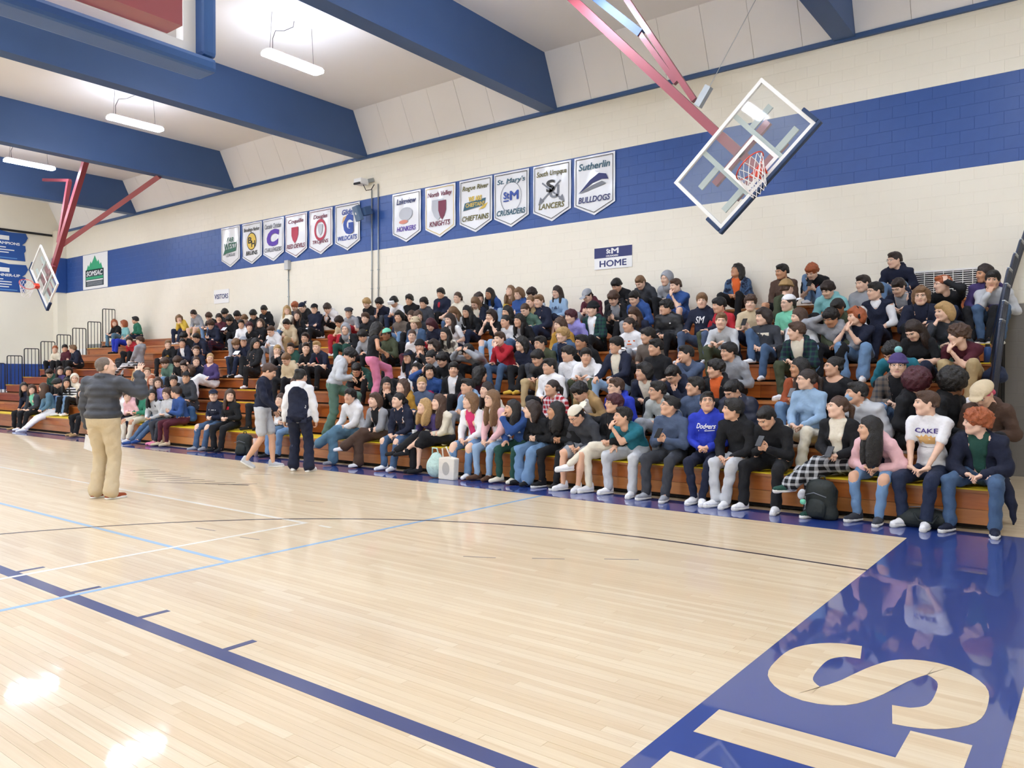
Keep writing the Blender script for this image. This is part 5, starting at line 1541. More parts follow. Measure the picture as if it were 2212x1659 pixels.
# ------------------------------------------------------------------ who sits where: head position in the photo, row, look
# px,py,row | skin hair | top | bottom | shoe | pose legs | options | label
PEOPLE = '''
387,690,10|a mid L|hood yl|jean jd|wh|mouth n|f,c|person in yellow hoodie with hands at mouth, left end of the top row group
418,680,10|a short D|hood gy|short kh|wh|clasp n|d|person in light grey hoodie and tan shorts beside the yellow hoodie
451,686,10|a mop B|sweat bk|jean jb|bk|hug n|d,c|person in dark top and pale jeans hugging knees under the visitors sign
473,689,10|b curly D|sweat mr|pant bk|bk|mouth1 n|m|person in maroon top with hand at mouth under the visitors sign
486,678,10|b mop K|hood bk|pant bk|bk|lap n|d|person in black hoodie looking down, directly under the visitors sign
512,683,10|b bowl K|jack bk gy|pant dg|bk|phone n|d|person in black jacket bowed over their lap right of the visitors sign
528,691,10|a short L|sweat sl|pant bk|bk|lap n|d|person in slate sweatshirt half hidden between two black-clad people, top row
547,681,10|b bowl K|sweat bk|pant bk|bk|lap n|d|person in plain black sweatshirt, second from the end of the left wall group
570,671,10|c short K|hood bk|pant bk|bk|lap n|d|person in black hoodie with white badge by the wall
455,703,9|a mop B|zip nv|pant plaid:mr:nv|bk|phone n|d|person in navy jacket and burgundy plaid trousers looking down
495,694,9|b mop K|zip bk|pant bk|bk|phone n|d|person in black zip jacket holding a white sheet, second row from the wall
521,702,9|b short K|hood wh|pant gy|wh|clasp n||person in white hoodie turned aside among black-clad people at left
539,708,9|a curly R|tee bk|pant bk|bk|lap n|c|person in black tee with arms low, right of the white hoodie
562,701,9|a wavy B|hood bk|pant bk|bk|cross n|u|person in black hoodie with arms folded above the grey cap
585,717,8|a fade B|hood wh|pant gy|wh|phone n|d|person in white hoodie and grey trousers bent over a phone
394,743,8|b short K|jack nv wh|pant bk|bk|clasp n||person in navy jacket with white collar, left middle rows
424,732,8|b short K|hood nv|pant jd|bk|phone n|d|person in dark navy hoodie looking down beside the plaid trousers
397,729,9|b mop K|sweat bk|pant bk|bk|clasp n|d|person in black hunched behind the white-collared navy jacket
510,745,8|a mop L|hood nv|jean jd|bk|clasp n|d|person in navy hoodie looking down, left of the grey cap
526,740,8|b short K|hood nv|pant bk|wh|phone n|c,cap=gy|person in grey cap and navy hoodie holding a folded paper
553,744,7|b wavy K|jack bk bk|pant bk|wh|lap u|y=75|person all in black turned away, white socks on the bench edge
424,759,7|a short B|tee nv|pant bk|bk|clasp n||person in navy tee behind the two navy v-neck tops
363,746,7|a short L|hood bk|pant bk|bk|clasp n|c|person in black hoodie with gold print, left edge of the middle crowd
279,738,8|a curly D|hood rd|pant bk|bk|lap n|c|person in red hoodie behind the black and white plaid trousers
302,738,7|a curly B|hood gy|pant plaid:bk:wh|bk|lap o|c,yaw=-62|person in grey hoodie and black and white plaid trousers with legs along the bench
356,786,5|a mop B|hood sg|jean jb|wh|phone n|d|person in grey-green hoodie looking down, left of the head-in-hand person
383,783,6|a mop B|sweat bk|pant bk|bk|phone n|d|person in black top looking down behind the grey-green hoodie
398,792,5|a short D|jack br bk|pant lg|bk|headr n|d,m|person in brown jacket resting head on one hand
424,783,5|a pony B|sweat nv|jean jd|bk|lap t|f,c|person in navy round-neck top left of the white trousers
454,776,5|a pony Y|sweat pp|wide wh|wh|lap cl|f,c,scoop|person in dark v-neck top and white trousers with legs crossed
295,812,3|a long Y|sweat bk|pant bk|bk|chin n|f|person in black top just right of the raised hand
318,806,4|a pony L|jack cr cr|pant gy|wh|lap n|f,c|person in cream jacket left of the periwinkle sweater, higher row
328,824,3|a long G|sweat gy|pant bk|wh|lap n|f|person in grey top hidden behind the periwinkle sweater
341,829,3|a long B|sweat lv|jean jb|wh|lap t|f,c|person in periwinkle blue sweater, left front section
375,825,3|b bowl K|jack bk bk|pant bk|bk|clasp n|c|person in black jacket left of the black cap
402,818,3|b short K|hood dg|pant dg|bk|clasp n|cap=bk|person in black cap and charcoal hoodie
255,854,1|a long D|puff wh|pant bk|wh|lap n|f,hoodup|person in white puffer with hood up beside the standing man
275,858,1|a curly B|hood pk|slim nv|bn|lap t|f,c|person in pink hoodie and navy trousers, front row left
305,850,1|c long K|zip gn wh|pant cr|wh|lap n|f,c,rip=.1|person in green zip top and ripped cream trousers, front row
328,856,1|b long K|sweat lg|jean db|bl|clasp o|f,c|person in pale grey sweatshirt with jeans stretched out, front row
360,853,1|a wavy B|sweat lg|slim dg|pkp|lap t|f,y=30|person in navy and grey block sweater with pink shoes
380,850,1|b short D|sweat bl|slim mr|bg|phone n|y=-60|person in blue sweater and maroon trousers wearing a blue backpack
461,857,1|a short K|sweat nv|jean db|gy|lap n|c,cap=nv,rip=.1,f|person in navy cap and ripped jeans, front row
497,857,1|a long B|sweat bk|pant bk|bk|lap n|f,c|person in black sweater with red print, beside the navy cap
52,838,1|b long K|sweat nv|pant bk|tn|clasp n|f,c|person in navy sweatshirt and tan boots, leftmost in the front row
69,843,1|a wavy B|cardi dg mt|pant bk|wh|clasp n|f,c|person in dark cardigan over pale mint top, front row far left
93,840,1|a long B|sweat jt|pant wh|wh|clasp o|f,y=-50|person in blue-green sweater and white trousers, front row far left
107,808,4|a short D|hood dgn|pant bk|bk|phone n|d|person in dark green hoodie looking down, far left
130,803,4|a long D|sweat pp|pant bk|bk|lap n|f,c|person in dark purple top, far left middle rows
148,804,4|b mid K|sweat bk|pant bk|bk|lap n|f,c|person in black top right of the dark purple top, far left
124,830,3|b mop K|sweat bk|jean jd|bk|clasp n|y=-60,d|person in black leaning over left of the striped sweater
144,829,2|b long K|sweat stripe:bk:wh|wide jb|wh|lap n|f,c|person in black and white striped sweater and blue jeans
161,820,3|a long D|hood cr|pant bk|wh|lap n|f,hoodup|person with pale hood up, half hidden by the standing man
119,756,6|a short G|sweat cr|pant bk|bk|clasp n|c|person in cream sweater, leftmost of three on a high bench at far left
140,754,6|b bowl K|hood mr|pant bk|bk|lap n|c|person in dark maroon hoodie, middle of three at far left
157,755,6|a short L|zip nv|pant bk|bk|phone n|y=-50|person in navy jacket with knees up, right of three at far left
247,699,10|a wavy G|sweat bk|jean jt|bk|hug n|f,c|person in black top, left of three at the top left corner
267,701,10|a bob G|tee tq|pant rb|bk|lap n|f,y=-50|person in pale teal tee, middle of three at the top left corner
292,693,10|b short K|sweat gn|jean jd|bk|lap o|y=-55|person in green sweatshirt, right of three at the top left corner
176,851,1|a long D|sweat bk|pant bk|tn|lap n|f|person in black with tan boots hidden behind the standing man
620,672,10|a long Y|sweat cr|jean jb|wh|lap n|f,c|person in cream top by the thin conduit, top row
637,664,10|a mop G|sweat dg|pant bk|bk|lap n|d|person in grey top looking down right of the thin conduit
653,666,10|a short B|zip bk|pant bk|bk|phone n|bcap=nv,d|person in backward navy cap and black jacket
679,669,10|a short D|hood nv|pant bk|bk|cross n|cap=bk|person in black cap and navy hooded jacket with arms folded
707,668,10|a mop D|hood wh|pant bk|wh|chin cl|d|person in white hoodie and black striped track trousers by the wall
642,683,9|a long B|zip bk|pant bk|bk|lap n|f|person in black jacket in front of the backward navy cap
619,702,8|b short K|hood bg|pant kh|wh|phone n|d|person in beige hoodie and khaki trousers with a phone
659,732,7|b short D|jack bk cr|pant dg|bk|clasp n||person in dark jacket over cream, behind the pair in black and navy tees
599,759,6|a short Y|zip bk|pant bk|bk|mouth n|g,c|person in black with hands at mouth, above the walker in shorts
628,755,6|b fade D|zip dgn|pant bk|bk|clasp n||person in very dark green jacket, middle rows left of the aisle
661,755,6|a fade D|tee bk|pant bk|bk|prop n|c|person in black tee with forearms on knees
684,752,6|a fade Y|tee nv|pant bk|bk|prop n||person in navy tee with red stripe, forearms on knees
618,778,5|a short L|hood bg|pant bk|bk|lap n|d|person in beige hoodie directly behind the walker in shorts
753,677,9|a short D|tee gy|pant rd|wh|clasp n|fcap=dg|person in dark flat cap and grey tee
732,697,8|b curly D|sweat bg|pant rd|wh|clasp n|d|person in beige sweater tilting head down left of the flat cap
746,714,7|a short B|jack bk gy|pant dgn|bk|rest n|hoodup=gy|person with grey hood up, black jacket and green trousers
792,657,10|a mop Y|tee bk|jean dg|wh|lap n|d|person in black tee looking down left of the conduits, top row
819,657,10|b curly K|tee nv|jean dg|wh|chin n|d|person in navy printed tee with chin in hand by the conduits
789,689,9|a bowl B|hood bk|pant bk|bk|lap n||person in black hoodie with small yellow print, above the pink trousers
783,728,6|b mop K|hood gy|pant bk|bk|knees n|d|person in grey hoodie half hidden behind the pink trousers
835,725,6|d short K|zip ol|pant bk|bk|clasp n|cap=mt|person in bright green cap and olive jacket
851,654,10|b bowl K|tee wh|pant jd|bk|phone n|d,visor|person in white tee wearing a white visor headset
884,651,10|b mop K|sweat bk|pant bk|bk|cross n||person in black sweatshirt right of the white visor headset
915,657,10|b curly K|zip dg|pant bk|bk|lap n||person in dark grey jacket left of the large black hoodie
952,636,10|b bowl K|hood nv|pant bk|bk|lap n|G=1.25|person in large black-navy hoodie with red print, top row
988,645,10|a pony B|zip cr|jean db|wh|lap n|f|person in cream zip hoodie and jeans, top row
861,686,8|b mid K|sweat tp|jean jb|bk|cross n||person in brown-grey long-sleeved top and jeans with arms crossed
889,686,9|a wavy B|sweat bk|pant bk|bk|lap n|f|person in black behind the beige beanie, left of the pair
904,686,9|a wavy B|sweat dg|pant bk|bk|lap n|y=60,f|person in charcoal behind the beige beanie, right of the pair
896,701,8|a wavy L|jack db gy|pant bk|bk|lap n|bean=bg|person in beige beanie and denim jacket
930,704,8|a wavy R|sweat nv|pant rd|bk|clasp n|f,d|person in navy top and red trousers looking down
979,678,9|a long L|tee lg|jean db|wh|headr n|f,d|person in pale grey tee with hand at head behind the white tee
971,693,7|a long D|tee wh|jean jd|wh|chin n|f,rip=.11|person in white tee and ripped jeans, elbow on knee
1008,676,8|b long K|hood bk|jean jd|bk|lap n|f|person in black hoodie with red print left of the navy jacket over cream
1026,657,9|a long L|jack nv cr|pant bk|bk|phone n|f,d|person in navy jacket over cream, looking down
1035,647,10|a mid D|sweat bk|pant bk|bk|lap n|y=60|person in black half hidden behind the navy jacket, top row
890,728,6|a pony B|sweat wh|pant mr|wh|lap t|f,c|person in white sweatshirt and maroon trousers
961,724,6|b long K|sweat dye:cr:tp|pant bk|bk|lap n|f|person in cream and brown tie-dye top
907,752,5|b short K|jack bk dg|pant bk|bk|mouth n|bean=bk,c|person in black beanie and black jacket with hands at mouth
935,750,5|a mid D|jack bk bk|pant bk|bk|lap n|f|person in black leather jacket right of the black beanie
882,774,4|b long K|jack wh nv|pant bk|bk|lap n|f,cap=nv|person in navy cap with white-sleeved jacket
930,775,5|b bun K|sweat gy|pant bk|bk|lap n|f,d|person in grey top with bowed head behind the pink-printed sweater
955,780,5|b mop K|sweat bk|pant bk|bk|lap n|d|person in black with bowed head above the white tee and black hoodie
1011,763,5|b mop K|hood gy|pant bk|wh|over n|d|person in grey hoodie with arms crossed over head
900,802,3|b bob K|jack wh nv|pant bk|wh|lap n|f,u|person in white-sleeved jacket with striped cord looking up left
928,806,3|b mid K|sweat bl|pant bk|wh|headr n|f,c|smiling person in blue sweater with pink print, hand at ear
869,838,2|a wavy B|jack ms pk|pant bk|bk|lap n|f,u|person in mustard jacket over pink, mouth wide open
911,833,2|a bun Y|sweat sl|pant dg|bk|lap n|f,y=40|person in slate-purple top turned away, behind the front row
835,834,2|b long K|jack bk bk|pant bk|bk|mouth n|f,y=50|person in black jacket turned away with hands raised, below the pink trousers
860,868,1|a pony K|jack nv nv|jean db|wh|clasp n|f,rip=.09|person in navy varsity jacket with white letter and ripped jeans
809,868,1|a bob B|cardi gy bk|wide br|wh|clasp cl|f|person in grey cardigan and brown trousers with legs crossed
756,859,1|b mop K|hood wh|wide jt|gy|clasp cl||person in black and white hoodie and wide grey-green jeans
916,882,1|a long Y|sweat pp|pant bk|bk|clasp cl|f|person in dark purple floral top holding a clear cup
1079,735,5|a short B|sweat rd|jean db|gy|mouth1 n|m|person in red sweatshirt and jeans with hand over mouth
1126,746,5|a wavy K|hood nv|pant bk|yl|cross t|f|person in navy hoodie with yellow shoes
980,801,3|b bowl K|jack bk wh|pant bk|bk|lap n|c|person in black zip hoodie over white tee
1038,812,3|b wavy K|sweat mr|jean db|bk|lap n|y=150|person in maroon top turned away below the red sweatshirt
1010,839,2|b fade K|jack lb lb|pant gy|wh|clasp n||person in pale blue jacket behind the white cardigan
1051,847,2|a long D|cardi cr mr|pant bk|wh|lap n|f|person in cream and dark red top behind the pink jacket
947,873,1|a vlong B|cardi cr cr|skirt bk|bk|clasp cl|f|person in dotted cream cardigan with black high-tops, legs crossed
1015,870,1|a wavy L|cardi wh hp|jean jb|wh|clasp n|f,rip=.13|person in white cardigan over hot pink top with bare knees
1062,865,1|a vlong L|cardi pk wh|slim lb|bn|clasp n|f,g|person in pink jacket, pale jeans and brown boots
1106,887,1|b long K|hood bl|slim dgn|cr|mouth1 n|f,m|person in blue hoodie with white letters and fingers at mouth
1057,637,10|c long K|hood bl|jean lb|wh|lap n|f|person in blue hoodie with white print against the wall
1102,631,10|a long L|jack yl og|jean lb|wh|lap n|f,u|person in yellow and orange striped jacket, top row
1120,637,10|a mid L|hood bl|jean lb|wh|phone n|f|person in blue hoodie right of the yellow striped jacket
1149,638,10|a curly D|sweat lg|pant bk|bk|lap n|d|person in pale top behind the two heads in navy, top row
1146,655,9|a pony L|sweat kh|pant bk|bk|lap n|f|person in khaki top between the blue hoodie and navy coat
1164,653,9|a short L|coat nv nv|pant jd|bk|lap n||person in large navy coat, upper middle
1203,634,10|a vlong D|sweat lb|skirt nv|bk|lap n|f,g|person in pale blue sweatshirt sitting alone against the wall
1060,685,7|a bob D|tee bk|jean lb|wh|cheeks n|f,rip=.13|person in dark floral tee with both hands on cheeks and bare knees
1095,677,8|b long K|sweat bk|jean lb|bk|lap n|f|person in black with a pink cuff, behind the white top
1092,697,7|b pony K|sweat wh|jean db|wh|lap n|f|person in white long-sleeved top left of the black jacket with blue print
1121,695,7|b long K|jack bk gy|jean db|bk|lap n|f|person in black jacket with blue print, centre
1134,672,8|a pony B|sweat sg|jean db|wh|mouth1 n|f,d|person in grey-green sweatshirt with hand over mouth
1209,705,7|a wavy B|jack ms bk|pant dg|wh|clasp n|f|person in mustard yellow jacket below the lavender hoodie
1233,687,8|a mop R|hood lv|pant dg|wh|lap n||person in lavender hoodie
1215,727,6|a curly Y|jack db nv|pant dg|wh|lap n||person in blue denim jacket below the mustard jacket
1256,743,6|c fade K|jack bk nv|pant bk|bk|lap n||person in black jacket above the white hoodie and olive trousers
1167,745,6|b short K|sweat ol|pant dg|bk|clasp n|g|person in glasses and olive sweater
1269,642,10|a short D|zip mr|pant gy|wh|phone n|cap=gy,d|person in grey cap and maroon jacket
1280,671,8|a short D|jack plaid:dgn:nv wh|pant bk|bk|lap n|bean=bk|person in black beanie and dark green plaid jacket over white hoodie
1332,619,10|b bowl K|sweat bk|pant bk|bk|phone n|d|person in black sweatshirt under the home sign
1325,647,9|a mop B|jack bk gy|pant bk|bk|phone n|d|person in black jacket over grey tee looking at a phone
1383,613,10|a short L|hood dg|pant bk|bk|lap n|d|person in charcoal hoodie right of the home sign
1370,647,9|a short K|hood bl|pant gy|wh|clasp n|d|person in blue hoodie bowed forward, grey trousers
1439,605,10|a short B|hood gy|pant bk|bk|lap n|hoodup|person with grey hood up at the top row
1459,620,9|a short B|tee bl|short bl|wh|mouth1 n|m,G=1.15|person in blue tee with bare knee and fist at mouth
1439,667,8|b curly K|puff bk|pant bk|bk|lap n|g|person in black puffer jacket and glasses, upper middle right
1368,682,8|a long B|sweat nv|pant lg|wh|lap n|f,d|person in navy top with white sleeve stripe and pale grey trousers
1358,705,7|b pony D|sweat wh|pant gy|wh|lap n|f|person in white sweatshirt with red lettering
1399,729,6|b bowl K|tee tp|pant bk|bk|lap n||smiling person in taupe tee
1516,653,8|a bowl L|hood nv|jean sl|wh|rest w|c|person in navy hoodie with white logo and grey jeans giving thumbs up
1331,749,5|b bowl K|jack nv cr|jean lb|wh|knees n|g,neckphones|person in navy jacket with white headphones round the neck
1416,754,5|b short K|tee bk|pant bk|bk|lap n||person in black tee right of the neck headphones
1592,588,10|c wavy K|jack dye:db:nv og|pant bk|bk|lap n|u|person in blue tie-dye jacket over coral shirt against the wall
1689,590,10|c short K|shirt br|short bk|bk|lap n||person in dark brown shirt and shorts against the wall
1754,590,10|a curly G|tee bk|jean jb|wh|phone u|d|person in black tee with red print and knee up, holding a phone
1700,626,9|a short B|sweat ol|pant bk|bk|lap n|bean=tn,y=160|person in olive top and mustard-brown beanie turned away
1702,658,8|a short D|tee mt|pant gy|bk|lap n|bcap=wh,g,G=1.1|person in white backward cap and mint green tee
1788,629,9|a mop D|hood tq|pant bk|bk|lap n|d|person in pale teal hoodie with bowed head
1553,663,8|b bowl K|sweat rd|pant ol|bk|lap n||person in red sweater behind the pale grey sweatshirt
1621,658,8|a curly B|tee bg|jean jd|bk|phone n|c|person in beige tee holding a phone
1558,697,7|a short L|sweat lg|pant ol|bk|prop n|c|person in pale grey sweatshirt and olive trousers leaning forward
1648,688,7|a mid D|sweat dg|jean db|wh|lap u||person in charcoal and purple sweatshirt with jeans and white sneaker on the bench
1725,688,8|a long B|sweat wh|pant bk|wh|lap n|f|person in white top between the mint tee and plaid jacket
1720,719,6|a short B|jack plaid:nv:dgn cr|pant ol|wh|clasp n|y=-70|person in dark plaid fleece-lined jacket and olive trousers
1795,690,7|c curly K|hood gy|jean jb|wh|headr n|d|person in grey hoodie with one hand on head
1481,769,5|b short K|sweat sl|pant bk|bk|mouth1 n|m|person in slate blue sweatshirt with hand at mouth
1574,764,5|b bowl K|hood gy|pant bk|wh|lap n|g|person in light grey hoodie and glasses by the empty bench
1390,807,4|b mid K|jack nv cr|pant bk|bk|lap n||person in navy jacket over cream hoodie with dark numerals
1454,814,4|b short K|hood nv|pant bk|bk|chin n|g,d,m|person in navy hoodie with hand to ear, middle rows
1546,801,4|b mop K|hood bk|pant bk|bk|lap n|inner=og|person in black and orange hoodie
1330,840,3|a short B|hood rb|pant bk|bk|clasp n|g|person in royal blue hoodie behind the front row
1420,848,2|b short K|hood cd|pant gy|bk|lap n|g|person in grey-green hoodie with white tick mark
1501,839,2|b short K|sweat sl|pant bk|bk|lap n||person in slate blue fleece behind the bright blue hoodie
1582,848,2|b short K|puff nv|pant bk|bk|phone n|d|person in navy puffer jacket looking down, second row
1326,876,1|b mop R|jack bk bk|slim cr|wh|lap cl|g|person in black jacket and cream trousers with legs crossed
1345,905,1|b short K|tee tl|pant lg|wh|mouth1 w|m|person in teal tee and pale sweatpants with hand over mouth
1447,882,1|b fade K|hood sl|pant dg|gy|phone n|u,g|person in denim-blue hoodie looking up with phone in lap
1528,873,1|b short K|hood rb|slim nv|wh|lap t|u,g,c|person in bright blue hoodie with white script lettering
1583,889,1|b bowl K|hood bk|pant lg|wh|clasp t||smiling person in black hoodie and pale grey sweatpants
1655,907,1|b short K|zip bk|pant bk|wh|phone w|d|person in black jacket and black trousers looking at a phone, front row
1932,565,10|a short D|hood nv|jean jb|bk|lap n|g|person in dark navy hoodie with orange print left of the vent
1864,616,9|a short D|hood gy|pant bk|bk|lap n||person in grey hoodie left of the vest and white shirt
1890,632,8|a short K|vest nv wh|pant nv|bk|lap n|g|person in navy vest over rolled-up white shirt
1941,624,9|a short D|jack nv gy|pant bk|bk|clasp n|d|person in navy jacket with grey hood leaning forward
1989,643,8|a mid L|coat nv nv|pant bk|bk|clasp n|g,c|person in dark navy coat and glasses below the vent
2036,618,9|a short G|sweat bk|pant jd|bk|headr n|m,g,y=-60|person in black sweater with hand on head before the vent
2126,595,10|c long D|sweat pp|pant bk|bk|lap n|f|person in purple top half hidden at the top right corner
2144,609,9|b bowl K|sweat lg|jean db|bk|chin n|c|person in pale grey sweatshirt with face in hand, right end
2038,678,7|a bob Y|sweat dg|wide sg|bk|chin n|f|person in charcoal sweatshirt and green trousers, chin on fist
2070,729,6|a wild B|tee mr|pant kh|wh|chin n|m|person in maroon tee and khaki trousers, cheek on hand
1848,687,7|a mid G|tee nv|wide jb|wh|mouth n|f,phones|person in navy tee and jeans wearing black headphones
1809,669,8|d short K|zip ol|pant bk|bk|lap n|d|person in dark olive jacket behind the black headphones
1973,718,7|a long D|tee bk|pant nv|bk|clasp n|f,d|person in black tee bent forward below the navy coat and glasses
1927,766,5|b curly K|sweat tl|pant bk|bk|clasp n|d,lean=38|person in teal sweatshirt bent forward behind the purple beanie
1939,795,3|a short B|jack plaid:tp:dg bk|jean jb|wh|clasp n|bean=pp,pom,c,g,rip=.1|smiling person in purple bobble hat and brown plaid jacket
1985,833,2|b afro R|hood bk|pant bk|bk|lap n|y=120|person in black hoodie turned away just below the bobble hat, right front
2061,833,3|d afro K|hood bk|pant bk|bk|lap n|y=140|person in black hoodie turned away left of the tan flat cap
1800,796,4|b bun K|sweat bk|pant bk|bk|lap n|f,scoop|person in black scoop-neck top
1726,799,4|c long K|cardi rs br|jean jb|bk|phone n|f|person in rust orange cardigan holding a phone
1742,824,3|a pony D|sweat lb|pant cr|wh|clasp n|f,g|person in light blue sweater and pale trousers
1850,854,2|b short K|puff lg|pant bk|bk|lap n|mask|person in pale grey puffer jacket and blue face mask
1809,884,1|a pony B|cardi bk cr|wide plaid:bk:lg|dgn|lap cl|f|person in black cardigan and plaid trousers holding a phone
2001,868,1|a short B|tee wh|jean jd|wh|clasp n|prop|person in white tee with purple lettering and crown print
2124,857,2|a mop P|jack br br|pant bk|bk|lap n|fcap=bg,d|person in tan flat cap and brown jacket
1878,932,1|b vlong K|jack pk nv|slim jb|dg|clasp n|f,rip=.12|person in pink jacket and ripped jeans, front row right
2110,917,1|a wild G|coat nv dgn|jean db|nv|clasp w|g,tail|person in dark overcoat and blue jeans, right end of the front row
1161,776,4|b bowl K|puff bk|pant kh|wh|clasp n|d|person in black puffer jacket and khaki trousers
1187,795,4|b short K|sweat wh|pant bk|wh|lap n||person in plain white long-sleeved top, lowest of the three in white
1227,768,5|b mop K|sweat wh|pant gy|wh|lap n||person in white sweatshirt with black collar, left of the white hoodie
1266,773,5|b bowl K|hood wh|pant ol|wh|prop n|c|person in white hoodie and olive trousers with forearms on knees
1192,842,2|b pony D|shirt plaid:rd:wh|pant bk|bk|lap n|f|person in red and white plaid shirt
1252,850,2|b curly K|jack tn wh|pant bk|bk|clasp n|d,lean=34|person in tan jacket with bowed head
1148,889,1|a wavy D|hood bk|wide jb|bk|lap n|f|person in black hoodie and wide blue jeans, front row centre
1200,892,1|c long K|hood bk|slim bk|bk|lap n|f,lean=22|person in black hoodie and black trousers leaning forward, front row centre
1244,902,1|b short K|hood dg|short gy|wh|clasp n|bcap=cr,d,g,G=1.08|person in cream backward cap, charcoal hoodie and shorts
770,802,4|b short K|jack dgn bk|pant bk|bn|knees n|d,y=70,lean=40|person in dark green jacket crouching with bowed head left of the pink trousers
606,868,1|a long B|sweat wh|jean jb|bk|lap n|f|person in white top and jeans hidden behind the two walkers
637,831,3|a long B|sweat rs|pant bk|bk|lap n|f|person in rust top peeking out above the navy and white jacket
562,884,2|a short K|sweat bk|pant bk|bk|lap n||person in black mostly hidden behind the walker in shorts
'''
# ------------------------------------------------------------------ build the crowd
TARGET = np.array([-10.3, 4.8, 1.65])
LEAN = dict(rest=6, lap=8, clasp=20, prop=32, chin=26, mouth=24, mouth1=22, cheeks=30, cross=3, phone=16, phone1=12, headr=22, over=26, hug=24, knees=20, side=4)
crowd = {}
tops = {}
REPORT = []
def parse(line):
    a = [q.strip() for q in line.split('|')]
    px, py, row = a[0].split(',')
    sk, hs, hcx = a[1].split()
    d = dict(px=float(px), py=float(py), row=int(row), skin=sk, hair=(hs, hcx), top=a[2].split(), bot=a[3].split(), shoe=a[4], label=a[7])
    d['pose'], d['legs'] = a[5].split()
    for q in a[6].split(','):
        if not q: continue
        k, _, v = q.partition('=')
        d['o_' + k] = v or True
    return d
def seat_person(d, idx):
    rnd = random.Random(idx * 17 + 3)
    fem = 1 if 'o_f' in d else 0
    lean0 = float(d.get('o_lean', LEAN[d['pose']] + rnd.uniform(-3, 4)))
    if 'o_d' in d: lean0 += 8
    hm = 1 if 'o_m' in d else 0
    hs = 0.96 if fem else 1.0
    u = [rnd.uniform(-1, 1) for _ in range(8)]
    def solve(k, lean):
        Yr, Zr = row_y(k) + 0.2, row_z(k)
        fdz = (-RISE if k > 1 else -ZS1) - 0.016
        X = at_y(d['px'], d['py'], Yr - 0.05)
        if 'o_c' in d: tgt = np.array([-0.5 + u[0], 0.5 + 0.5 * u[1], 1.6])
        else: tgt = TARGET + np.array([1.2 * u[0], u[1], 0.25 * u[2]])
        dv = tgt - np.array([X[0], Yr, X[2]])
        wy = math.atan2(dv[0], -dv[1]); wp = math.atan2(-dv[2], math.hypot(dv[0], dv[1])) + 0.03
        if 'o_y' in d: wy = math.radians(float(d['o_y'])); wp = 0.1
        by = float(np.clip(wy * 0.15, -0.3, 0.3)) + 0.07 * u[3]
        if 'o_yaw' in d: by = math.radians(float(d['o_yaw']))
        hy = float(np.clip(wy - by, -1.25, 1.25))
        if abs(wy) > 1.7: by = float(np.clip(wy * 0.5, -1.2, 1.2)); hy = wy - by
        if 'o_d' in d: wp = 0.62 + 0.12 * u[4]; hy *= 0.35
        if 'o_u' in d: wp = -0.22
        Rz = rotz(by); ts = 1.0
        for _ in range(3):
            J = seated(d['pose'], d['legs'], fdz, lean, ts, fem, hm, random.Random(idx))
            set_head(J, hy, wp, 0.07 * u[5], hs)
            hcw = Rz @ J['hc']
            P = at_y(d['px'], d['py'], Yr + hcw[1])
            raw = ts + (P[2] - Zr - J['hc'][2]) / 0.5
            ts = float(np.clip(raw, 0.84, 1.14))
        return raw, J, P[0] - hcw[0], Yr, Zr, by
    k = d['row']
    if k > 1 and 'o_fix' not in d:
        cand = [q for q in (k - 2, k - 1, k, k + 1) if 2 <= q <= NR]
        k = min(cand, key=lambda q: abs(solve(q, lean0)[0] - 0.93))
    ts_raw, J, xr, Yr, Zr, by = solve(k, lean0)
    lean = lean0
    while ts_raw < 0.86 and lean < lean0 + 26:
        lean += 3; ts_raw, J, xr, Yr, Zr, by = solve(k, lean)
    while ts_raw > 1.1 and lean > lean0 - 12:
        lean -= 3; ts_raw, J, xr, Yr, Zr, by = solve(k, lean)
    set_arms(J, d['pose'], hm, rnd, fem)
    w = project((xr, Yr, Zr))[2]
    lod = 0 if w < 11.5 else (1 if w < 17 else 2)
    h = 0.0245 if w < 9.5 else (0.0275 if w < 12 else (0.035 if w < 17 else 0.04))
    look = dict(seed=float(idx), skin=d['skin'], hair=d['hair'], top=d['top'], bot=d['bot'], shoe=d['shoe'], fem=fem, girth=float(d.get('o_G', 0.94 if fem else 1.0)))
    if 'o_hoodup' in d: look['hoodup'] = d['o_hoodup']
    for q in ('cap', 'bcap', 'fcap', 'bean', 'inner'):
        if 'o_' + q in d: look[q] = d['o_' + q]
    for q in ('mask', 'phones', 'neckphones', 'visor', 'pom', 'scoop', 'tail'):
        if 'o_' + q in d: look[q] = True
    if 'o_g' in d: look['glasses'] = True
    if 'o_rip' in d: look['rip'] = float(d['o_rip'])
    root, otop, info = make_person(J, look, d['label'], (xr, Yr, Zr + 0.022), by, lod, h)
    root['group'] = 'crowd on the bleachers'
    REPORT.append((d['px'], d['py'], '%d>%d' % (d['row'], k), round(ts_raw, 2), d['label'][:40]))
    return root, otop, J
for i, ln in enumerate([q for q in PEOPLE.strip().split('\n') if q.strip()]):
    d = parse(ln)
    r = seat_person(d, i)
    crowd[(int(d['px']), int(d['py']))] = (r, d)
if 0:
    for q in REPORT:
        if q[3] < 0.84 or q[3] > 1.18: print('ROWCHK', q)
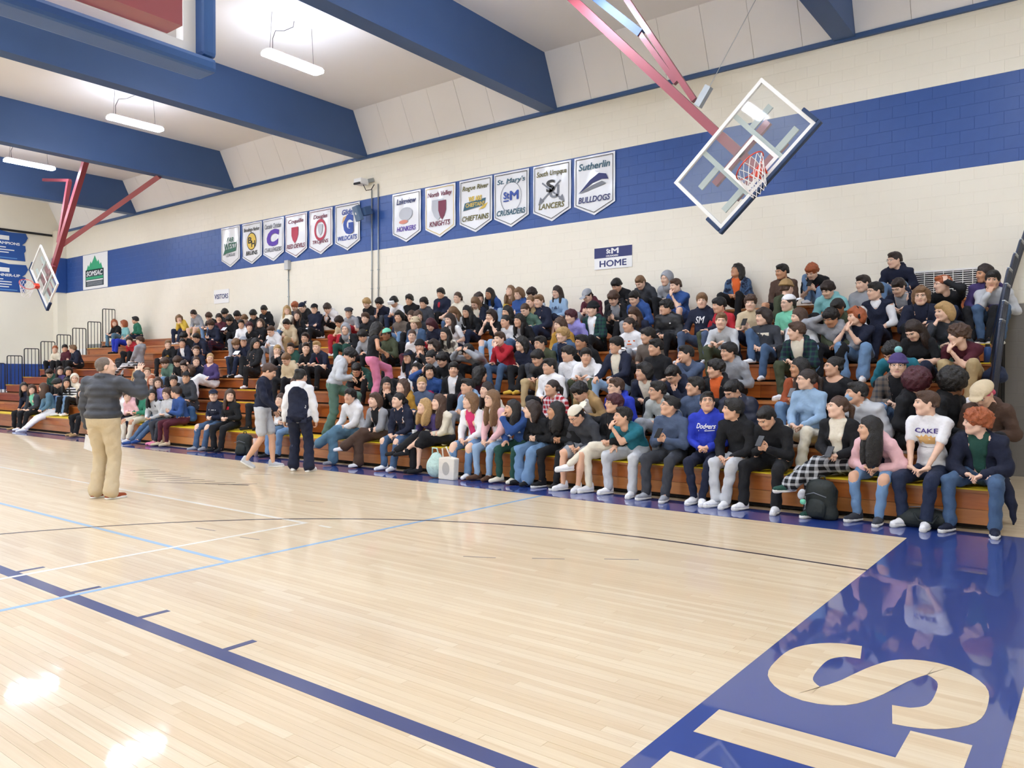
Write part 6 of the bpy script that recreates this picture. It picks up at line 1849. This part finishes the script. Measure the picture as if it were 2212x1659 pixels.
# ------------------------------------------------------------------ people on their feet
def standing(hgt, lean, ankles, toes, fem=0, shw=None, hip_shift=(0, 0, 0), pole=(0, -1, 0.1), hipz=None):
    s = hgt / 1.76
    J = {}
    L = math.radians(lean)
    hs_ = np.array(hip_shift, float)
    zp = (0.97 if hipz is None else hipz) * s
    S0 = np.array([0, 0, zp]) + hs_
    dv = lambda a: np.array([0, -math.sin(a), math.cos(a)])
    S1 = S0 + dv(L * 0.5) * 0.17 * s; S2 = S1 + dv(L) * 0.185 * s; S3 = S2 + dv(L * 1.2) * 0.16 * s
    J['spine'] = [S0, S1, S2, S3]; J['srot'] = [rotx(L * 0.3), rotx(L * 0.6), rotx(L)]
    shw = shw or (0.165 if fem else 0.19)
    R = J['srot'][2]
    J['sh'] = [S3 + R @ np.array([-shw, 0, -0.065]), S3 + R @ np.array([shw, 0, -0.065])]
    J['hip'] = [S0 + np.array([-0.092, 0, -0.03]), S0 + np.array([0.092, 0, -0.03])]
    J['kn'], J['an'], J['toe'], J['fup'] = [], [], [], []
    for q in (0, 1):
        K, A = ik(J['hip'][q], ankles[q], 0.445 * s, 0.43 * s, pole)
        J['kn'].append(K); J['an'].append(A)
        t = np.array(toes[q], float); J['toe'].append(nrm(t))
        u = np.array([0, 0, 1.0]); u = nrm(u - nrm(t) * (u @ nrm(t))); J['fup'].append(u)
    return J
def arms(J, W, pole, HD, HN, HK, sc=1.0):
    J['el'], J['wr'] = [], []
    for q in (0, 1):
        E, Wq = ik(J['sh'][q], W[q], 0.295 * sc, 0.27 * sc, pole[q]); J['el'].append(E); J['wr'].append(Wq)
    J['hd'] = [nrm(v) for v in HD]; J['hn'] = [np.array(v, float) for v in HN]; J['hk'] = HK
def face_yaw(fx, fy): return math.atan2(fx, -fy)
# man addressing the crowd, back to the camera
J = standing(1.83, 2, [np.array([-0.11, 0.02, 0.085]), np.array([0.13, -0.03, 0.085])], [(-0.55, -0.84, 0), (-0.35, -0.94, 0)], shw=0.215)
set_head(J, -0.85, 0.02)
arms(J, [np.array([-0.40, -0.14, 1.61]), np.array([0.25, -0.06, 0.82])], [(-0.55, 0.05, -1.2), (0.8, 0.6, 0)], [(-0.12, -0.25, 1), (0.02, -0.15, -1)], [(-0.2, 1, 0.2), (1, 0, 0.1)], ['open', 'curl'])
man, man_top, _ = make_person(J, dict(seed=3.0, skin='a', hair=('crop', 'S'), top=('puff', 'dg'), bot=('wide', 'bg'), shoe='rs', girth=1.24, hsz=1.0), 'person in charcoal puffer jacket and khaki trousers standing on the court with one hand raised', (-10.24, 4.77, 0), face_yaw(-0.5, 0.87), 0, 0.02)
# walker in shorts
J = standing(1.80, 4, [np.array([0.09, -0.18, 0.085]), np.array([-0.10, 0.27, 0.15])][::-1], [(0.1, -1, -0.5), (0.0, -1, 0)])
J = standing(1.80, 5, [np.array([-0.09, 0.25, 0.15]), np.array([0.09, -0.14, 0.085])], [(0.0, -1, -0.55), (0.0, -1, 0)])
set_head(J, 0.15, 0.45)
arms(J, [np.array([-0.17, -0.30, 1.0]), np.array([0.24, -0.14, 0.95])], [(-0.8, 0.7, 0), (0.8, 0.7, 0)], [(0.3, -0.9, -0.2), (0, -0.5, -1)], [(-0.3, 0, 1), (1, 0, 0.1)], ['curl', 'curl'])
make_person(J, dict(seed=5.0, skin='b', hair=('short', 'B'), top=('sweat', 'nv'), bot=('short', 'lg'), shoe='lg', girth=1.0), 'person in navy top and pale grey shorts walking along the court edge', (-11.5, 8.02, 0), face_yaw(0.8, 0.6), 0, 0.021)
# walker in two-tone jacket
J = standing(1.68, 3, [np.array([-0.16, 0.0, 0.085]), np.array([0.14, -0.12, 0.085])], [(-0.3, -1, 0), (0.2, -1, 0)], fem=1)
set_head(J, -0.35, 0.18, 0, 0.96)
arms(J, [np.array([-0.27, -0.06, 0.80]), np.array([0.27, -0.06, 0.82])], [(-0.8, 0.7, 0), (0.8, 0.7, 0)], [(0, -0.2, -1), (0, -0.2, -1)], [(-1, 0, 0.1), (1, 0, 0.1)], ['curl', 'curl'], 0.95)
w2, w2_top, w2i = make_person(J, dict(seed=8.0, skin='b', hair=('bun', 'K'), top=('hood', 'wh'), bot=('wide', 'nv'), shoe='wh', girth=1.1, fem=1, longtop=1), 'person in white and navy jacket and navy track trousers standing by the bleachers, back turned', (-10.55, 8.05, 0), face_yaw(-0.55, 0.83), 0, 0.021)
# person in pink trousers climbing the rows
J = standing(1.66, 6, [np.array([-0.10, 0.02, 0.085]), np.array([0.16, -0.40, 0.35])], [(-0.1, -1, 0), (0.2, -1, 0)], fem=1, pole=(0.35, -1, 0.2))
set_head(J, 0.35, 0.35, 0, 0.96)
arms(J, [np.array([-0.2, -0.2, 1.05]), np.array([0.24, -0.28, 0.80])], [(-0.8, 0.7, 0), (0.8, 0.7, 0)], [(0, -0.6, -0.8), (0, -0.5, -1)], [(-1, 0, 0.3), (1, 0, 0.1)], ['curl', 'curl'], 0.95)
make_person(J, dict(seed=2.0, skin='c', hair=('wavy', 'K'), top=('tank', 'bk'), bot=('wide', 'pkp'), shoe='bn', girth=0.95, fem=1), 'person in black sleeveless top and pink trousers climbing the bleachers', (float(at_y(803, 880, row_y(3) + 0.2)[0]), row_y(3) + 0.22, row_z(3)), face_yaw(0.45, 0.9), 0, 0.023)
# person in grey hoodie stepping up from the first row
J = standing(1.72, 24, [np.array([-0.1, 0.12, 0.085]), np.array([0.12, -0.35, 0.35])], [(0, -1, 0), (0, -1, 0)], pole=(0, -1, 0.2))
set_head(J, 0.1, 0.7)
arms(J, [np.array([-0.16, -0.34, 1.12]), np.array([0.16, -0.32, 1.08])], [(-0.8, 0.7, -0.5), (0.8, 0.7, -0.5)], [(0.1, -0.9, -0.4), (-0.1, -0.9, -0.4)], [(0, 0, 1), (0, 0, 1)], ['curl', 'curl'])
make_person(J, dict(seed=6.0, skin='b', hair=('curly', 'K'), top=('hood', 'lg'), bot=('wide', 'sg'), shoe='bn', girth=1.0), 'person in pale grey hoodie and grey-green jeans stepping up onto the bleachers', (float(at_y(722, 930, row_y(1) + 0.25)[0]), row_y(1) + 0.25, row_z(1)), face_yaw(0.75, 0.66), 0, 0.022)

# ------------------------------------------------------------------ prints on clothing
from mathutils.bvhtree import BVHTree
def find(px, py): return crowd[(px, py)]
def print_on(otop, S, R, me, m, name='print', dx=0.0, dz=0.0, back=False, off=0.0045):
    if otop is None: return
    bvh = BVHTree.FromPolygons([v.co for v in otop.data.vertices], [tuple(p.vertices) for p in otop.data.polygons])
    sg = 1 if back else -1
    cen = np.array(S[2])
    out = np.array(R) @ np.array([0, sg, 0.0])
    bm = bmesh.new(); bm.from_mesh(me)
    bmesh.ops.triangulate(bm, faces=bm.faces)
    bmesh.ops.subdivide_edges(bm, edges=[e for e in bm.edges if e.calc_length() > 0.03], cuts=1)
    for v in bm.verts:
        lx = (v.co.x + dx) * (1 if not back else -1)
        p = cen + np.array(R) @ np.array([lx, 0, v.co.y + dz]) + out * 0.5
        hit = bvh.ray_cast(Vector(p), Vector(-out))
        if hit[0] is not None:
            v.co = hit[0] + Vector(out) * (off + (0.0015 if v.co.z > 0 else 0))
        else:
            v.co = Vector(cen + np.array(R) @ np.array([lx, sg * 0.13, v.co.y + dz]))
    bm.to_mesh(me); bm.free(); me.update()
    link(name, me, m, otop)
def chest_text(px, py, body, w, h, m, dz=0.02, dx=0.0, bold=0.016, shear=0.0):
    (root, otop, J), d = find(px, py)
    print_on(otop, J['spine'], J['srot'][2], fit_mesh(text_mesh(body, 1, bold, shear, depth=0.001), w, h), m, 'lettering', dx, dz)
def chest_poly(px, py, pts, m, dz=0.0, dx=0.0, n=1):
    (root, otop, J), d = find(px, py)
    me = bpy.data.meshes.new('print')
    me.from_pydata([(a, b, 0) for a, b in pts], [], [tuple(range(len(pts)))])
    print_on(otop, J['spine'], J['srot'][2], me, m, 'print', dx, dz)
ov = lambda a, b, n=14: [(a * math.cos(t), b * math.sin(t)) for t in np.linspace(0, 2 * math.pi, n, endpoint=False)]
PRW, PRP, PRR, PRO, PRG, PRB = fabric('wh'), mat('print_violet', '#4a3a86', rough=0.7), fabric('rd'), fabric('og'), fabric('yl'), fabric('rb')
chest_text(2001, 868, 'CAKE', 0.235, 0.05, PRP, dz=0.055)
crown = [(-0.075, -0.045), (0.075, -0.045), (0.085, 0.01), (0.105, 0.045), (0.065, 0.03), (0.05, 0.055), (0.03, 0.035), (0.0, 0.065), (-0.03, 0.035), (-0.05, 0.055), (-0.065, 0.03), (-0.105, 0.045), (-0.085, 0.01)]
chest_poly(2001, 868, crown, mat('print_crown', '#e3b877', rough=0.7), dz=-0.045)
chest_poly(2001, 868, [(-0.08, 0), (-0.02, 0.004), (0.0, -0.002), (0.08, 0.004), (0.08, 0.0), (0.0, -0.006), (-0.08, -0.004)], mat('print_grey_line', '#8a8a92', rough=0.7), dz=-0.125)
chest_text(1528, 873, 'Dodgers', 0.25, 0.085, PRW, dz=0.02, shear=0.35, bold=0.02)
chest_poly(1528, 873, [(-0.1, 0.008), (0.11, 0.016), (0.11, 0.006), (-0.1, -0.004)], PRW, dz=-0.035)
chest_text(1390, 807, '1977', 0.09, 0.07, fabric('bk'), dz=-0.03)
chest_text(1516, 653, 'SM', 0.17, 0.12, PRW, dz=0.0, shear=0.3)
chest_text(1106, 887, 'SM', 0.16, 0.06, PRW, dz=0.03); chest_text(1106, 887, 'CRUSADERS', 0.2, 0.03, PRW, dz=-0.04)
chest_text(860, 868, 'S', 0.09, 0.12, PRW, dz=0.0, dx=0.07)
chest_poly(952, 636, ov(0.04, 0.07), PRR, dz=0.03)
chest_poly(1203, 634, [(-0.09, -0.03), (0.09, -0.03), (0.09, 0.03), (-0.09, 0.03)], fabric('sl'), dz=-0.02)
chest_poly(1057, 637, ov(0.09, 0.05), PRW, dz=-0.03)
chest_poly(1358, 705, [(-0.11, -0.012), (0.11, -0.012), (0.11, 0.012), (-0.11, 0.012)], PRO, dz=0.02)
chest_poly(1358, 705, [(-0.05, -0.01), (0.05, -0.01), (0.05, 0.01), (-0.05, 0.01)], PRO, dz=-0.03)
chest_poly(1420, 848, [(-0.06, 0.0), (-0.02, -0.035), (0.09, 0.025), (-0.02, -0.008)], PRW, dz=-0.03)
chest_poly(1932, 565, [(-0.06, -0.02), (0.06, -0.02), (0.06, 0.02), (-0.06, 0.02)], PRO, dz=-0.04)
chest_poly(461, 857, [(-0.12, -0.006), (0.1, -0.006), (0.1, 0.006), (-0.12, 0.006)], PRW, dz=0.0)
chest_poly(684, 752, [(-0.02, -0.07), (0.02, -0.07), (0.02, 0.07), (-0.02, 0.07)], PRR, dz=0.02, dx=-0.04)
chest_poly(497, 857, [(-0.04, -0.03), (0.04, -0.03), (0.05, 0.03), (-0.04, 0.035)], PRR, dz=0.04)
chest_poly(363, 746, ov(0.05, 0.04), fabric('ms'), dz=-0.03)
chest_poly(1648, 688, [(-0.1, -0.025), (0.1, -0.025), (0.1, 0.025), (-0.1, 0.025)], fabric('cr'), dz=0.03)
chest_poly(1754, 590, [(-0.07, -0.02), (0.02, 0.01), (0.07, 0.05), (0.02, -0.02)], PRR, dz=0.0)
chest_poly(928, 806, [(-0.07, -0.03), (0.07, -0.03), (0.07, 0.03), (-0.07, 0.03)], fabric('hp'), dz=-0.06)
chest_poly(1233, 687, [(-0.08, -0.02), (0.08, -0.02), (0.08, 0.02), (-0.08, 0.02)], PRB, dz=-0.07)
chest_poly(789, 689, [(-0.05, -0.008), (0.05, -0.008), (0.05, 0.008), (-0.05, 0.008)], PRG, dz=0.0)
chest_poly(570, 671, ov(0.02, 0.02), PRW, dz=0.03, dx=0.06)
chest_poly(1439, 667, ov(0.014, 0.012), PRW, dz=0.03, dx=0.09)
chest_text(1878, 932, 'ABC', 0.1, 0.06, fabric('rb'), dz=-0.05) if False else None
# navy back panel on the two-tone jacket
bp_ = bpy.data.meshes.new('back_panel')
pts = [(-0.17, -0.36), (0.17, -0.36), (0.19, -0.1), (0.17, 0.02), (0.1, 0.1), (0.0, 0.125), (-0.1, 0.1), (-0.17, 0.02), (-0.19, -0.1)]
gx, gz = np.meshgrid(np.linspace(-0.19, 0.19, 15), np.linspace(-0.36, 0.13, 18))
vs = []; fs = []
def edge_at(z): return 0.17 if z < -0.05 else 0.17 * math.sqrt(max(0, 1 - ((z + 0.05) / 0.18) ** 2))
for z in np.linspace(-0.46, 0.125, 18):
    e = edge_at(z)
    for t in np.linspace(-1, 1, 15): vs.append((t * e, z, 0))
for j in range(17):
    for i in range(14): fs.append((j * 15 + i, j * 15 + i + 1, (j + 1) * 15 + i + 1, (j + 1) * 15 + i))
bp_.from_pydata(vs, [], fs)
print_on(w2_top, w2i['S'], w2i['rl'][2], bp_, fabric('nv'), 'back_panel', back=True)
# ------------------------------------------------------------------ things held and things left on the floor and benches
M_PHONE = mat('phone_black', '#17181c', rough=0.25)
phone_me = None
def place(o, root, p, R):
    o.matrix_world = root_matrix(root) @ Matrix(np.block([[R, np.array(p)[:, None]], [np.zeros((1, 3)), np.ones((1, 1))]]).tolist())
def root_matrix(root): return Matrix.Translation(root.location) @ Matrix.Rotation(root.rotation_euler[2], 4, 'Z')
def in_hands(px, py, kind, label):
    global phone_me
    (root, otop, J), d = find(px, py)
    p = (J['wr'][0] + J['wr'][1]) / 2 + (J['hd'][0] + J['hd'][1]) * 0.05
    one = d['pose'] in ('lap', 'chin', 'rest')
    if kind == 'phone':
        if phone_me is None:
            o = MB().box(-0.038, 0.038, -0.005, 0.005, -0.078, 0.078).build('phone', M_PHONE, bevel=0.004); phone_me = o.data
        else: o = link('phone', phone_me)
        place(o, root, p + np.array([0, -0.03, 0.055]), rotx(-0.75)); tag(o, label, 'phone')
    elif kind == 'paper':
        o = MB().box(-0.09, 0.09, -0.001, 0.001, -0.07, 0.07).build('paper', fabric('wh')); place(o, root, p + np.array([0, -0.03, 0.06]), rotx(-0.8)); tag(o, label, 'paper')
    elif kind == 'cup':
        mb = MB(); n = 14
        o = MB().tube([(0, 0, -0.06), (0, 0, 0.06)], [0.034, 0.044], n).build('cup', mat('clear_cup', '#eef2f2', rough=0.15, alpha=0.55), smooth=True)
        q = MB().tube([(0, 0, 0.06), (0, 0, 0.068)], [0.046, 0.046], n).build('lid', fabric('wh'), o)
        q2 = MB().tube([(0.0, 0, 0.06), (0.02, 0, 0.14)], 0.004, 6).build('straw', fabric('gn'), o)
        place(o, root, p + np.array([0, -0.02, 0.04]), np.eye(3)); tag(o, label, 'cup')
for (px, py, lb_) in ((585, 717, 'black phone held by the bent-over person in white hoodie'), (619, 702, 'black phone held by the person in beige hoodie'), (1325, 647, 'black phone held by the person in black jacket over grey tee'),
                     (1621, 658, 'black phone held by the person in beige tee'), (1754, 590, 'black phone held by the person with knee up at the wall'), (1447, 882, 'phone in the hands of the person in denim-blue hoodie'),
                     (1655, 907, 'phone held low by the person in black jacket, front row'), (1726, 799, 'phone held by the person in rust cardigan'), (1809, 884, 'phone in the lap of the person in plaid trousers')):
    in_hands(px, py, 'phone', lb_)
in_hands(526, 740, 'paper', 'folded white paper held by the person in grey cap')
in_hands(495, 694, 'paper', 'white sheet held by the person in black zip jacket')
in_hands(916, 882, 'cup', 'clear plastic cup held by the person in purple floral top')
pp_ = MB().box(-0.07, 0.07, -0.002, 0.002, -0.1, 0.1).build('paper', fabric('wh'))
mw = root_matrix(man) @ Vector((0.27, -0.1, 0.70)); pp_.location = mw; pp_.rotation_euler = (0.2, 0.3, 0.5); tag(pp_, 'white paper in the lowered hand of the standing person', 'paper')

def soft(name, m, prims, h=0.02, parent=None, cut0=True):
    f = Field()
    for p in prims:
        (f.cone if p[0] == 'c' else f.ell)(*p[1:])
    if cut0: f.cut((0, 0, -0.498), (2, 2, 0.5), k=0.01)
    V, Q = f.mesh(h); V = smooth(V, Q, 1, 0.4)
    me = quad_mesh(name, V, Q); me.materials.append(m)
    return link(name, me, None, parent)
def backpack(name, loc, rz, m, label, sc=1.0, straps=True, tilt=0.0):
    r = empty(name, loc, (tilt, 0, rz)); r.scale = (sc,) * 3
    tag(r, label, 'backpack')
    soft('pack_body', m, [('e', (0, 0, 0.2), (0.17, 0.12, 0.22)), ('c', (-0.1, 0.0, 0.06), (0.1, 0.0, 0.06), 0.1, 0.1, 0, 0.05), ('c', (-0.07, 0, 0.34), (0.07, 0, 0.34), 0.09, 0.09, 0, 0.05)], parent=r)
    soft('front_pocket', m, [('e', (0, -0.1, 0.14), (0.12, 0.06, 0.1)), ('c', (-0.06, -0.1, 0.07), (0.06, -0.1, 0.07), 0.05, 0.05, 0, 0.04)], parent=r)
    MB().tube([(-0.04, 0.03, 0.42), (-0.03, 0.03, 0.47), (0.03, 0.03, 0.47), (0.04, 0.03, 0.42)], 0.009, 6).build('grab_loop', m, r, smooth=True)
    if straps:
        for sx in (-1, 1): MB().tube([(sx * 0.08, 0.09, 0.4), (sx * 0.11, 0.16, 0.3), (sx * 0.1, 0.15, 0.15), (sx * 0.09, 0.1, 0.05)], 0.014, 6).build('strap', m, r, smooth=True)
    MB().tube([(-0.13, -0.13, 0.26), (0, -0.155, 0.3), (0.13, -0.13, 0.26)], 0.006, 5).build('zip_line', mat('zip_grey', '#70757c', rough=0.4), r, smooth=True)
    return r
M_BAGK = mat('bag_black', '#1f2624', rough=0.7, noise=0.15, bump=0.4, bscale=18)
M_BAGN = mat('bag_blue', '#2d527f', rough=0.7, bump=0.4, bscale=18)
backpack('backpack', (-13.55, 9.02, 0), 0.3, M_BAGK, 'dark green-black backpack on the floor by the walker in shorts', 0.98)
backpack('backpack', (-2.55, 8.98, 0), -0.2, M_BAGK, 'black backpack with a plush keyring on the floor by the plaid trousers', 1.0)
dfl = empty('duffel_bag', (-1.52, 9.10, 0), (0, 0, 0.05)); tag(dfl, 'black duffel bag lying under the bench by the lettered white tee', 'bag')
soft('bag_body', M_BAGK, [('c', (-0.18, 0, 0.09), (0.18, 0, 0.09), 0.1, 0.09, 0, 0.05), ('e', (0, 0, 0.1), (0.22, 0.11, 0.11))], parent=dfl)
MB().tube([(-0.1, -0.1, 0.16), (-0.05, -0.16, 0.1), (0.08, -0.17, 0.08), (0.12, -0.1, 0.15)], 0.011, 6).build('strap', M_BAGK, dfl, smooth=True)
MB().tube([(-0.2, 0.0, 0.2), (0, -0.01, 0.225), (0.2, 0, 0.19)], 0.006, 5).build('zip_line', mat('zip_grey'), dfl, smooth=True)
kr = soft('plush_keyring', fabric('lg'), [('e', (0, 0, 0.04), (0.04, 0.035, 0.05)), ('e', (0.02, -0.02, 0.085), (0.03, 0.03, 0.03))], 0.012, cut0=False)
kr.location = (-2.72, 8.84, 0.22); tag(kr, 'small white and green plush toy clipped to the black backpack', 'toy')
k2 = soft('toy_base', fabric('mt'), [('e', (0.02, 0, -0.03), (0.035, 0.03, 0.035))], 0.012, kr, False)
mt_ = mat('mint_mesh', '#bcd9cf', rough=0.6, noise=0.25, nscale=25, bump=0.8, bscale=22)
tb1 = empty('net_bag', (-8.27, 8.86, 0)); tag(tb1, 'pale mint crinkled bag standing on the floor before the white cardigan', 'bag')
soft('bag_body', mt_, [('e', (0, 0, 0.17), (0.155, 0.12, 0.17)), ('e', (0.02, 0, 0.3), (0.1, 0.08, 0.1))], parent=tb1)
MB().tube([(-0.06, 0, 0.36), (-0.04, -0.02, 0.46), (0.05, -0.02, 0.46), (0.07, 0, 0.36)], 0.012, 6).build('handle', mt_, tb1, smooth=True)
tb2 = empty('tote_bag', (-7.98, 8.84, 0)); tag(tb2, 'cream tote bag with a grey print beside the mint bag', 'bag')
M_TOTE = mat('tote_cream', '#ebe5d6', rough=0.8, bump=0.6, bscale=14)
f_t = MB().prism([(-0.16, 0.0), (0.15, 0.0), (0.17, 0.33), (0.02, 0.35), (-0.15, 0.33)], 'y', -0.06, 0.06).build('bag_body', M_TOTE, tb2, bevel=0.02)
MB().tube([(-0.08, -0.03, 0.33), (-0.09, -0.04, 0.47), (0.0, -0.05, 0.5), (0.07, -0.03, 0.34)], 0.012, 6).build('handle', M_TOTE, tb2, smooth=True)
MB().prism(oval(0.0, 0.17, 0.07, 0.1), 'y', -0.064, -0.0605).build('bag_print', mat('tote_grey', '#b9b5aa', rough=0.8), tb2)
cu_ = empty('tumbler', (-13.2, 9.05, 0)); tag(cu_, 'tall pale pink tumbler with a straw on the floor beside the dark backpack', 'tumbler')
MB().tube([(0, 0, 0), (0, 0, 0.12), (0, 0, 0.13), (0, 0, 0.33)], [0.034, 0.04, 0.048, 0.055], 14).build('cup_body', mat('tumbler_pink', '#d9b7a6', rough=0.4), cu_, smooth=True)
MB().tube([(0, 0, 0.33), (0, 0, 0.345)], 0.057, 14).build('lid', mat('tumbler_lid', '#e7d9d2', rough=0.4), cu_)
MB().tube([(0.015, 0, 0.34), (0.02, 0, 0.5)], 0.005, 6).build('straw', mat('tumbler_straw', '#c85c6a', rough=0.4), cu_)
# blue backpack worn in the front row
(rt_, _, Jb), _d = find(380, 850)
bw = root_matrix(rt_) @ Vector(tuple(Jb['spine'][1] + np.array([0, 0.19, -0.2])))
backpack('backpack', tuple(bw), rt_.rotation_euler[2] + math.pi, M_BAGN, 'blue backpack worn by the person in blue sweater, front row', 0.8, False)
bb_ = empty('water_bottle', (-1.33, row_y(6) + 0.42, row_z(6))); tag(bb_, 'dark blue water bottle standing on a step at the right end', 'bottle')
MB().tube([(0, 0, 0), (0, 0, 0.2), (0, 0, 0.225)], [0.045, 0.045, 0.03], 14).build('bottle_body', mat('bottle_blue', '#23477f', rough=0.35), bb_, smooth=True)
MB().tube([(0, 0, 0.225), (0, 0, 0.26)], 0.028, 12).build('bottle_cap', M_BLACK, bb_)
xx = float(at_y(258, 772, row_y(6) + 0.3)[0])
backpack('backpack', (xx, row_y(6) + 0.3, row_z(6)), 0.8, mat('bag_plain_black', '#17181c', rough=0.7), 'black backpack on the bench beside the black and white plaid trousers', 0.8)
xx = float(at_y(985, 792, row_y(4) + 0.3)[0])
hb = soft('folded_jacket', fabric('bk'), [('e', (0, 0, 0.05), (0.24, 0.16, 0.06)), ('e', (0.1, 0.03, 0.08), (0.12, 0.1, 0.05))], 0.022); hb.location = (xx, row_y(4) + 0.25, row_z(4)); tag(hb, 'black jacket lying on the bench left of the crossed-arms grey hoodie', 'jacket')
hb = soft('folded_jacket', fabric('jd'), [('e', (0, 0, 0.08), (0.16, 0.18, 0.1)), ('e', (0.03, 0.03, 0.16), (0.1, 0.1, 0.07))], 0.022); hb.location = (-1.18, row_y(5) + 0.22, row_z(5)); tag(hb, 'crumpled blue jacket at the right end below the water bottle', 'jacket')
